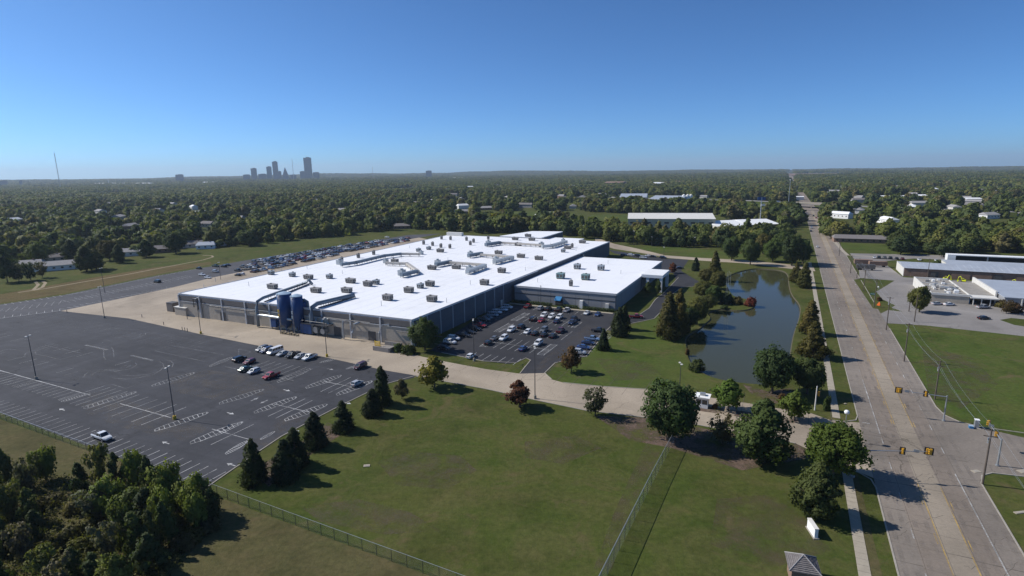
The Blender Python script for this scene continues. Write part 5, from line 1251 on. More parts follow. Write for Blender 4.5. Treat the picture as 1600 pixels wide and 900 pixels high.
def scatter(name, pts, coll, nsrc_, smin, smax, label):
    me = bpy.data.meshes.new(name)
    co = [(p[0], p[1], far_height(p[0], p[1]) - .4) for p in pts]
    me.from_pydata(co, [], [])
    n = len(pts)
    for an, ty, vals in (('pick', 'INT', rg.integers(0, nsrc_, n)), ('turn', 'FLOAT', rg.uniform(0, 6.28, n)), ('size', 'FLOAT', rg.uniform(smin, smax, n))):
        a = me.attributes.new(an, ty, 'POINT'); a.data.foreach_set('value', np.asarray(vals, dtype=np.int32 if ty == 'INT' else np.float32))
    o = link(name, me); tag(o, label, 'woodland', None, 'stuff')
    ng = bpy.data.node_groups.new(name, 'GeometryNodeTree')
    ng.interface.new_socket('Geometry', in_out='INPUT', socket_type='NodeSocketGeometry'); ng.interface.new_socket('Geometry', in_out='OUTPUT', socket_type='NodeSocketGeometry')
    gi, go = ng.nodes.new('NodeGroupInput'), ng.nodes.new('NodeGroupOutput')
    ci = ng.nodes.new('GeometryNodeCollectionInfo'); ci.inputs['Collection'].default_value = coll; ci.inputs['Separate Children'].default_value = True; ci.inputs['Reset Children'].default_value = True
    ip = ng.nodes.new('GeometryNodeInstanceOnPoints'); ip.inputs['Pick Instance'].default_value = True
    def attr(nm, ty):
        a = ng.nodes.new('GeometryNodeInputNamedAttribute'); a.data_type = ty; a.inputs['Name'].default_value = nm; return a.outputs['Attribute']
    ng.links.new(gi.outputs[0], ip.inputs['Points']); ng.links.new(ci.outputs[0], ip.inputs['Instance'])
    ng.links.new(attr('pick', 'INT'), ip.inputs['Instance Index'])
    cx = ng.nodes.new('ShaderNodeCombineXYZ'); ng.links.new(attr('turn', 'FLOAT'), cx.inputs[2]); ng.links.new(cx.outputs[0], ip.inputs['Rotation'])
    ng.links.new(attr('size', 'FLOAT'), ip.inputs['Scale']); ng.links.new(ip.outputs[0], go.inputs[0])
    md = o.modifiers.new('scatter', 'NODES'); md.node_group = ng
    return o
scatter('woodland', near_pts[NIND:], src, nsrc, .55, 1.45, 'broad mass of green trees filling the middle distance')
def thin(pts, lo):                                                     # open patches in the far woods
    return [p for p in pts if noise.noise(Vector((p[0] / 260, p[1] / 420, 9))) > lo]
mid_pts = thin(scatter_pts(1480, 4200, 23), -.42)
scatter('far_woodland', mid_pts, src2, nsrc2, .7, 1.15, 'far woods running back toward the low hills')
far_pts = thin(scatter_pts(4150, 11000, 58), -.35)
scatter('horizon_woodland', far_pts, src2, nsrc2, .9, 1.35, 'hazy woods on the skyline')
print('trees', len(near_pts), len(mid_pts), len(far_pts))
# ================================================================== vehicles
def loft(mb, st, m=0):
    """st: (x, half width, z bottom, z top) stations of a lower body"""
    vs = []
    for x, hw, z0, z1 in st:
        vs += [(x, -hw * .86, z0), (x, -hw, z0 + .18), (x, -hw, z1 - .16), (x, -hw * .9, z1), (x, hw * .9, z1), (x, hw, z1 - .16), (x, hw, z0 + .18), (x, hw * .86, z0)]
    fs = []
    for i in range(len(st) - 1):
        for k in range(8): fs.append((i * 8 + k, i * 8 + (k + 1) % 8, i * 8 + 8 + (k + 1) % 8, i * 8 + 8 + k))
    fs += [tuple(range(8)), tuple(range(len(vs) - 1, len(vs) - 9, -1))]
    mb.add(vs, fs, m)
def house(mb, x0, x1, xr0, xr1, hw, hr, z0, z1, m=0):
    mb.add([(x0, -hw, z0), (x1, -hw, z0), (x1, hw, z0), (x0, hw, z0), (xr0, -hr, z1), (xr1, -hr, z1), (xr1, hr, z1), (xr0, hr, z1)],
           [(0, 1, 5, 4), (1, 2, 6, 5), (2, 3, 7, 6), (3, 0, 4, 7), (4, 5, 6, 7)], m)
def pane(a, b, c, d, inset=.08, out=.012):
    a, b, c, d = map(Vector, (a, b, c, d)); ce = (a + b + c + d) / 4; n = (b - a).cross(d - a).normalized()
    return [p + (ce - p).normalized() * inset + n * out for p in (a, b, c, d)]
SPEC = {  # length stations, greenhouse (x0,x1,xr0,xr1,hw,hr,z0,z1), wheel x, wheel radius
 'sedan': ([(-2.35, .72, .42, .86), (-2.2, .86, .3, .98), (-1.2, .91, .24, 1.0), (1.0, .91, .24, .96), (1.9, .86, .26, .84), (2.3, .74, .34, .68)], (-1.75, 1.25, -1.0, .4, .82, .62, .95, 1.45), (-1.4, 1.42), .33),
 'hatchback': ([(-2.0, .74, .42, .96), (-1.9, .86, .3, 1.02), (-1.0, .9, .24, 1.02), (.9, .9, .24, .98), (1.65, .85, .26, .86), (2.0, .74, .34, .7)], (-1.92, 1.15, -1.55, .3, .82, .64, .98, 1.5), (-1.25, 1.25), .32),
 'suv': ([(-2.35, .78, .45, 1.1), (-2.28, .92, .36, 1.16), (-1.2, .95, .3, 1.16), (1.0, .95, .3, 1.1), (1.95, .9, .32, 1.02), (2.32, .78, .4, .8)], (-2.25, 1.2, -1.95, .5, .88, .72, 1.1, 1.76), (-1.4, 1.42), .37),
 'minivan': ([(-2.45, .8, .4, 1.05), (-2.4, .93, .3, 1.1), (-1.2, .96, .26, 1.1), (1.2, .96, .26, 1.02), (2.1, .88, .28, .9), (2.45, .76, .36, .72)], (-2.4, 1.75, -2.15, .75, .88, .72, 1.04, 1.74), (-1.5, 1.52), .34),
 'van': ([(-2.9, .9, .5, 1.25), (-2.85, .98, .4, 1.3), (0, 1.0, .36, 1.3), (1.6, 1.0, .36, 1.25), (2.5, .92, .38, 1.12), (2.8, .8, .44, .85)], (-2.87, 2.1, -2.8, 1.45, .95, .86, 1.22, 2.15), (-1.75, 1.8), .38),
 'pickup': ([(-2.75, .88, .55, 1.1), (-2.7, .96, .46, 1.12), (-1.0, .97, .4, 1.12), (1.0, .97, .4, 1.1), (2.3, .92, .42, 1.04), (2.75, .82, .48, .86)], (-.7, 1.5, -.45, .75, .88, .74, 1.08, 1.8), (-1.7, 1.75), .4),
}
def car_parts(kind):
    st, g, wx, wr = SPEC[kind]
    b = MB(); loft(b, st); x0, x1, r0, r1, hw, hr, z0, z1 = g; house(b, x0, x1, r0, r1, hw, hr, z0, z1)
    P = []
    A = {'windshield': [pane((x1, -hw, z0), (x1, hw, z0), (r1, hr, z1), (r1, -hr, z1))], 'rear_window': [pane((x0, hw, z0), (x0, -hw, z0), (r0, -hr, z1), (r0, hr, z1))], 'side_window': []}
    n = {'minivan': 3, 'suv': 3, 'van': 4}.get(kind, 2); lo = (x0, x1); hi = (r0, r1)
    for s in (-1, 1):
        q = []
        for k in range(n):
            f0, f1 = k / n, (k + 1) / n
            a = (lo[0] + (lo[1] - lo[0]) * f0, s * hw, z0); bb = (lo[0] + (lo[1] - lo[0]) * f1, s * hw, z0)
            c = (hi[0] + (hi[1] - hi[0]) * f1, s * hr, z1); d = (hi[0] + (hi[1] - hi[0]) * f0, s * hr, z1)
            q.append(pane(a, bb, c, d, .09) if s < 0 else pane(bb, a, d, c, .09))
        A['side_window'].append(q)
    bed = None
    if kind == 'pickup':
        bed = MB(); bed.box((-1.72, 0, 1.13), (1.85, 1.55, 0.02))
    return b, A, bed, wx, wr, st
CAR = {}
def mk(kind):
    b, A, bed, wx, wr, st = car_parts(kind)
    d = {'body': (b.mesh('body', MT['car'], False), [None])}
    for nm in ('windshield', 'rear_window'):
        m = FlatMB()
        for q in A[nm]: m.add(q, [(0, 1, 2, 3)])
        d[nm] = (m.mesh(nm, MT['glass']), [None])
    for i, side_ in enumerate(A['side_window']):
        m = FlatMB()
        for q in side_: m.add(q, [(0, 1, 2, 3)])
        d['side_window%d' % i] = (m.mesh('side_window', MT['glass']), [None])
    if bed: d['cargo_bed'] = (bed.mesh('cargo_bed', MT['dark']), [None])
    w = MB(); w.tube([(0, -.12, 0), (0, .12, 0)], wr, 14); w.tube([(0, -.135, 0), (0, .135, 0)], wr * .58, 10, 1)
    hw = st[2][1]
    d['wheel'] = (w.mesh('wheel', [MT['tyre'], MT['rim']]), [(x, s * (hw - .09), wr) for x in wx for s in (-1, 1)])
    l = MB(); l.box((0, 0, 0), (.14, .34, .16)); z = (st[-1][3] + st[-1][2]) / 2 + .12
    d['headlight'] = (l.mesh('headlight', MT['lamp_white']), [(st[-1][0] - .03, s * (st[-1][1] - .2), z) for s in (-1, 1)])
    l = MB(); l.box((0, 0, 0), (.1, .26, .24)); z = st[0][3] - .14
    d['tail_light'] = (l.mesh('tail_light', MT['lamp_red']), [(st[0][0] - .01, s * (st[0][1] - .16), z) for s in (-1, 1)])
    l = MB(); l.box((0, 0, 0), (.14, .2, .13))
    d['mirror'] = (l.mesh('mirror', MT['car']), [(A and CARM(kind), s * (hw + .08), SPEC[kind][1][6] + .08) for s in (-1, 1)])
    # one light mesh for the far car parks
    f = MB(); f.v = list(b.v); f.f = list(b.f); f.m = [0] * len(b.f)
    for nm in ('windshield', 'rear_window'):
        for q in A[nm]: f.add(q, [(0, 1, 2, 3)], 1)
    for sd_ in A['side_window']:
        for q in sd_: f.add(q, [(0, 1, 2, 3)], 1)
    for x in wx:
        for s in (-1, 1): f.tube([(x, s * (hw - .2), wr), (x, s * (hw + .02), wr)], wr, 8, 2)
    if bed: f.add(bed.v, bed.f, 2)
    d['far'] = f.mesh('body', [MT['car'], MT['glass'], MT['tyre']])
    CAR[kind] = d
def CARM(kind): g = SPEC[kind][1]; return g[1] - .35
for k_ in SPEC: mk(k_)
CC = {'white': (.75, .75, .74), 'silver': (.42, .43, .44), 'grey': (.14, .145, .15), 'black': (.012, .012, .014), 'red': (.3, .012, .015), 'dark red': (.12, .012, .018), 'blue': (.035, .075, .2), 'dark blue': (.015, .03, .085), 'pale blue': (.16, .24, .38), 'tan': (.36, .3, .22), 'green': (.03, .07, .05), 'maroon': (.06, .012, .02)}
def car(kind, colr, p, rz, label, group=None, far=False, cat=None):
    nm = {'suv': 'suv', 'van': 'van', 'pickup': 'pickup_truck', 'minivan': 'minivan'}.get(kind, 'car'); d = CAR[kind]; c = CC[colr]
    p = Vector((p.x, p.y, p.z))
    if far:
        o = link(nm, d['far'], loc=p, rz=rz, color=c); tag(o, label, cat or {'suv': 'SUV', 'pickup': 'pickup truck', 'van': 'van'}.get(kind, 'car'), group); return o
    t = empty(nm, p, rz); tag(t, label, cat or {'suv': 'SUV', 'pickup': 'pickup truck', 'van': 'van'}.get(kind, 'car'), group)
    for k, v in d.items():
        if k == 'far': continue
        for loc in v[1]: link(v[0].name.split('.')[0], v[0], t, loc=loc or (0, 0, 0), color=c)
    return t
VA = UA - math.pi / 2                                                  # heading across the street grid
def cpx(x, y, z): p = at(x, y); p.z = z; return p
# big car park: photo pixel of the ground centre, heading (u = along the road)
g1 = 'cars in the big car park'
for k, c, x, y, h, l in [('suv', 'grey', 410, 548, 180, 'dark grey SUV at the left end of the row by the yard'), ('minivan', 'dark blue', 417, 550, 180, 'dark minivan between the end SUV and the long white van'), ('van', 'white', 430, 552, 180, 'long white passenger van in the row by the concrete yard'), ('sedan', 'silver', 442, 555, 180, 'silver sedan right of the white passenger van'),
                         ('pickup', 'black', 458, 557, 180, 'black pickup truck two places right of the white van'), ('sedan', 'silver', 470, 559, 180, 'silver car between black pickup and white pickup'), ('pickup', 'white', 484, 561, 180, 'white pickup truck at the right end of the yard row'),
                         ('suv', 'black', 375, 564, 0, 'black SUV beside a hatched island, top of the small group'), ('hatchback', 'dark red', 390, 568, 180, 'dark red car right of the black SUV'), ('sedan', 'green', 384, 579, 0, 'dark green car left of the pale silver hatchback'), ('hatchback', 'silver', 397, 583, 180, 'pale silver hatchback left of the red pickup'),
                         ('pickup', 'red', 424, 590, 180, 'bright red pickup truck beside a striped island'), ('hatchback', 'silver', 558, 602, 0, 'silver hatchback alone on a striped island near the evergreens'), ('minivan', 'maroon', 563, 575, 180, 'dark maroon minivan alone at the yard edge'), ('pickup', 'white', 160, 686, -90, 'white pickup truck alone by the fence above the thicket')]:
    car(k, c, cpx(x, y, 0.02), UA + rad(h), l, g1)
# office car park
g2 = 'cars in the office car park'
for k, c, x, y, h, l in [('suv', 'white', 793, 482, 90, 'white SUV, topmost of the column along the shaded factory wall'), ('pickup', 'white', 784, 486, 90, 'white pickup, second from the top along the factory wall'), ('suv', 'white', 776, 490, 90, 'white SUV, third from the top along the factory wall'), ('minivan', 'silver', 770, 494, 90, 'silver minivan, fourth from the top along the factory wall'), ('sedan', 'grey', 762, 498, 90, 'dark grey sedan above the red pickup along the wall'),
                         ('pickup', 'grey', 756, 501, 90, 'grey pickup just above the black car along the wall'), ('sedan', 'black', 748, 507, 90, 'black sedan directly above the red pickup truck'), ('pickup', 'red', 749, 511, 90, 'red pickup truck behind the lamp post along the wall'), ('suv', 'black', 742, 516, 90, 'black SUV directly below the red pickup'),
                         ('sedan', 'black', 733, 521, 90, 'black sedan above the pair of white SUVs'), ('pickup', 'black', 724, 526, 90, 'black pickup just above the white SUV pair'), ('suv', 'white', 709, 531, 90, 'upper white SUV of the pair low along the wall'), ('suv', 'white', 703, 537, 90, 'lower white SUV of the pair low along the wall'), ('sedan', 'black', 694, 546, 90, 'black car in the shade of the corner tree'),
                         ('hatchback', 'white', 736, 559, 0, 'white hatchback alone in the bottom row beside the lamp post'),
                         ('pickup', 'red', 825, 481, 0, 'red pickup at the left end of the row by the office'), ('suv', 'silver', 845, 484, 0, 'silver SUV in the row by the office walk'), ('suv', 'black', 857, 485, 0, 'black SUV in the row by the office walk'), ('pickup', 'black', 873, 486, 0, 'black pickup in the row below the blue awning'), ('pickup', 'white', 886, 487, 0, 'white pickup in the row by the office, right of the awning'), ('sedan', 'white', 917, 491, 180, 'white sedan second from the right in the office row'), ('sedan', 'blue', 934, 493, 180, 'slate blue sedan at the right end of the office row'),
                         ('suv', 'black', 833, 501, 0, 'black SUV left of the bright red car in the middle rows'), ('suv', 'white', 850, 495, 180, 'white SUV above the bright red car'), ('suv', 'white', 862, 497, 180, 'white SUV, middle of three above the blue-black car'), ('suv', 'white', 874, 498, 180, 'white SUV, right one of three in the middle row'), ('sedan', 'red', 846, 503, 180, 'bright red sedan in the middle of the office car park'), ('sedan', 'dark blue', 870, 504, 0, 'dark blue sedan right of the bright red one'), ('suv', 'black', 897, 500, 0, 'black SUV behind the dark pickup at the row end'), ('pickup', 'dark blue', 894, 506, 180, 'dark blue truck with pale front at the row end'),
                         ('suv', 'white', 799, 518, 180, 'white SUV beside the hatched island in the left middle row'), ('suv', 'black', 815, 513, 0, 'black SUV above right of the white SUV by the island'), ('hatchback', 'white', 824, 521, 180, 'white hatchback in the stalls in the centre of the park'), ('sedan', 'black', 836, 523, 0, 'black sedan right of the white hatchback'), ('suv', 'grey', 850, 518, 180, 'grey SUV behind the black sedans in the centre'), ('sedan', 'black', 850, 525, 0, 'black sedan in front of the grey SUV'), ('sedan', 'black', 864, 527, 0, 'black sedan at the right end of the centre row'), ('pickup', 'dark red', 876, 519, 0, 'dark red pickup right of the centre row'),
                         ('hatchback', 'black', 763, 538, 0, 'black car at the left end of the lower middle row'), ('sedan', 'grey', 773, 531, 0, 'dark grey sedan behind the white and black pair'), ('suv', 'white', 787, 531, 180, 'white SUV in the lower middle row beside the black car'), ('sedan', 'blue', 817, 547, 0, 'blue sedan in the lower row by the entrance'), ('suv', 'white', 841, 539, 180, 'white SUV beside the striped island at the entrance'),
                         ('pickup', 'black', 935, 519, 90, 'black pickup at the top of the right hand row'), ('pickup', 'pale blue', 925, 532, 90, 'pale blue pickup above the row of blue cars'), ('sedan', 'dark blue', 919, 538, 90, 'dark blue sedan in the right hand row by the cone tree'), ('sedan', 'blue', 912, 545, 90, 'blue sedan in the right hand row by the cone tree'), ('suv', 'silver', 905, 553, 90, 'silver SUV at the bottom of the right hand row'),
                         ('pickup', 'red', 994, 497, 70, 'red pickup driving on the office drive bend')]:
    car(k, c, cpx(x, y, 0.048), UA - rad(h), l, g2)
for k, c, x, y, h, l in [('suv', 'black', 975, 400, 90, 'black SUV parked behind the office, left end'), ('suv', 'white', 986, 400, 90, 'white SUV parked behind the office roof'), ('suv', 'black', 997, 401, 90, 'black SUV next to the white SUV behind the office'), ('suv', 'white', 1005, 404, 90, 'white SUV in front of the row behind the office'), ('sedan', 'white', 1013, 401, 90, 'white sedan in the row behind the office'), ('sedan', 'black', 1020, 402, 90, 'black sedan right of the white one behind the office'), ('suv', 'black', 1036, 404, 90, 'black SUV alone at the right end behind the office'), ('sedan', 'black', 1062, 420, 60, 'black sedan beside the small red tree')]:
    car(k, c, cpx(x, y, 0.05), UA - rad(h), l, 'cars behind the office', far=False)
# the crowded strip left of the factory
g3 = 'cars in the long strip left of the factory'
ordn = lambda n: '%d%s' % (n, 'th' if 10 <= n % 100 <= 20 else {1: 'st', 2: 'nd', 3: 'rd'}.get(n % 10, 'th'))
pal = ['white'] * 5 + ['silver'] * 5 + ['black'] * 6 + ['grey'] * 4 + ['red', 'dark red', 'dark red', 'blue', 'dark blue', 'dark blue', 'tan', 'maroon', 'pale blue']
kin = ['sedan'] * 4 + ['suv'] * 4 + ['pickup'] * 3 + ['minivan', 'hatchback']
kname = {'suv': 'SUV', 'pickup': 'pickup', 'minivan': 'minivan', 'sedan': 'sedan', 'hatchback': 'hatchback'}
def row(px0, px1, fill, rowname, flip, skip=()):
    a, b = at(*px0), at(*px1); d = b - a; L = d.length; d.normalize(); n = 0; s = 0
    while s < L:
        if rnd.random() < fill and not any(q0 < s < q1 for q0, q1 in skip):
            n += 1; p = a + d * s; p.z = 0.036; c = rnd.choice(pal); k = rnd.choice(kin)
            car(k, c, p, math.atan2(d.y, d.x) + math.pi / 2 + (math.pi if (rnd.random() < .5) else 0) + rnd.uniform(-.03, .03), '%s %s, %s from the near end of the %s row of the strip' % (c, kname[k], ordn(n), rowname), g3, far=True)
        s += 2.85
row((398, 410), (548, 383.5), .82, 'outer', 0); row((380, 418), (548, 388), .9, 'second', 0); row((372, 424), (545, 391.5), .93, 'third', 0); row((372, 431), (530, 398), .86, 'inner', 0)
row((548, 384), (600, 376.5), .7, 'far outer', 0); row((545, 388.5), (622, 376), .8, 'far second', 0); row((545, 393), (640, 376), .85, 'far inner', 0); row((600, 379), (640, 372.5), .5, 'farthest', 0)
for k, c, x, y, l in [('minivan', 'black', 246, 441.5, 'black minivan alone in the empty part of the strip'), ('sedan', 'white', 316, 430.5, 'white sedan driving up the strip, left of two'), ('sedan', 'white', 325, 435, 'white sedan near the factory corner side of the strip'), ('suv', 'silver', 337, 425.5, 'silver SUV beside the lamp post in the strip'), ('sedan', 'black', 311, 420.5, 'black sedan at the meadow edge of the strip'), ('pickup', 'green', 337, 417, 'dark green pickup at the meadow edge of the strip'),
                      ('suv', 'black', 350, 417.5, 'black SUV, left of two at the outer strip edge'), ('sedan', 'black', 356, 415.5, 'black sedan, right of two at the outer strip edge'), ('sedan', 'white', 605, 371.5, 'white sedan alone high in the strip by the meadow')]:
    car(k, c, cpx(x, y, 0.036), VA + rnd.choice((0, math.pi)) if c == 'black' else VA, l, g3, far=True)
# trailers parked on the strip by the factory
# on the road, the shop forecourt and elsewhere
for k, c, x, y, h, l in [('sedan', 'white', 1277, 387, 0, 'white car driving toward us in the left lanes of the road'), ('sedan', 'black', 1267, 362, 180, 'dark car far down the left lanes of the road'), ('suv', 'black', 1271, 338, 0, 'dark car just before the road bridge, left lanes'), ('sedan', 'red', 1275, 341, 0, 'reddish car just before the road bridge, right lanes'), ('suv', 'silver', 1268, 357, 180, 'silver car far down the road beside the dark one'), ('suv', 'black', 1279, 348, 0, 'black SUV far down the right lanes of the road')]:
    car(k, c, cpx(x, y, 0.058), UA + rad(h), l, 'cars on the main road', far=True)
for k, c, x, y, h, l in [('sedan', 'silver', 1464, 476.5, 60, 'silver-grey sedan parked left of the white one at the shop'), ('sedan', 'white', 1483, 477.5, 60, 'white sedan parked against the shop front'), ('pickup', 'silver', 1536, 482, 60, 'silver pickup parked under the shop canopy edge'), ('sedan', 'black', 1537, 499, 60, 'black sedan driving across the shop forecourt')]:
    car(k, c, cpx(x, y, 0.055), UA - rad(h), l, 'cars at the shop')
for k, c, x, l in [('sedan', 'white', 1366, 'white sedan, leftmost in the row below the mown lawn'), ('suv', 'black', 1373, 'black SUV second in the row below the mown lawn'), ('suv', 'grey', 1382, 'grey SUV in the row below the mown lawn'), ('suv', 'black', 1391, 'black SUV near the right of the row below the lawn'), ('sedan', 'black', 1401, 'black sedan at the right of the row below the lawn'), ('sedan', 'dark red', 1410, 'dark red sedan right of the row below the lawn'), ('sedan', 'white', 1436, 'white sedan behind the brick warehouse roof'), ('sedan', 'white', 1463, 'white sedan behind the warehouse, right one')]:
    car(k, c, cpx(x, 403.5 + (x - 1366) * .05, 0.05), UA, l, 'cars below the mown lawn', far=True)
# ================================================================== lamps, poles, signals, fences, small buildings
def tilted(p): return Vector((p.x, p.y, 0))
def lamp_post(x, y, top, label, base='yellow', heads=2, group='car park lamp posts'):
    p = at(x, y); h = height_to(x, y, top); t = empty('lamp_post', p, UA + .5); tag(t, label, 'lamp post', group)
    if base:
        mb = MB(); mb.tube([(0, 0, 0), (0, 0, .95)], [.42, .36], 12); mb.build('base', MT[base], t)
    mb = MB(); mb.tube([(0, 0, 0.9 if base else 0), (0, 0, h - .15)], [.13, .075], 8); mb.build('pole', MT['steel'], t)
    for s in ((-1, 1) if heads == 2 else (1,)):
        mb = MB(); mb.tube([(0, 0, h - .2), (s * .45, 0, h - .1)], .05, 5); mb.build('arm', MT['steel'], t)
        mb = MB(); mb.box((s * .75, 0, h), (.62, .46, .22)); mb.build('lamp_head', MT['offwhite'], t)
for a in [(57, 593, 525, 'lamp post at the end of the long white line, left of the car park', 'wallc'), (273, 655, 574, 'lamp post with yellow base on a striped island', 'yellow'), (163.5, 497, 448, 'lamp post at the far left yard edge', 'wallc'), (314, 521.5, 466, 'lamp post on the yard edge before the tan shed', 'yellow'),
          (511, 557.5, 498, 'lamp post with yellow base before the silos', 'yellow'), (836, 623, 543, 'lamp post beside the red tree on the drive', 'wallc'), (741, 564, 500, 'lamp post on the grass strip of the office car park', 'wallc'), (164, 458, 419, 'lamp post at the meadow edge of the strip', None), (1062, 606, 568, 'slim lamp post near the lower pond shore', None),
          (845, 478, 447, 'lamp post in front of the office wall', None), (345, 437, 410, 'lamp post among the first cars of the strip', None), (990, 384, 361, 'lamp post at the back drive, left of two', None), (1018, 385, 370, 'lamp post at the back drive, right of two', None), (1085, 387, 371, 'lamp post on the far lawn by the woods', None), (911, 377, 352, 'lamp post behind the factory roof corner', None), (1037, 404, 386, 'short lamp post behind the office car row', None), (1135, 391, 374, 'lamp post on the far lawn near the roadside trees', None)]:
    if a[4] == 'wallc' and 'wallc' not in MT: MT['wallc'] = M('lamp_base_concrete', (0.3, 0.27, 0.22), 0.9)
    lamp_post(*a)
# flagpoles
for i, (x, y, top, l) in enumerate([(1133.5, 474, 427, 'bare flagpole on the peninsula, left of three'), (1136, 474.5, 424, 'bare flagpole on the peninsula, middle and tallest'), (1139, 474, 427, 'bare flagpole on the peninsula, right of three')]):
    p = at(x, y); h = height_to(x, y, top); t = empty('flagpole', p); tag(t, l, 'flagpole', 'flagpoles')
    mb = MB(); mb.tube([(0, 0, 0), (0, 0, h)], [.11, .05], 8); mb.build('pole', MT['galv'], t)
    mb = MB(); mb.tube([(0, 0, h), (0, 0, h + .12), (0, 0, h + .24)], [.05, .14, .03], 8); mb.build('finial', MT['galv'], t)
# wooden power poles
POLES = []
for x, y, top, l, arms in [(1535, 757, 670, 'wooden power pole nearest us on the corner verge', 2), (1460.5, 624, 563, 'wooden power pole beside the signal mast, second from us', 2), (1412.5, 565, 505, 'wooden power pole in the field edge, third from us', 1), (1384.5, 516, 464, 'wooden power pole at the field corner by the drive', 1), (1428.5, 503, 461, 'wooden pole by the tree at the shop drive', 0), (1420, 487, 466, 'short thick wooden post left of the shop tree', 0),
                           (1365.5, 480, 436, 'wooden power pole by the orange sign', 1), (1349, 455, 413, 'wooden power pole at the roadside island', 1), (1338.5, 435, 409, 'wooden power pole by the fenced compound', 1), (1328.5, 427, 399, 'wooden power pole beyond the fenced compound', 1), (1449, 434, 404, 'tall pole against the brick warehouse', 1), (1311, 400, 375, 'thin wooden pole by the pale path, far', 1)]:
    p = at(x, y); h = height_to(x, y, top); t = empty('power_pole', p, UA); tag(t, l, 'power pole', 'wooden power poles along the road')
    mb = MB(); mb.tube([(0, 0, 0), (0, 0, h)], [.19, .12], 8); mb.build('pole', MT['wood'], t)
    for k in range(arms): mb = MB(); mb.box((0, 0, h - .35 - k * 1.2), (.12, 2.2, .14)); mb.build('crossarm', MT['wood'], t)
    if arms == 2 or (arms and y > 500): mb = MB(); mb.tube([(.3, .1, h - 3), (.3, .1, h - 2)], .24, 10); mb.build('transformer', MT['galv'], t)
    if arms and y > 400 and x != 1449: POLES.append((p, h))
POLES.sort(key=lambda q: toUV(q[0])[0])
first = POLES[0][0]; POLES.insert(0, (W(toUV(first)[0] - 45, toUV(first)[1] + .5), POLES[0][1]))
for (p0, h0), (p1, h1) in zip(POLES[:-1], POLES[1:]):
    for off, dz in ((-1.0, -.25), (0.9, -.25), (0.1, -1.5)):
        n = Vector((UY, -UX, 0)) * off; pts = []
        for i in range(9):
            s = i / 8; q = p0.lerp(p1, s) + n; q.z = h0 * (1 - s) + h1 * s + dz - 1.1 * 4 * s * (1 - s); pts.append(q)
        mb = MB(); mb.tube(pts, .016, 4, cap=False)
        o = mb.build('power_line', MT['galv']); tag(o, 'thin sagging overhead wire strung between the roadside power poles', 'wire', 'overhead wires')
# traffic signals
def signal_head(t, loc, rz, n=3, wide=False):
    o = empty('signal_head', loc, rz); o.parent = t
    mb = MB(); mb.box((.14, 0, 0), (.05, .95 if not wide else 1.5, 1.5)); mb.build('backplate', MT['dark'], o)
    mb = MB()
    for yy in ((0,) if not wide else (-.26, .26)): mb.box((0, yy, 0), (.3, .38, 1.15))
    mb.build('housing', MT['signal'], o)
    for k in range(3):
        mb = MB(); mb.tube([(-.15, 0, -.37 + k * .37), (-.36, 0, -.37 + k * .37)], .15, 10); mb.build('visor', MT['signal'], o)
def mast(base, top_z, end, heads, label, vis=True):
    t = empty('traffic_signal', base); tag(t, label, 'traffic signal', 'traffic signals at the junction')
    e = Vector(end) - Vector(base)
    mb = MB(); mb.tube([(0, 0, 0), (0, 0, .3)], .35, 10); mb.build('foot', MT['galv'], t)
    mb = MB(); mb.tube([(0, 0, .25), (0, 0, top_z)], [.19, .13], 10); mb.build('pole', MT['galv'], t)
    mb = MB(); mb.tube([(0, 0, top_z - .35), (e.x, e.y, top_z + .15)], [.12, .05], 8); mb.build('mast_arm', MT['galv'], t)
    for f, wide, rz in heads: signal_head(t, (e.x * f, e.y * f, top_z - .25 + .5 * f - .1), rz, 3, wide)
    mb = MB(); mb.box((e.x * .8, e.y * .8, top_z + .1), (.06, .9, .6), UA); mb.build('street_sign', MT['galv'], t)
    return t
b1 = W(119.5, 15.2); e1 = at(1456, 706, 6.2); e1 = Vector((e1.x, e1.y, 0)); mast(b1, 6.1, e1, [(.965, True, UA), (.62, False, UA)], 'signal mast reaching over the road from behind the bright corner tree')
b2 = at(1474, 658); e2 = at(1402, 611, 6.4); mast(b2, height_to(1474, 658, 618), Vector((e2.x, e2.y, 0)), [(.97, True, UA), (.42, False, UA)], 'signal mast on the far right verge reaching over the road')
b3 = at(1558, 728); e3 = at(1545, 661, 6.0); mast(b3, 5.9, Vector((e3.x, e3.y, 0)), [(.99, False, VA), (.35, False, VA)], 'signal mast at the side street corner nearest us')
b4 = at(1273, 641); t = empty('traffic_signal', b4); tag(t, 'short pale signal pole at the drive corner, one yellow head', 'traffic signal', 'traffic signals at the junction')
mb = MB(); mb.tube([(0, 0, 0), (0, 0, 6.4)], [.18, .12], 10); mb.build('pole', MT['offwhite'], t); signal_head(t, (.65, -.1, 4.4), VA); mb = MB(); mb.tube([(0, 0, 4.6), (.6, -.1, 4.6)], .05, 5); mb.build('bracket', MT['galv'], t)
t = empty('camera_globe', at(1318, 690)); tag(t, 'white globe lamp on a pole behind the bright corner tree', 'lamp'); mb = MB(); mb.tube([(0, 0, 0), (0, 0, 6.9)], .09, 8); mb.build('pole', MT['galv'], t)
mb = MB(); mb.tube([(0, 0, 6.5), (0, 0, 6.65), (0, 0, 7.0), (0, 0, 7.35), (0, 0, 7.5)], [.1, .42, .55, .42, .1], 14); mb.build('globe', MT['white'], t, smooth=True)
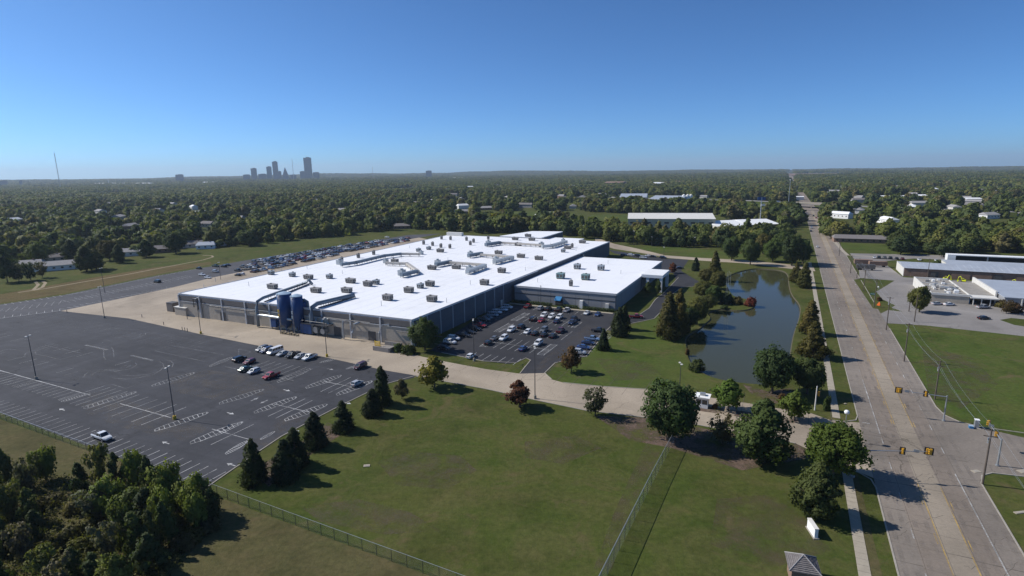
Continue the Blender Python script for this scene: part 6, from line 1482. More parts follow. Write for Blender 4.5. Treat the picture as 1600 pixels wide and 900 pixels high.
# chain link fences
pole_me = MB().tube([(0, 0, 0), (0, 0, 2.0)], .045, 6).mesh('post', MT['steel'])
def fence(label, pts, h=1.9, bay=3.0, name='chain_link_fence', wire='chain'):
    t = empty(name, (pts[0].x, pts[0].y, 0)); tag(t, label, 'fence')
    o0 = Vector((pts[0].x, pts[0].y, 0)); cache = {}
    for a, b in zip(pts[:-1], pts[1:]):
        a = Vector((a.x, a.y, 0)); b = Vector((b.x, b.y, 0)); L = (b - a).length; n = max(1, round(L / bay)); d = (b - a).normalized(); ang = math.atan2(d.y, d.x); bl = L / n
        pm_ = FlatMB().add([(0, 0, .04), (bl, 0, .04), (bl, 0, h), (0, 0, h)], [(0, 1, 2, 3)]).mesh('mesh_panel', MT[wire])
        rm_ = MB().tube([(0, 0, h), (bl, 0, h)], .03 if wire == 'chain' else .055, 5).mesh('top_rail', MT['galv'])
        for i in range(n):
            p = a + d * (bl * i) - o0
            link('post', pole_me, t, loc=p, scale=(1, 1, h / 2)); link('mesh_panel', pm_, t, loc=p, rz=ang); link('top_rail', rm_, t, loc=p, rz=ang)
    link('post', pole_me, t, loc=Vector((pts[-1].x, pts[-1].y, 0)) - o0, scale=(1, 1, h / 2)); return t
def V0(x, y): return at(x, y)
fence('long chain link fence below the big car park and thicket', [W(62.6, -215), W(62.4, -176), W(62.1, -150), W(62, -134)], 1.9)
fence('chain link fence running down to the bottom edge past the lawn', [W(62.3, -99.8), W(61.8, -76), W(61.2, -43), W(60.8, -21)], 2.2)
fence('chain link fence running up the lawn from the bottom edge', [W(60.8, -20.7), W(100, -19.9), W(120.5, -19.2)], 2.8, wire='chain_brightened')
fence('chain link fence round the truck compound beside the road', [W(350, 41), W(366, 41), W(400, 42), W(420, 43)], 2.2)
# guard booth
gb = empty('guard_booth', at(1097, 635), UA); tag(gb, 'small white guard booth with dark windows on the entrance drive', 'guard booth')
mb = MB(); mb.box((0, 0, .55), (2.6, 3.0, 1.1)); mb.box((0, 0, 2.6), (2.6, 3.0, .5))
for sx in (-1, 1):
    for sy in (-1, 0, 1): mb.box((sx * 1.22, sy * 1.42, 1.72), (.16, .16, 1.3))
mb.build('wall', MT['white'], gb)
for sx in (-1, 1): mb = MB(); mb.box((sx * 1.2, 0, 1.72), (.05, 2.7, 1.24)); mb.build('window', MT['glass'], gb)
for sy in (-1, 1): mb = MB(); mb.box((0, sy * 1.42, 1.72), (2.3, .05, 1.24)); mb.build('window', MT['glass'], gb)
mb = MB(); mb.box((0, 0, 2.95), (3.3, 3.8, .2)); mb.build('roof', MT['white'], gb)
mb = MB(); mb.box((.1, 0, 3.35), (1.1, 1.3, .6)); mb.build('air_conditioner', MT['galv'], gb)
for x, y, l in ((1083, 632, 'yellow bollard at the upper left corner of the guard booth'), (1084, 638, 'yellow bollard at the lower left corner of the guard booth')):
    t = empty('bollard', at(x, y)); tag(t, l, 'bollard', 'bollards at the guard booth'); mb = MB(); mb.tube([(0, 0, 0), (0, 0, 1.15), (0, 0, 1.22)], [.17, .17, .08], 10); mb.build('post', MT['yellow'], t); mb = MB(); mb.tube([(0, 0, .85), (0, 0, .95)], .175, 10); mb.build('band', MT['white'], t)
# sign slab and roofed hut at the bottom
sg = empty('sign_slab', at(1269, 833), UA + .35); tag(sg, 'white upright sign slab on the lawn below the ragged tree', 'sign')
mb = MB(); mb.box((0, 0, .85), (3.0, .55, 1.7)); mb.build('slab', MT['white'], sg)
mb = MB(); mb.box((0, 0, 1.76), (3.1, .7, .12)); mb.build('cap', MT['offwhite'], sg)
mb = MB(); mb.box((0, 0, .08), (3.4, .9, .16)); mb.build('plinth', MT['kerb'], sg)
hp = at(1252, 905); hut = empty('brick_hut', hp, UA + .15); tag(hut, 'small hut with a hipped grey shingle roof cut by the bottom edge', 'hut')
mb = MB(); mb.box((0, 0, 1.3), (3.4, 3.4, 2.6)); mb.build('wall', MT['brick'], hut)
mb = MB(); s = 2.15; mb.add([(-s, -s, 2.55), (s, -s, 2.55), (s, s, 2.55), (-s, s, 2.55), (0, 0, 4.1)], [(0, 1, 4), (1, 2, 4), (2, 3, 4), (3, 0, 4), (3, 2, 1, 0)]); rf = mb.build('roof', MT['shingle'], hut)
for k in range(4):
    a = math.pi / 4 + k * math.pi / 2; mb = MB(); mb.tube([(math.cos(a) * s * 1.414, math.sin(a) * s * 1.414, 2.6), (0, 0, 4.15)], .09, 6); mb.build('hip_cap', MT['shingle_lt'], rf)
mb = MB()
for r_ in range(9):
    f = 1 - (r_ + .5) / 9.5; q = s * f; z = 2.57 + 1.55 * (1 - f)
    for k in range(4):
        a = k * math.pi / 2; n_ = max(1, int(q * 2 / .42))
        for i in range(n_):
            y = -q + (i + .5) * 2 * q / n_ + rnd.uniform(-.02, .02); c, sn_ = math.cos(a), math.sin(a); x = q
            mb.box((x * c - y * sn_, x * sn_ + y * c, z + rnd.uniform(.0, .03)), (.2, 2 * q / n_ * .92, .035), a)
tag(mb.build('shingle', MT['shingle'], rf), kind='stuff')
t = empty('signal_cabinet', at(1525, 668), UA); tag(t, 'pale signal control cabinet beside a low blue box on the verge', 'cabinet'); mb = MB(); mb.box((0, 0, .95), (.9, .8, 1.9)); mb.build('body', MT['galv'], t); mb = MB(); mb.box((0, 0, 1.95), (1.0, .9, .12)); mb.build('lid', MT['white'], t); mb = MB(); mb.box((0, 0, .04), (1.6, 1.5, .1)); mb.build('pad', MT['kerb'], t)
t = empty('utility_box', at(1517, 669), UA); tag(t, 'low blue utility box left of the pale signal cabinet', 'utility box'); mb = MB(); mb.box((0, 0, .3), (.9, .8, .6)); mb.build('body', MT['blue'], t); mb = MB(); mb.box((0, 0, .63), (.95, .85, .06)); mb.build('lid', MT['silo_lt'], t)
for x, y, sx, sy, l in ((573, 728, .9, 1.3, 'flat white slab lying alone in the middle of the lawn'), (1525, 737, 1.0, 1.6, 'pale manhole cover in the grass of the side street corner'), (1598, 737, 1.2, 1.8, 'pale concrete block at the right edge by the side street'), (1594, 801, .6, 2.2, 'pale flat stone on the verge at the right edge'), (1321, 631, .5, .5, 'small pale box at the drive corner kerb')):
    t = empty('ground_slab', at(x, y), UA + .6); tag(t, l, 'slab'); mb = MB(); mb.box((0, 0, .06), (sx, sy, .12)); mb.build('slab', MT['walk'], t)
    mb = MB(); mb.box((0, 0, .13), (sx * .6, sy * .6, .03)); mb.build('lid', MT['kerb'], t)
t = empty('warning_sign', at(1373, 480), UA + 2.6); tag(t, 'orange triangular roadworks sign on the roadside grass', 'sign'); mb = MB(); mb.add([(0, -.95, .7), (0, .95, .7), (0, 0, 2.5), (.06, -.95, .7), (.06, .95, .7), (.06, 0, 2.5)], [(0, 1, 2), (5, 4, 3), (0, 3, 4, 1), (1, 4, 5, 2), (2, 5, 3, 0)]); mb.build('face', MT['orange'], t)
mb = MB(); mb.tube([(0, -.7, 0), (.03, -.7, .9)], .05, 5); mb.build('leg', MT['steel'], t); mb = MB(); mb.tube([(0, .7, 0), (.03, .7, .9)], .05, 5); mb.build('leg', MT['steel'], t)
t = empty('road_sign', at(1363, 468), UA); tag(t, 'small green road sign on the verge before the shop', 'sign'); mb = MB(); mb.box((0, 0, 2.6), (.06, 2.2, 1.1)); mb.build('face', MT.setdefault('signgreen', M('sign_green', (0.02, 0.13, 0.07), 0.5)), t)
mb = MB(); mb.box((-.04, 0, 2.6), (.04, 1.7, .14)); mb.build('legend', MT['white'], t)
for s in (-.8, .8): mb = MB(); mb.tube([(0.05, s, 0), (0.05, s, 3.1)], .05, 5); mb.build('leg', MT['galv'], t)
t = empty('road_sign', at(1371, 460), UA); tag(t, 'white ball-topped pole by the shop forecourt', 'pole'); mb = MB(); mb.tube([(0, 0, 0), (0, 0, 3.4)], .06, 6); mb.build('pole', MT['galv'], t); mb = MB(); mb.tube([(0, 0, 3.3), (0, 0, 3.6), (0, 0, 3.9)], [.1, .4, .1], 10); mb.build('globe', MT['white'], t)
for x, y, l in ((222, 496, 'thin yard bollard left of the pair'), (256, 508, 'thin yard post beside the lot edge'), (285, 516, 'dark bollard, left of three at the lot edge'), (289, 517, 'dark bollard, middle of three at the lot edge'), (293, 518, 'dark bollard, right of three at the lot edge'), (293, 499, 'dark post beside the tan shed'), (105, 489, 'short post at the far left yard corner')):
    t = empty('bollard', at(x, y)); tag(t, l, 'bollard', 'yard bollards'); mb = MB(); mb.tube([(0, 0, 0), (0, 0, 1.3)], .12, 8); mb.build('post', MT['steel'], t); mb = MB(); mb.tube([(0, 0, 1.3), (0, 0, 1.38)], .13, 8); mb.build('cap', MT['steel'], t)
# ================================================================== buildings right of the road and in the distance
def block(mb, u0, u1, v0, v1, z0, z1, m=0): mb.prism([W(u0, v0), W(u1, v0), W(u1, v1), W(u0, v1)], z0, z1, m)
wh = empty('brick_warehouse', W(367, 59)); tag(wh, 'long brown brick warehouse with a pale blue metal roof', 'warehouse')
def wb(name, mt, par, *boxes, kindv=None):
    mb = MB()
    for b in boxes: block(mb, *b)
    o = mb.build(name, mt, par); o.location = -Vector(par.location) if not par.parent else (0, 0, 0); return o
wb('wall', MT['brick'], wh, (367, 391, 59, 190, 0, 4.6)); wb('end_wall', MT['offwhite'], wh, (367.2, 390.8, 58.7, 58.98, 0, 4.9))
mb = MB(); a = [W(366.4, 58.6, 4.62), W(366.4, 191, 4.62), W(379, 191, 6.1), W(379, 58.6, 6.1), W(391.6, 58.6, 4.62), W(391.6, 191, 4.62)]; mb.add(a, [(0, 1, 2, 3), (3, 2, 5, 4), (0, 3, 4), (1, 5, 2), (0, 4, 5, 1)]); o = mb.build('roof', MT['roof_metal'], wh); o.location = -wh.location
mb = MB()
for k in range(44): p0, p1 = W(366.5, 60 + k * 3, 4.67), W(379, 60 + k * 3, 6.15); mb.tube([p0, p1], .07, 4)
o = mb.build('roof_seams', MT['roof_metal'], wh); o.location = -wh.location
for k in range(14): wb('door' if k % 3 == 1 else 'wall_panel', MT['unit_dark'] if k % 3 == 1 else MT['brick'], wh, (366.75, 366.95, 62 + k * 9, 65.4 + k * 9 if k % 3 == 1 else 70 + k * 9, 0, 3.2 if k % 3 == 1 else 4.2))
w2 = empty('open_shed', W(398, 82)); tag(w2, 'white metal shed with a tall open frame behind the warehouse', 'shed')
wb('wall', MT['offwhite'], w2, (396, 412, 84, 190, 0, 4.0)); mb = MB(); mb.add([W(395.5, 83.5, 4.02), W(395.5, 190, 4.02), W(404, 190, 5.0), W(404, 83.5, 5.0), W(412, 83.5, 4.02), W(412, 190, 4.02)], [(0, 1, 2, 3), (3, 2, 5, 4), (0, 3, 4), (1, 5, 2), (0, 4, 5, 1)]); o = mb.build('roof', MT['roof_metal'], w2); o.location = -w2.location
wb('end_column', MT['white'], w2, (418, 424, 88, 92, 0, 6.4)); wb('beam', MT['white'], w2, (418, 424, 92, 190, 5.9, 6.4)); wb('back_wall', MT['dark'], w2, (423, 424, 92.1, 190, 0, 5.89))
for k in range(4): wb('column', MT['galv'], w2, (418.2, 418.8, 107 + k * 18, 107.6 + k * 18, 0, 5.89))
sh = empty('shop_building', W(300, 59)); tag(sh, 'low flat-roofed shop with cluttered white roof and entrance canopy', 'shop')
wb('wall', MT['wall_tan'], sh, (300.5, 340, 59.5, 73, 0, 3.6), (306, 338, 73, 83, 0, 3.4)); wb('roof', MT.setdefault('roof_grey', M('grey_gravel_roof', (0.27, 0.25, 0.22), .9, var=.25, sc=.3)), sh, (300.8, 339.7, 59.8, 72.9, 3.6, 3.75), (306.2, 337.8, 73, 82.9, 3.4, 3.55))
for b in ((300.2, 300.7, 59.2, 73.2, 3.4, 4.3), (300.7, 340, 59.0, 59.5, 0, 4.5), (339.8, 340.3, 59.3, 73, 3.4, 4.4), (301, 338, 72.9, 73.3, 3.6, 4.2), (318, 318.5, 59.5, 72.8, 3.7, 4.3), (306, 342, 83, 83.7, 0, 5.6), (327, 327.4, 60, 72.8, 3.7, 4.2), (303, 326, 66, 66.3, 3.7, 4.15)): wb('parapet', MT['offwhite'], sh, b)
wb('canopy', MT['offwhite'], sh, (299.5, 306, 73.2, 82.9, 3.0, 3.5)); wb('shop_front', MT['glass'], sh, (305.7, 306, 73.4, 82.9, 0, 3.0)); wb('blue_panel', MT['blue'], sh, (301, 305.7, 72.95, 73.35, 0.2, 2.8))
for v in (74.2, 77, 80): wb('column', MT['offwhite'], sh, (299.8, 300.1, v, v + .3, 0, 3.0))
for i in range(34):
    u_, v_ = rnd.uniform(303, 337), rnd.uniform(61, 72); z_ = 3.76; s_ = rnd.uniform(.7, 2.2)
    wb('roof_unit', MT[rnd.choice(('white', 'offwhite', 'galv', 'unit'))], sh, (u_, u_ + s_, v_, v_ + rnd.uniform(.6, 1.8), z_, z_ + rnd.uniform(.4, 1.2)))
sh2 = empty('shop_building', W(300, 84)); tag(sh2, 'grey flat-roofed shop block at the right edge beside the white parapet', 'shop')
wb('wall', MT['wall_grey'], sh2, (298, 341, 84.2, 125, 0, 4.6)); wb('roof', MT['roof_metal'], sh2, (297.6, 341.4, 83.9, 125.4, 4.6, 4.9)); wb('shop_front', MT['glass'], sh2, (297.7, 298, 90, 120, .4, 2.9))
for k in range(6): wb('column', MT['offwhite'], sh2, (297.4, 297.7, 89.6 + k * 6, 90 + k * 6, 0, 4.5))
# yellow machines: tracked excavators with folded arms
def excavator(x, y, label, rz):
    t = empty('excavator', at(x, y), rz); tag(t, label, 'excavator', 'yellow machines by the warehouse'); t.scale = (.55, .55, .66)
    for s in (-1, 1): mb = MB(); mb.prism([(-1.9, s * 1.1 - .3), (1.9, s * 1.1 - .3), (1.9, s * 1.1 + .3), (-1.9, s * 1.1 + .3)], 0, .8); mb.build('track', MT['tyre'], t)
    mb = MB(); mb.add([(-2, -1.3, .95), (1.2, -1.3, .95), (1.2, 1.3, .95), (-2, 1.3, .95), (-1.7, -1.2, 2.2), (.9, -1.2, 1.9), (.9, 1.2, 1.9), (-1.7, 1.2, 2.2)], [(0, 1, 5, 4), (1, 2, 6, 5), (2, 3, 7, 6), (3, 0, 4, 7), (4, 5, 6, 7), (3, 2, 1, 0)]); mb.build('body', MT['lime'], t)
    mb = MB(); mb.box((.3, .7, 2.35), (1.4, 1.0, 1.5)); mb.build('cab', MT['glass'], t); mb = MB(); mb.box((.3, .7, 3.14), (1.5, 1.1, .1)); mb.build('cab_roof', MT['lime'], t)
    mb = MB(); mb.tube([(1, -.3, 1.8), (2.4, -.3, 4.4), (4.0, -.3, 3.6)], [.3, .34, .22], 6); mb.build('boom', MT['lime'], t); mb = MB(); mb.tube([(3.9, -.3, 3.7), (4.2, -.3, 1.2)], [.22, .16], 6); mb.build('stick', MT['lime'], t); mb = MB(); mb.prism([(3.7, -.9), (4.6, -.9), (4.6, .3), (3.7, .3)], .2, 1.2); mb.build('bucket', MT['lime'], t)
excavator(1477, 438, 'lime yellow tracked machine, leftmost of three by the warehouse', VA); excavator(1505, 441, 'lime yellow tracked machine, middle of three by the warehouse', VA + 2.8); excavator(1590, 446, 'lime yellow tracked machine at the right edge by the warehouse', VA + 2.9)
# trucks in the compound
def trailer(x, y, label, rz, col='brick'):
    t = empty('truck_trailer', at(x, y), rz); tag(t, label, 'trailer', 'trailers in the roadside compound')
    mb = MB(); mb.box((0, 0, 2.2), (9.5, 2.5, 2.4)); mb.build('box_body', MT[col], t)
    for xx in (-3.4, -2.3, 3.2):
        for s in (-1, 1): mb = MB(); mb.tube([(xx, s * 1.0, .5), (xx, s * 1.25, .5)], .5, 12); mb.build('wheel', MT['tyre'], t)
    mb = MB(); mb.box((0, 0, .88), (9.2, 1.1, .2)); mb.build('chassis', MT['steel'], t)
trailer(1348, 414, 'brown trailer in the roadside compound, left one', VA + .1); trailer(1352, 422, 'dark trailer in the roadside compound, front one', VA, 'unit_dark'); trailer(1371, 417, 'brown flat trailer in the compound, right one', VA + .2)
# houses
def gable(t, L, Wd, h, hr, wall, roof, chim=False, win=True):
    mb = MB(); mb.box((0, 0, h / 2), (L, Wd, h)); mb.build('wall', MT[wall], t)
    mb = MB(); o_ = .5; mb.add([(-L / 2 - o_, -Wd / 2 - o_, h), (L / 2 + o_, -Wd / 2 - o_, h), (L / 2 + o_, Wd / 2 + o_, h), (-L / 2 - o_, Wd / 2 + o_, h), (-L / 2 + 1.2, 0, h + hr), (L / 2 - 1.2, 0, h + hr)], [(0, 1, 5, 4), (2, 3, 4, 5), (1, 2, 5), (3, 0, 4), (3, 2, 1, 0)]); r = mb.build('roof', MT[roof], t)
    if chim: mb = MB(); mb.box((L * .2, 0, h + hr), (.8, .8, 1.2)); mb.build('chimney', MT['brick'], r)
    if win:
        n = max(2, int(L / 4))
        for k in range(n):
            for s in (-1, 1): mb = MB(); mb.box((-L / 2 + (k + .5) * L / n, s * (Wd / 2 + .03), h * .55), (1.3, .08, 1.1)); mb.build('window', MT['glass'], t)
for x, y, L, Wd, wall, roof, rz, l, hh in [(100, 420, 30, 12, 'white', 'shingle_lt', .55, 'long white house with a grey roof behind the meadow trees', 3.4), (44, 419, 18, 11, 'house', 'shingle_lt', .5, 'grey roofed house at the left, behind thin trees', 3.2), (80, 408, 18, 10, 'house', 'shingle', .6, 'grey roofed house behind the long white one', 3.2), (131, 393, 20, 12, 'house', 'shingle_lt', .3, 'two-storey grey house showing above the meadow trees', 6.5), (207, 399, 15, 10, 'white', 'shingle_lt', .4, 'white house with bluish roof in the middle of the row', 3.4),
                                           (252, 394, 20, 11, 'brick', 'shingle', .4, 'brown house with a dark roof left of the lone round tree', 3.2), (303, 386, 18, 10, 'house', 'shingle', .4, 'grey house behind the lone round tree', 3.2), (323, 388, 14, 9, 'white', 'roof_metal', .3, 'pale blue and white house right of the lone round tree', 3.2), (353, 383, 9, 7, 'white', 'white', .3, 'small white-roofed shed at the woodland edge', 2.8), (625, 357, 22, 11, 'brick', 'shingle', .1, 'brown house with a long grey roof at the top of the meadow', 3.2), (276, 346, 24, 11, 'white', 'shingle_lt', .3, 'pale roofed house half hidden in the left woods', 3.6),
                                           (1348, 378, 42, 14, 'brick', 'shingle', -.4, 'long low brick house with a dark roof above the mown lawn', 3.2), (1467, 357, 26, 13, 'white', 'shingle', -.5, 'white gabled house with a big dark roof among right-hand trees', 4.6), (1456, 360, 12, 9, 'white', 'shingle_lt', -.5, 'small white gabled house left of the big dark roof', 4.2), (1572, 362, 24, 12, 'white', 'shingle_lt', -.4, 'cream house among the trees at the right edge', 4.2), (1598, 366, 18, 11, 'white', 'shingle', -.4, 'dark roofed house cut by the right edge', 4.2)]:
    t = empty('house', at(x, y), rz); tag(t, l, 'house'); gable(t, L, Wd, hh, 2.4, wall, roof, True)
# mid-distance sheds and works
def shed(x0, y0, x1, y1, depth, h, wall, roof, label, win=0, name='industrial_building'):
    a, b = at(x0, y0), at(x1, y1); d = b - a; L = d.length; ang = math.atan2(d.y, d.x); t = empty(name, (a + b) / 2, ang); tag(t, label, 'building')
    mb = MB(); mb.box((0, depth / 2, h / 2), (L, depth, h)); mb.build('wall', MT[wall], t)
    mb = MB(); mb.add([(-L / 2 - .4, -.5, h + .01), (L / 2 + .4, -.5, h + .01), (L / 2 + .4, depth + .5, h + .01), (-L / 2 - .4, depth + .5, h + .01), (-L / 2 - .4, depth / 2, h + depth * .06 + .3), (L / 2 + .4, depth / 2, h + depth * .06 + .3)], [(0, 1, 5, 4), (2, 3, 4, 5), (1, 2, 5), (3, 0, 4), (3, 2, 1, 0)]); mb.build('roof', MT[roof], t)
    for k in range(win):
        mb = MB(); mb.box((-L / 2 + (k + .5) * L / win, -.06, h * .62), (L / win * .5, .16, 1.5)); f_ = mb.build('window', MT['dark'], t)
        mb = MB(); mb.box((-L / 2 + (k + .5) * L / win, -.12, h * .62 - .9), (L / win * .55, .3, .16)); mb.build('sill', MT['trim'], f_)
    if win:
        for k in range(4): mb = MB(); mb.box((-L / 2 + (k + .7) * L / 4.5, depth * .5, h + 2.6), (3, 3, 2)); mb.build('roof_vent', MT['offwhite'], t)
        for k in range(3): mb = MB(); mb.box((-L / 2 + (k + 1) * L / 3.7, -.08, h * .5), (.5, .2, h)); mb.build('wall_rib', MT['trim'], t)
    return t
shed(981, 358, 1117, 359, 56, 10.5, 'tanbld', 'offwhite', 'long tan metal building with a row of small dark windows', 10)
shed(1124, 361, 1169, 359, 48, 4.5, 'offwhite', 'white', 'low white-roofed building right of the tan metal one'); shed(1170, 358.5, 1218, 357, 48, 4.5, 'brick', 'white', 'second low white-roofed building, nearer the road')
shed(968, 315, 1010, 315, 80, 8, 'offwhite', 'roof_metal', 'pale flat works building in the far trees, left part'); shed(1012, 319, 1062, 320, 80, 8, 'white', 'roof_metal', 'white works building in the far trees beside the silos')
shed(840, 342, 876, 341, 18, 4, 'white', 'white', 'low white sheds beyond the factory near the clearing', 3)
for x, l in ((1068, 'white storage tank, left of three by the far works'), (1074, 'white storage tank, middle of three by the far works'), (1079, 'white storage tank, right of three by the far works')):
    p = at(x, 318); t = empty('storage_tank', p); tag(t, l, 'tank', 'white tanks by the far works'); mb = MB(); mb.tube([(0, 0, 0), (0, 0, 14)], 3.0, 14); mb.build('shell', MT['white'], t); mb = MB(); mb.tube([(0, 0, 14.02), (0, 0, 16)], [3, .6], 14); mb.build('cap', MT['offwhite'], t)
for x, y, w_, h_, dm, mt, l in [(895, 294, 14, 7, 30, 'offwhite', 'pale roofed building far left of the red one'), (920, 305, 20, 6, 26, 'offwhite', 'pale flat building in the trees above the clearing'), (958, 291, 28, 12, 60, 'brick', 'red-brown roofed building far off in the trees'), (1020, 290, 34, 8, 50, 'white', 'long pale building far off in the trees'), (1075, 288, 46, 8, 60, 'brick', 'long red-brown building far off, right one'), (1000, 293, 10, 6, 30, 'offwhite', 'small pale block between the far brown buildings'),
                                 (1412, 314, 74, 7, 24, 'white', 'row of white apartments beyond the highway'), (1438, 313, 20, 8, 20, 'offwhite', 'pale apartments at the right of the white row'), (1384, 314, 14, 7, 20, 'offwhite', 'pale apartments at the left of the white row'), (1522, 318, 24, 7, 20, 'offwhite', 'pale houses among the trees right of the apartments'), (1490, 315, 16, 7, 20, 'white', 'white house roof in the right woods'), (1585, 322, 20, 7, 20, 'white', 'white house roof near the right edge'), (1250, 313, 12, 6, 14, 'white', 'white canopy building left of the road beyond the bridge'), (1290, 268.5, 22, 8, 60, 'white', 'pale shed on the skyline above the reddish field'), (1570, 285, 60, 6, 40, 'offwhite', 'pale rows of roofs far right below the hills'),
                                 (185, 289, 90, 9, 60, 'white', 'long white roofs above the left woods'), (330, 287, 30, 9, 50, 'white', 'white roofs left of the skyline'), (665, 279, 30, 8, 60, 'offwhite', 'pale roofs below the dark far block'), (715, 280, 24, 8, 60, 'white', 'white roofs right of the dark far block'), (215, 289, 34, 9, 50, 'offwhite', 'pale roofs right of the long white ones'), (1430, 302, 6, 8, 14, 'white', 'tiny white tower block by the highway')]:
    shed(x - w_ / 2, y, x + w_ / 2, y, dm, h_, mt, 'white' if mt != 'brick' else 'brick', l, name='distant_building')
# small pale roofs scattered through the woods
for i, p in enumerate(HOMES):
    x, y = pix(p); p = Vector((p.x, p.y, far_height(p.x, p.y)))
    where = 'in the woods right of the road' if x > 1250 else 'in the woods beyond the pond and tan building' if x > 960 else 'in the woods behind the factory' if x > 480 else 'in the left woods'
    col_ = ['white', 'pale', 'grey-roofed', 'brown-roofed'][i % 4]
    t = empty('house', p, rnd.uniform(0, 3))
    dist_ = 'nearer' if p.length < 750 else 'far' if p.length < 1600 else 'very distant'
    tag(t, '%s small %s house half hidden %s' % (dist_, col_, where), 'house', 'houses scattered through the woods')
    gable(t, rnd.uniform(14, 26), rnd.uniform(9, 12), rnd.uniform(3.2, 6), 2.6, ['white', 'offwhite', 'house', 'brick'][i % 4], ['white', 'shingle_lt', 'shingle', 'shingle_lt'][i % 4] if i % 3 else 'shingle_lt', False, p.length < 900)
# overpass
ov = empty('road_bridge', W(925, 28)); tag(ov, 'concrete highway bridge crossing over the far road', 'bridge')
mb = MB(); mb.prism([W(938, 8), W(962, 8), W(938, 50), W(906, 50)], 5.0, 6.3); o = mb.build('deck', MT['conc_grey'], ov); o.location = -ov.location
for off, nm in ((0, 'near_parapet'), (1, 'far_parapet')):
    a, b = (W(938, 6), W(906, 52)) if off == 0 else (W(962, 6), W(938, 52)); d = b - a; c = (a + b) / 2
    mb = MB(); mb.box((c.x, c.y, 6.8), (d.length, .35, 1.1), math.atan2(d.y, d.x)); o = mb.build('parapet', MT['walk'], ov); o.location = -ov.location
for v in (14, 28, 42):
    for du in (-4, 4): mb = MB(); q = W(936 - (v - 8) * .7 + du + 4, v); mb.tube([(q.x, q.y, 0), (q.x, q.y, 5)], .6, 10); o = mb.build('pier', MT['walk'], ov); o.location = -ov.location
for x, y, k, c, l in [(1337, 326.5, 'sedan', 'white', 'white car on the highway right of the bridge'), (1374, 331, 'sedan', 'white', 'white car further right on the highway'), (1215, 316, 'van', 'white', 'white truck on the highway left of the bridge')]:
    p = at(x, y, 6); car(k, c, Vector((p.x, p.y, 5.4 if x > 1300 else 6.3)), UA - 1.2, l, 'vehicles on the highway', far=True)
# sign gantries and masts
t = empty('tall_sign_mast', at(1232, 318)); tag(t, 'tall thin white mast left of the road beyond the bridge', 'mast'); mb = MB(); mb.tube([(0, 0, 0), (0, 0, 38)], [.6, .4], 8); mb.build('pole', MT['galv'], t); mb = MB(); mb.tube([(0, 0, 37.5), (0, 0, 39)], 1.1, 8); mb.build('lamp_ring', MT['offwhite'], t)
t = empty('billboard', at(1187, 352)); tag(t, 'tall pole sign with a dark blue panel above the roadside trees', 'sign'); h = height_to(1187, 352, 308); mb = MB(); mb.tube([(0, 0, 0), (0, 0, h)], .5, 8); mb.build('pole', MT['galv'], t); mb = MB(); mb.box((0, 0, h - 1.5), (9, .6, 3.2), .2); mb.build('panel', MT['silo'], t); mb = MB(); mb.box((2, 0, h - 8), (5, .5, 2), .2); mb.build('lower_panel', MT['offwhite'], t)
# downtown skyline
def tower(x, ybase, top, wpx, dist, mt, label, crown=None, depth=1.0):
    d = (_f + _r * ((x - 800) / F) + _d * ((272 - 450) / F)); d.z = 0; d.normalize(); p = d * dist
    m = mpp(p); w = wpx * m; h = (pix((p.x, p.y, 0))[1] - top) * m
    t = empty('office_tower', (p.x, p.y, 0), math.atan2(d.y, d.x) - math.pi / 2); tag(t, label, 'tower', 'downtown towers')
    hb = h if crown is None else h * crown
    mb = MB(); mb.box((0, 0, hb / 2), (w, w * depth, hb)); mb.build('shaft', MT[mt], t)
    mb = MB(); n = int(hb / 9)
    for k in range(n): mb.box((0, -w * depth / 2 - .3, 6 + k * 9), (w * .96, .8, 3.2))
    tag(mb.build('window_band', MT['glassy'], t), kind='stuff')
    if crown: mb = MB(); mb.add([(-w / 2, -w * depth / 2, hb), (w / 2, -w * depth / 2, hb), (w / 2, w * depth / 2, hb), (-w / 2, w * depth / 2, hb), (0, 0, h)], [(0, 1, 4), (1, 2, 4), (2, 3, 4), (3, 0, 4)]); mb.build('spire', MT[mt], t)
    else: mb = MB(); mb.box((w * .06, 0, hb + h * .018), (w * .5, w * .5 * depth, h * .035)); mb.build('roof_plant', MT['tower_grey'], t)
DS = 5600
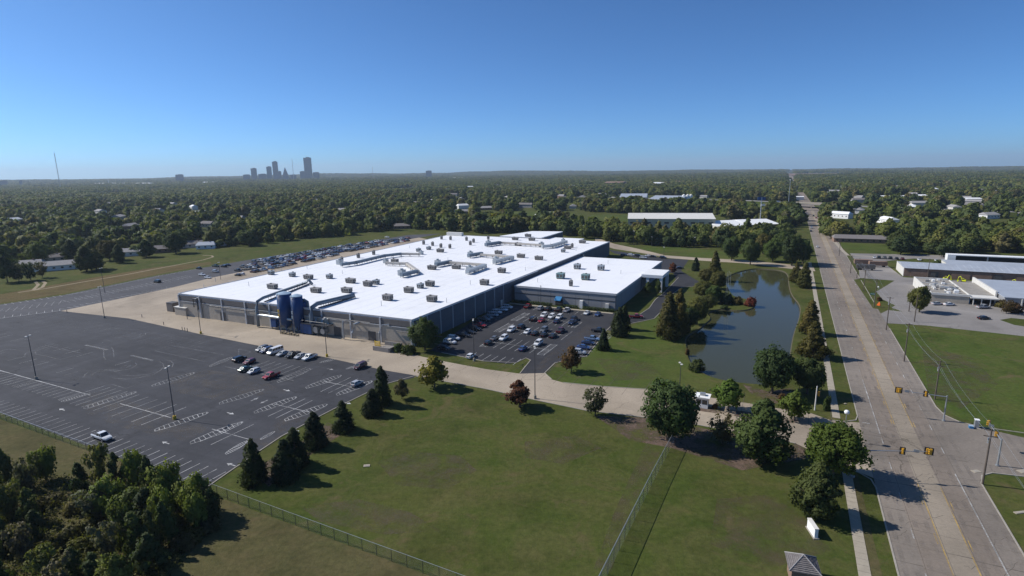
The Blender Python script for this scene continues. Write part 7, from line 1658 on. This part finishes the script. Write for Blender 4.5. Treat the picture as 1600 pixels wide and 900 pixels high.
for a in [(482, 278, 247.5, 11.5, 'tower_grey', 'tallest square tower at the right of the skyline'), (397, 278, 263.5, 8.5, 'tower_grey', 'short square tower at the left of the skyline'), (421, 278, 261, 7.5, 'glassy', 'pale slant-topped tower left of the second tallest'), (431, 278, 253.5, 8, 'tower_grey', 'second tallest tower, in the middle of the skyline'), (437, 278, 268, 5, 'tower_grey', 'low block beside the second tallest tower'),
          (473, 278, 268, 8, 'tower_grey', 'low block left of the tallest tower'), (494, 278, 269.5, 9, 'tower_grey', 'low block right of the tallest tower'), (410, 278, 272, 12, 'tower_grey', 'low block between the left towers'), (280, 281, 273, 11, 'tower_grey', 'dark stepped block alone left of the skyline'), (670, 277, 267, 9, 'tower_grey', 'dark block alone right of the skyline'), (30, 287, 282, 4, 'tower_grey', 'small block on the left horizon'), (3, 288, 282.5, 10, 'tower_grey', 'low block at the far left horizon'), (385, 278, 273, 10, 'tower_grey', 'low block at the left end of the skyline'), (458, 278, 273, 9, 'tower_grey', 'low block right of the pointed tower')]:
    tower(a[0], a[1], a[2], a[3], DS, a[4], a[5])
tower(446, 278, 261.5, 9, DS, 'tower_grey', 'pointed pyramid-topped tower in the skyline', .35)
def radio(x, top, dist, label):
    d = (_f + _r * ((x - 800) / F) + _d * ((280 - 450) / F)); d.z = 0; d.normalize(); p = d * dist; m = mpp(p); h = (pix((p.x, p.y, 0))[1] - top) * m
    t = empty('radio_mast', p); tag(t, label, 'mast', 'radio masts'); mb = MB()
    for k in range(3): a = k * 2.094; mb.tube([(2 * math.cos(a), 2 * math.sin(a), 0), (1.2 * math.cos(a), 1.2 * math.sin(a), h)], .55, 4)
    for k in range(int(h / 8)): z = k * 8; mb.tube([(1.8, 0, z), (-.9, 1.5, z + 4), (-.9, -1.5, z + 8)], .3, 4)
    mb.build('lattice', MT['galv'], t); mb = MB(); mb.tube([(0, 0, h), (0, 0, h + 9)], .4, 5); mb.build('antenna', MT['galv'], t)
radio(92, 241, 3600, 'tall thin radio mast on the left horizon'); radio(459, 250, 5000, 'thin mast between the downtown towers'); radio(583, 262, 5000, 'short thin mast right of the skyline'); radio(169, 279, 5000, 'short mast on the left horizon')

# ================================================================== the air
hz = MB(); hz.box((0, 0, 105), (32000, 32000, 330))
hm = bpy.data.materials.new('haze_air'); hm.use_nodes = True
hn = hm.node_tree; hn.nodes.remove(hn.nodes['Principled BSDF'])
pv_ = hn.nodes.new('ShaderNodeVolumePrincipled'); pv_.inputs['Color'].default_value = (0.7, 0.84, 1.0, 1); pv_.inputs['Density'].default_value = 6.2e-5
pv_.inputs['Anisotropy'].default_value = 0.2
hn.links.new(pv_.outputs[0], hn.nodes['Material Output'].inputs['Volume'])
tag(hz.build('haze', hm), kind='stuff')
for o in bpy.data.objects:
    if o.name.split('.')[0] in ('duct_trestle', 'railing', 'ladder', 'brace', 'sign_lettering', 'roof_seams', 'mullion_grid', 'crossarm_fitting'): o['kind'] = 'stuff'
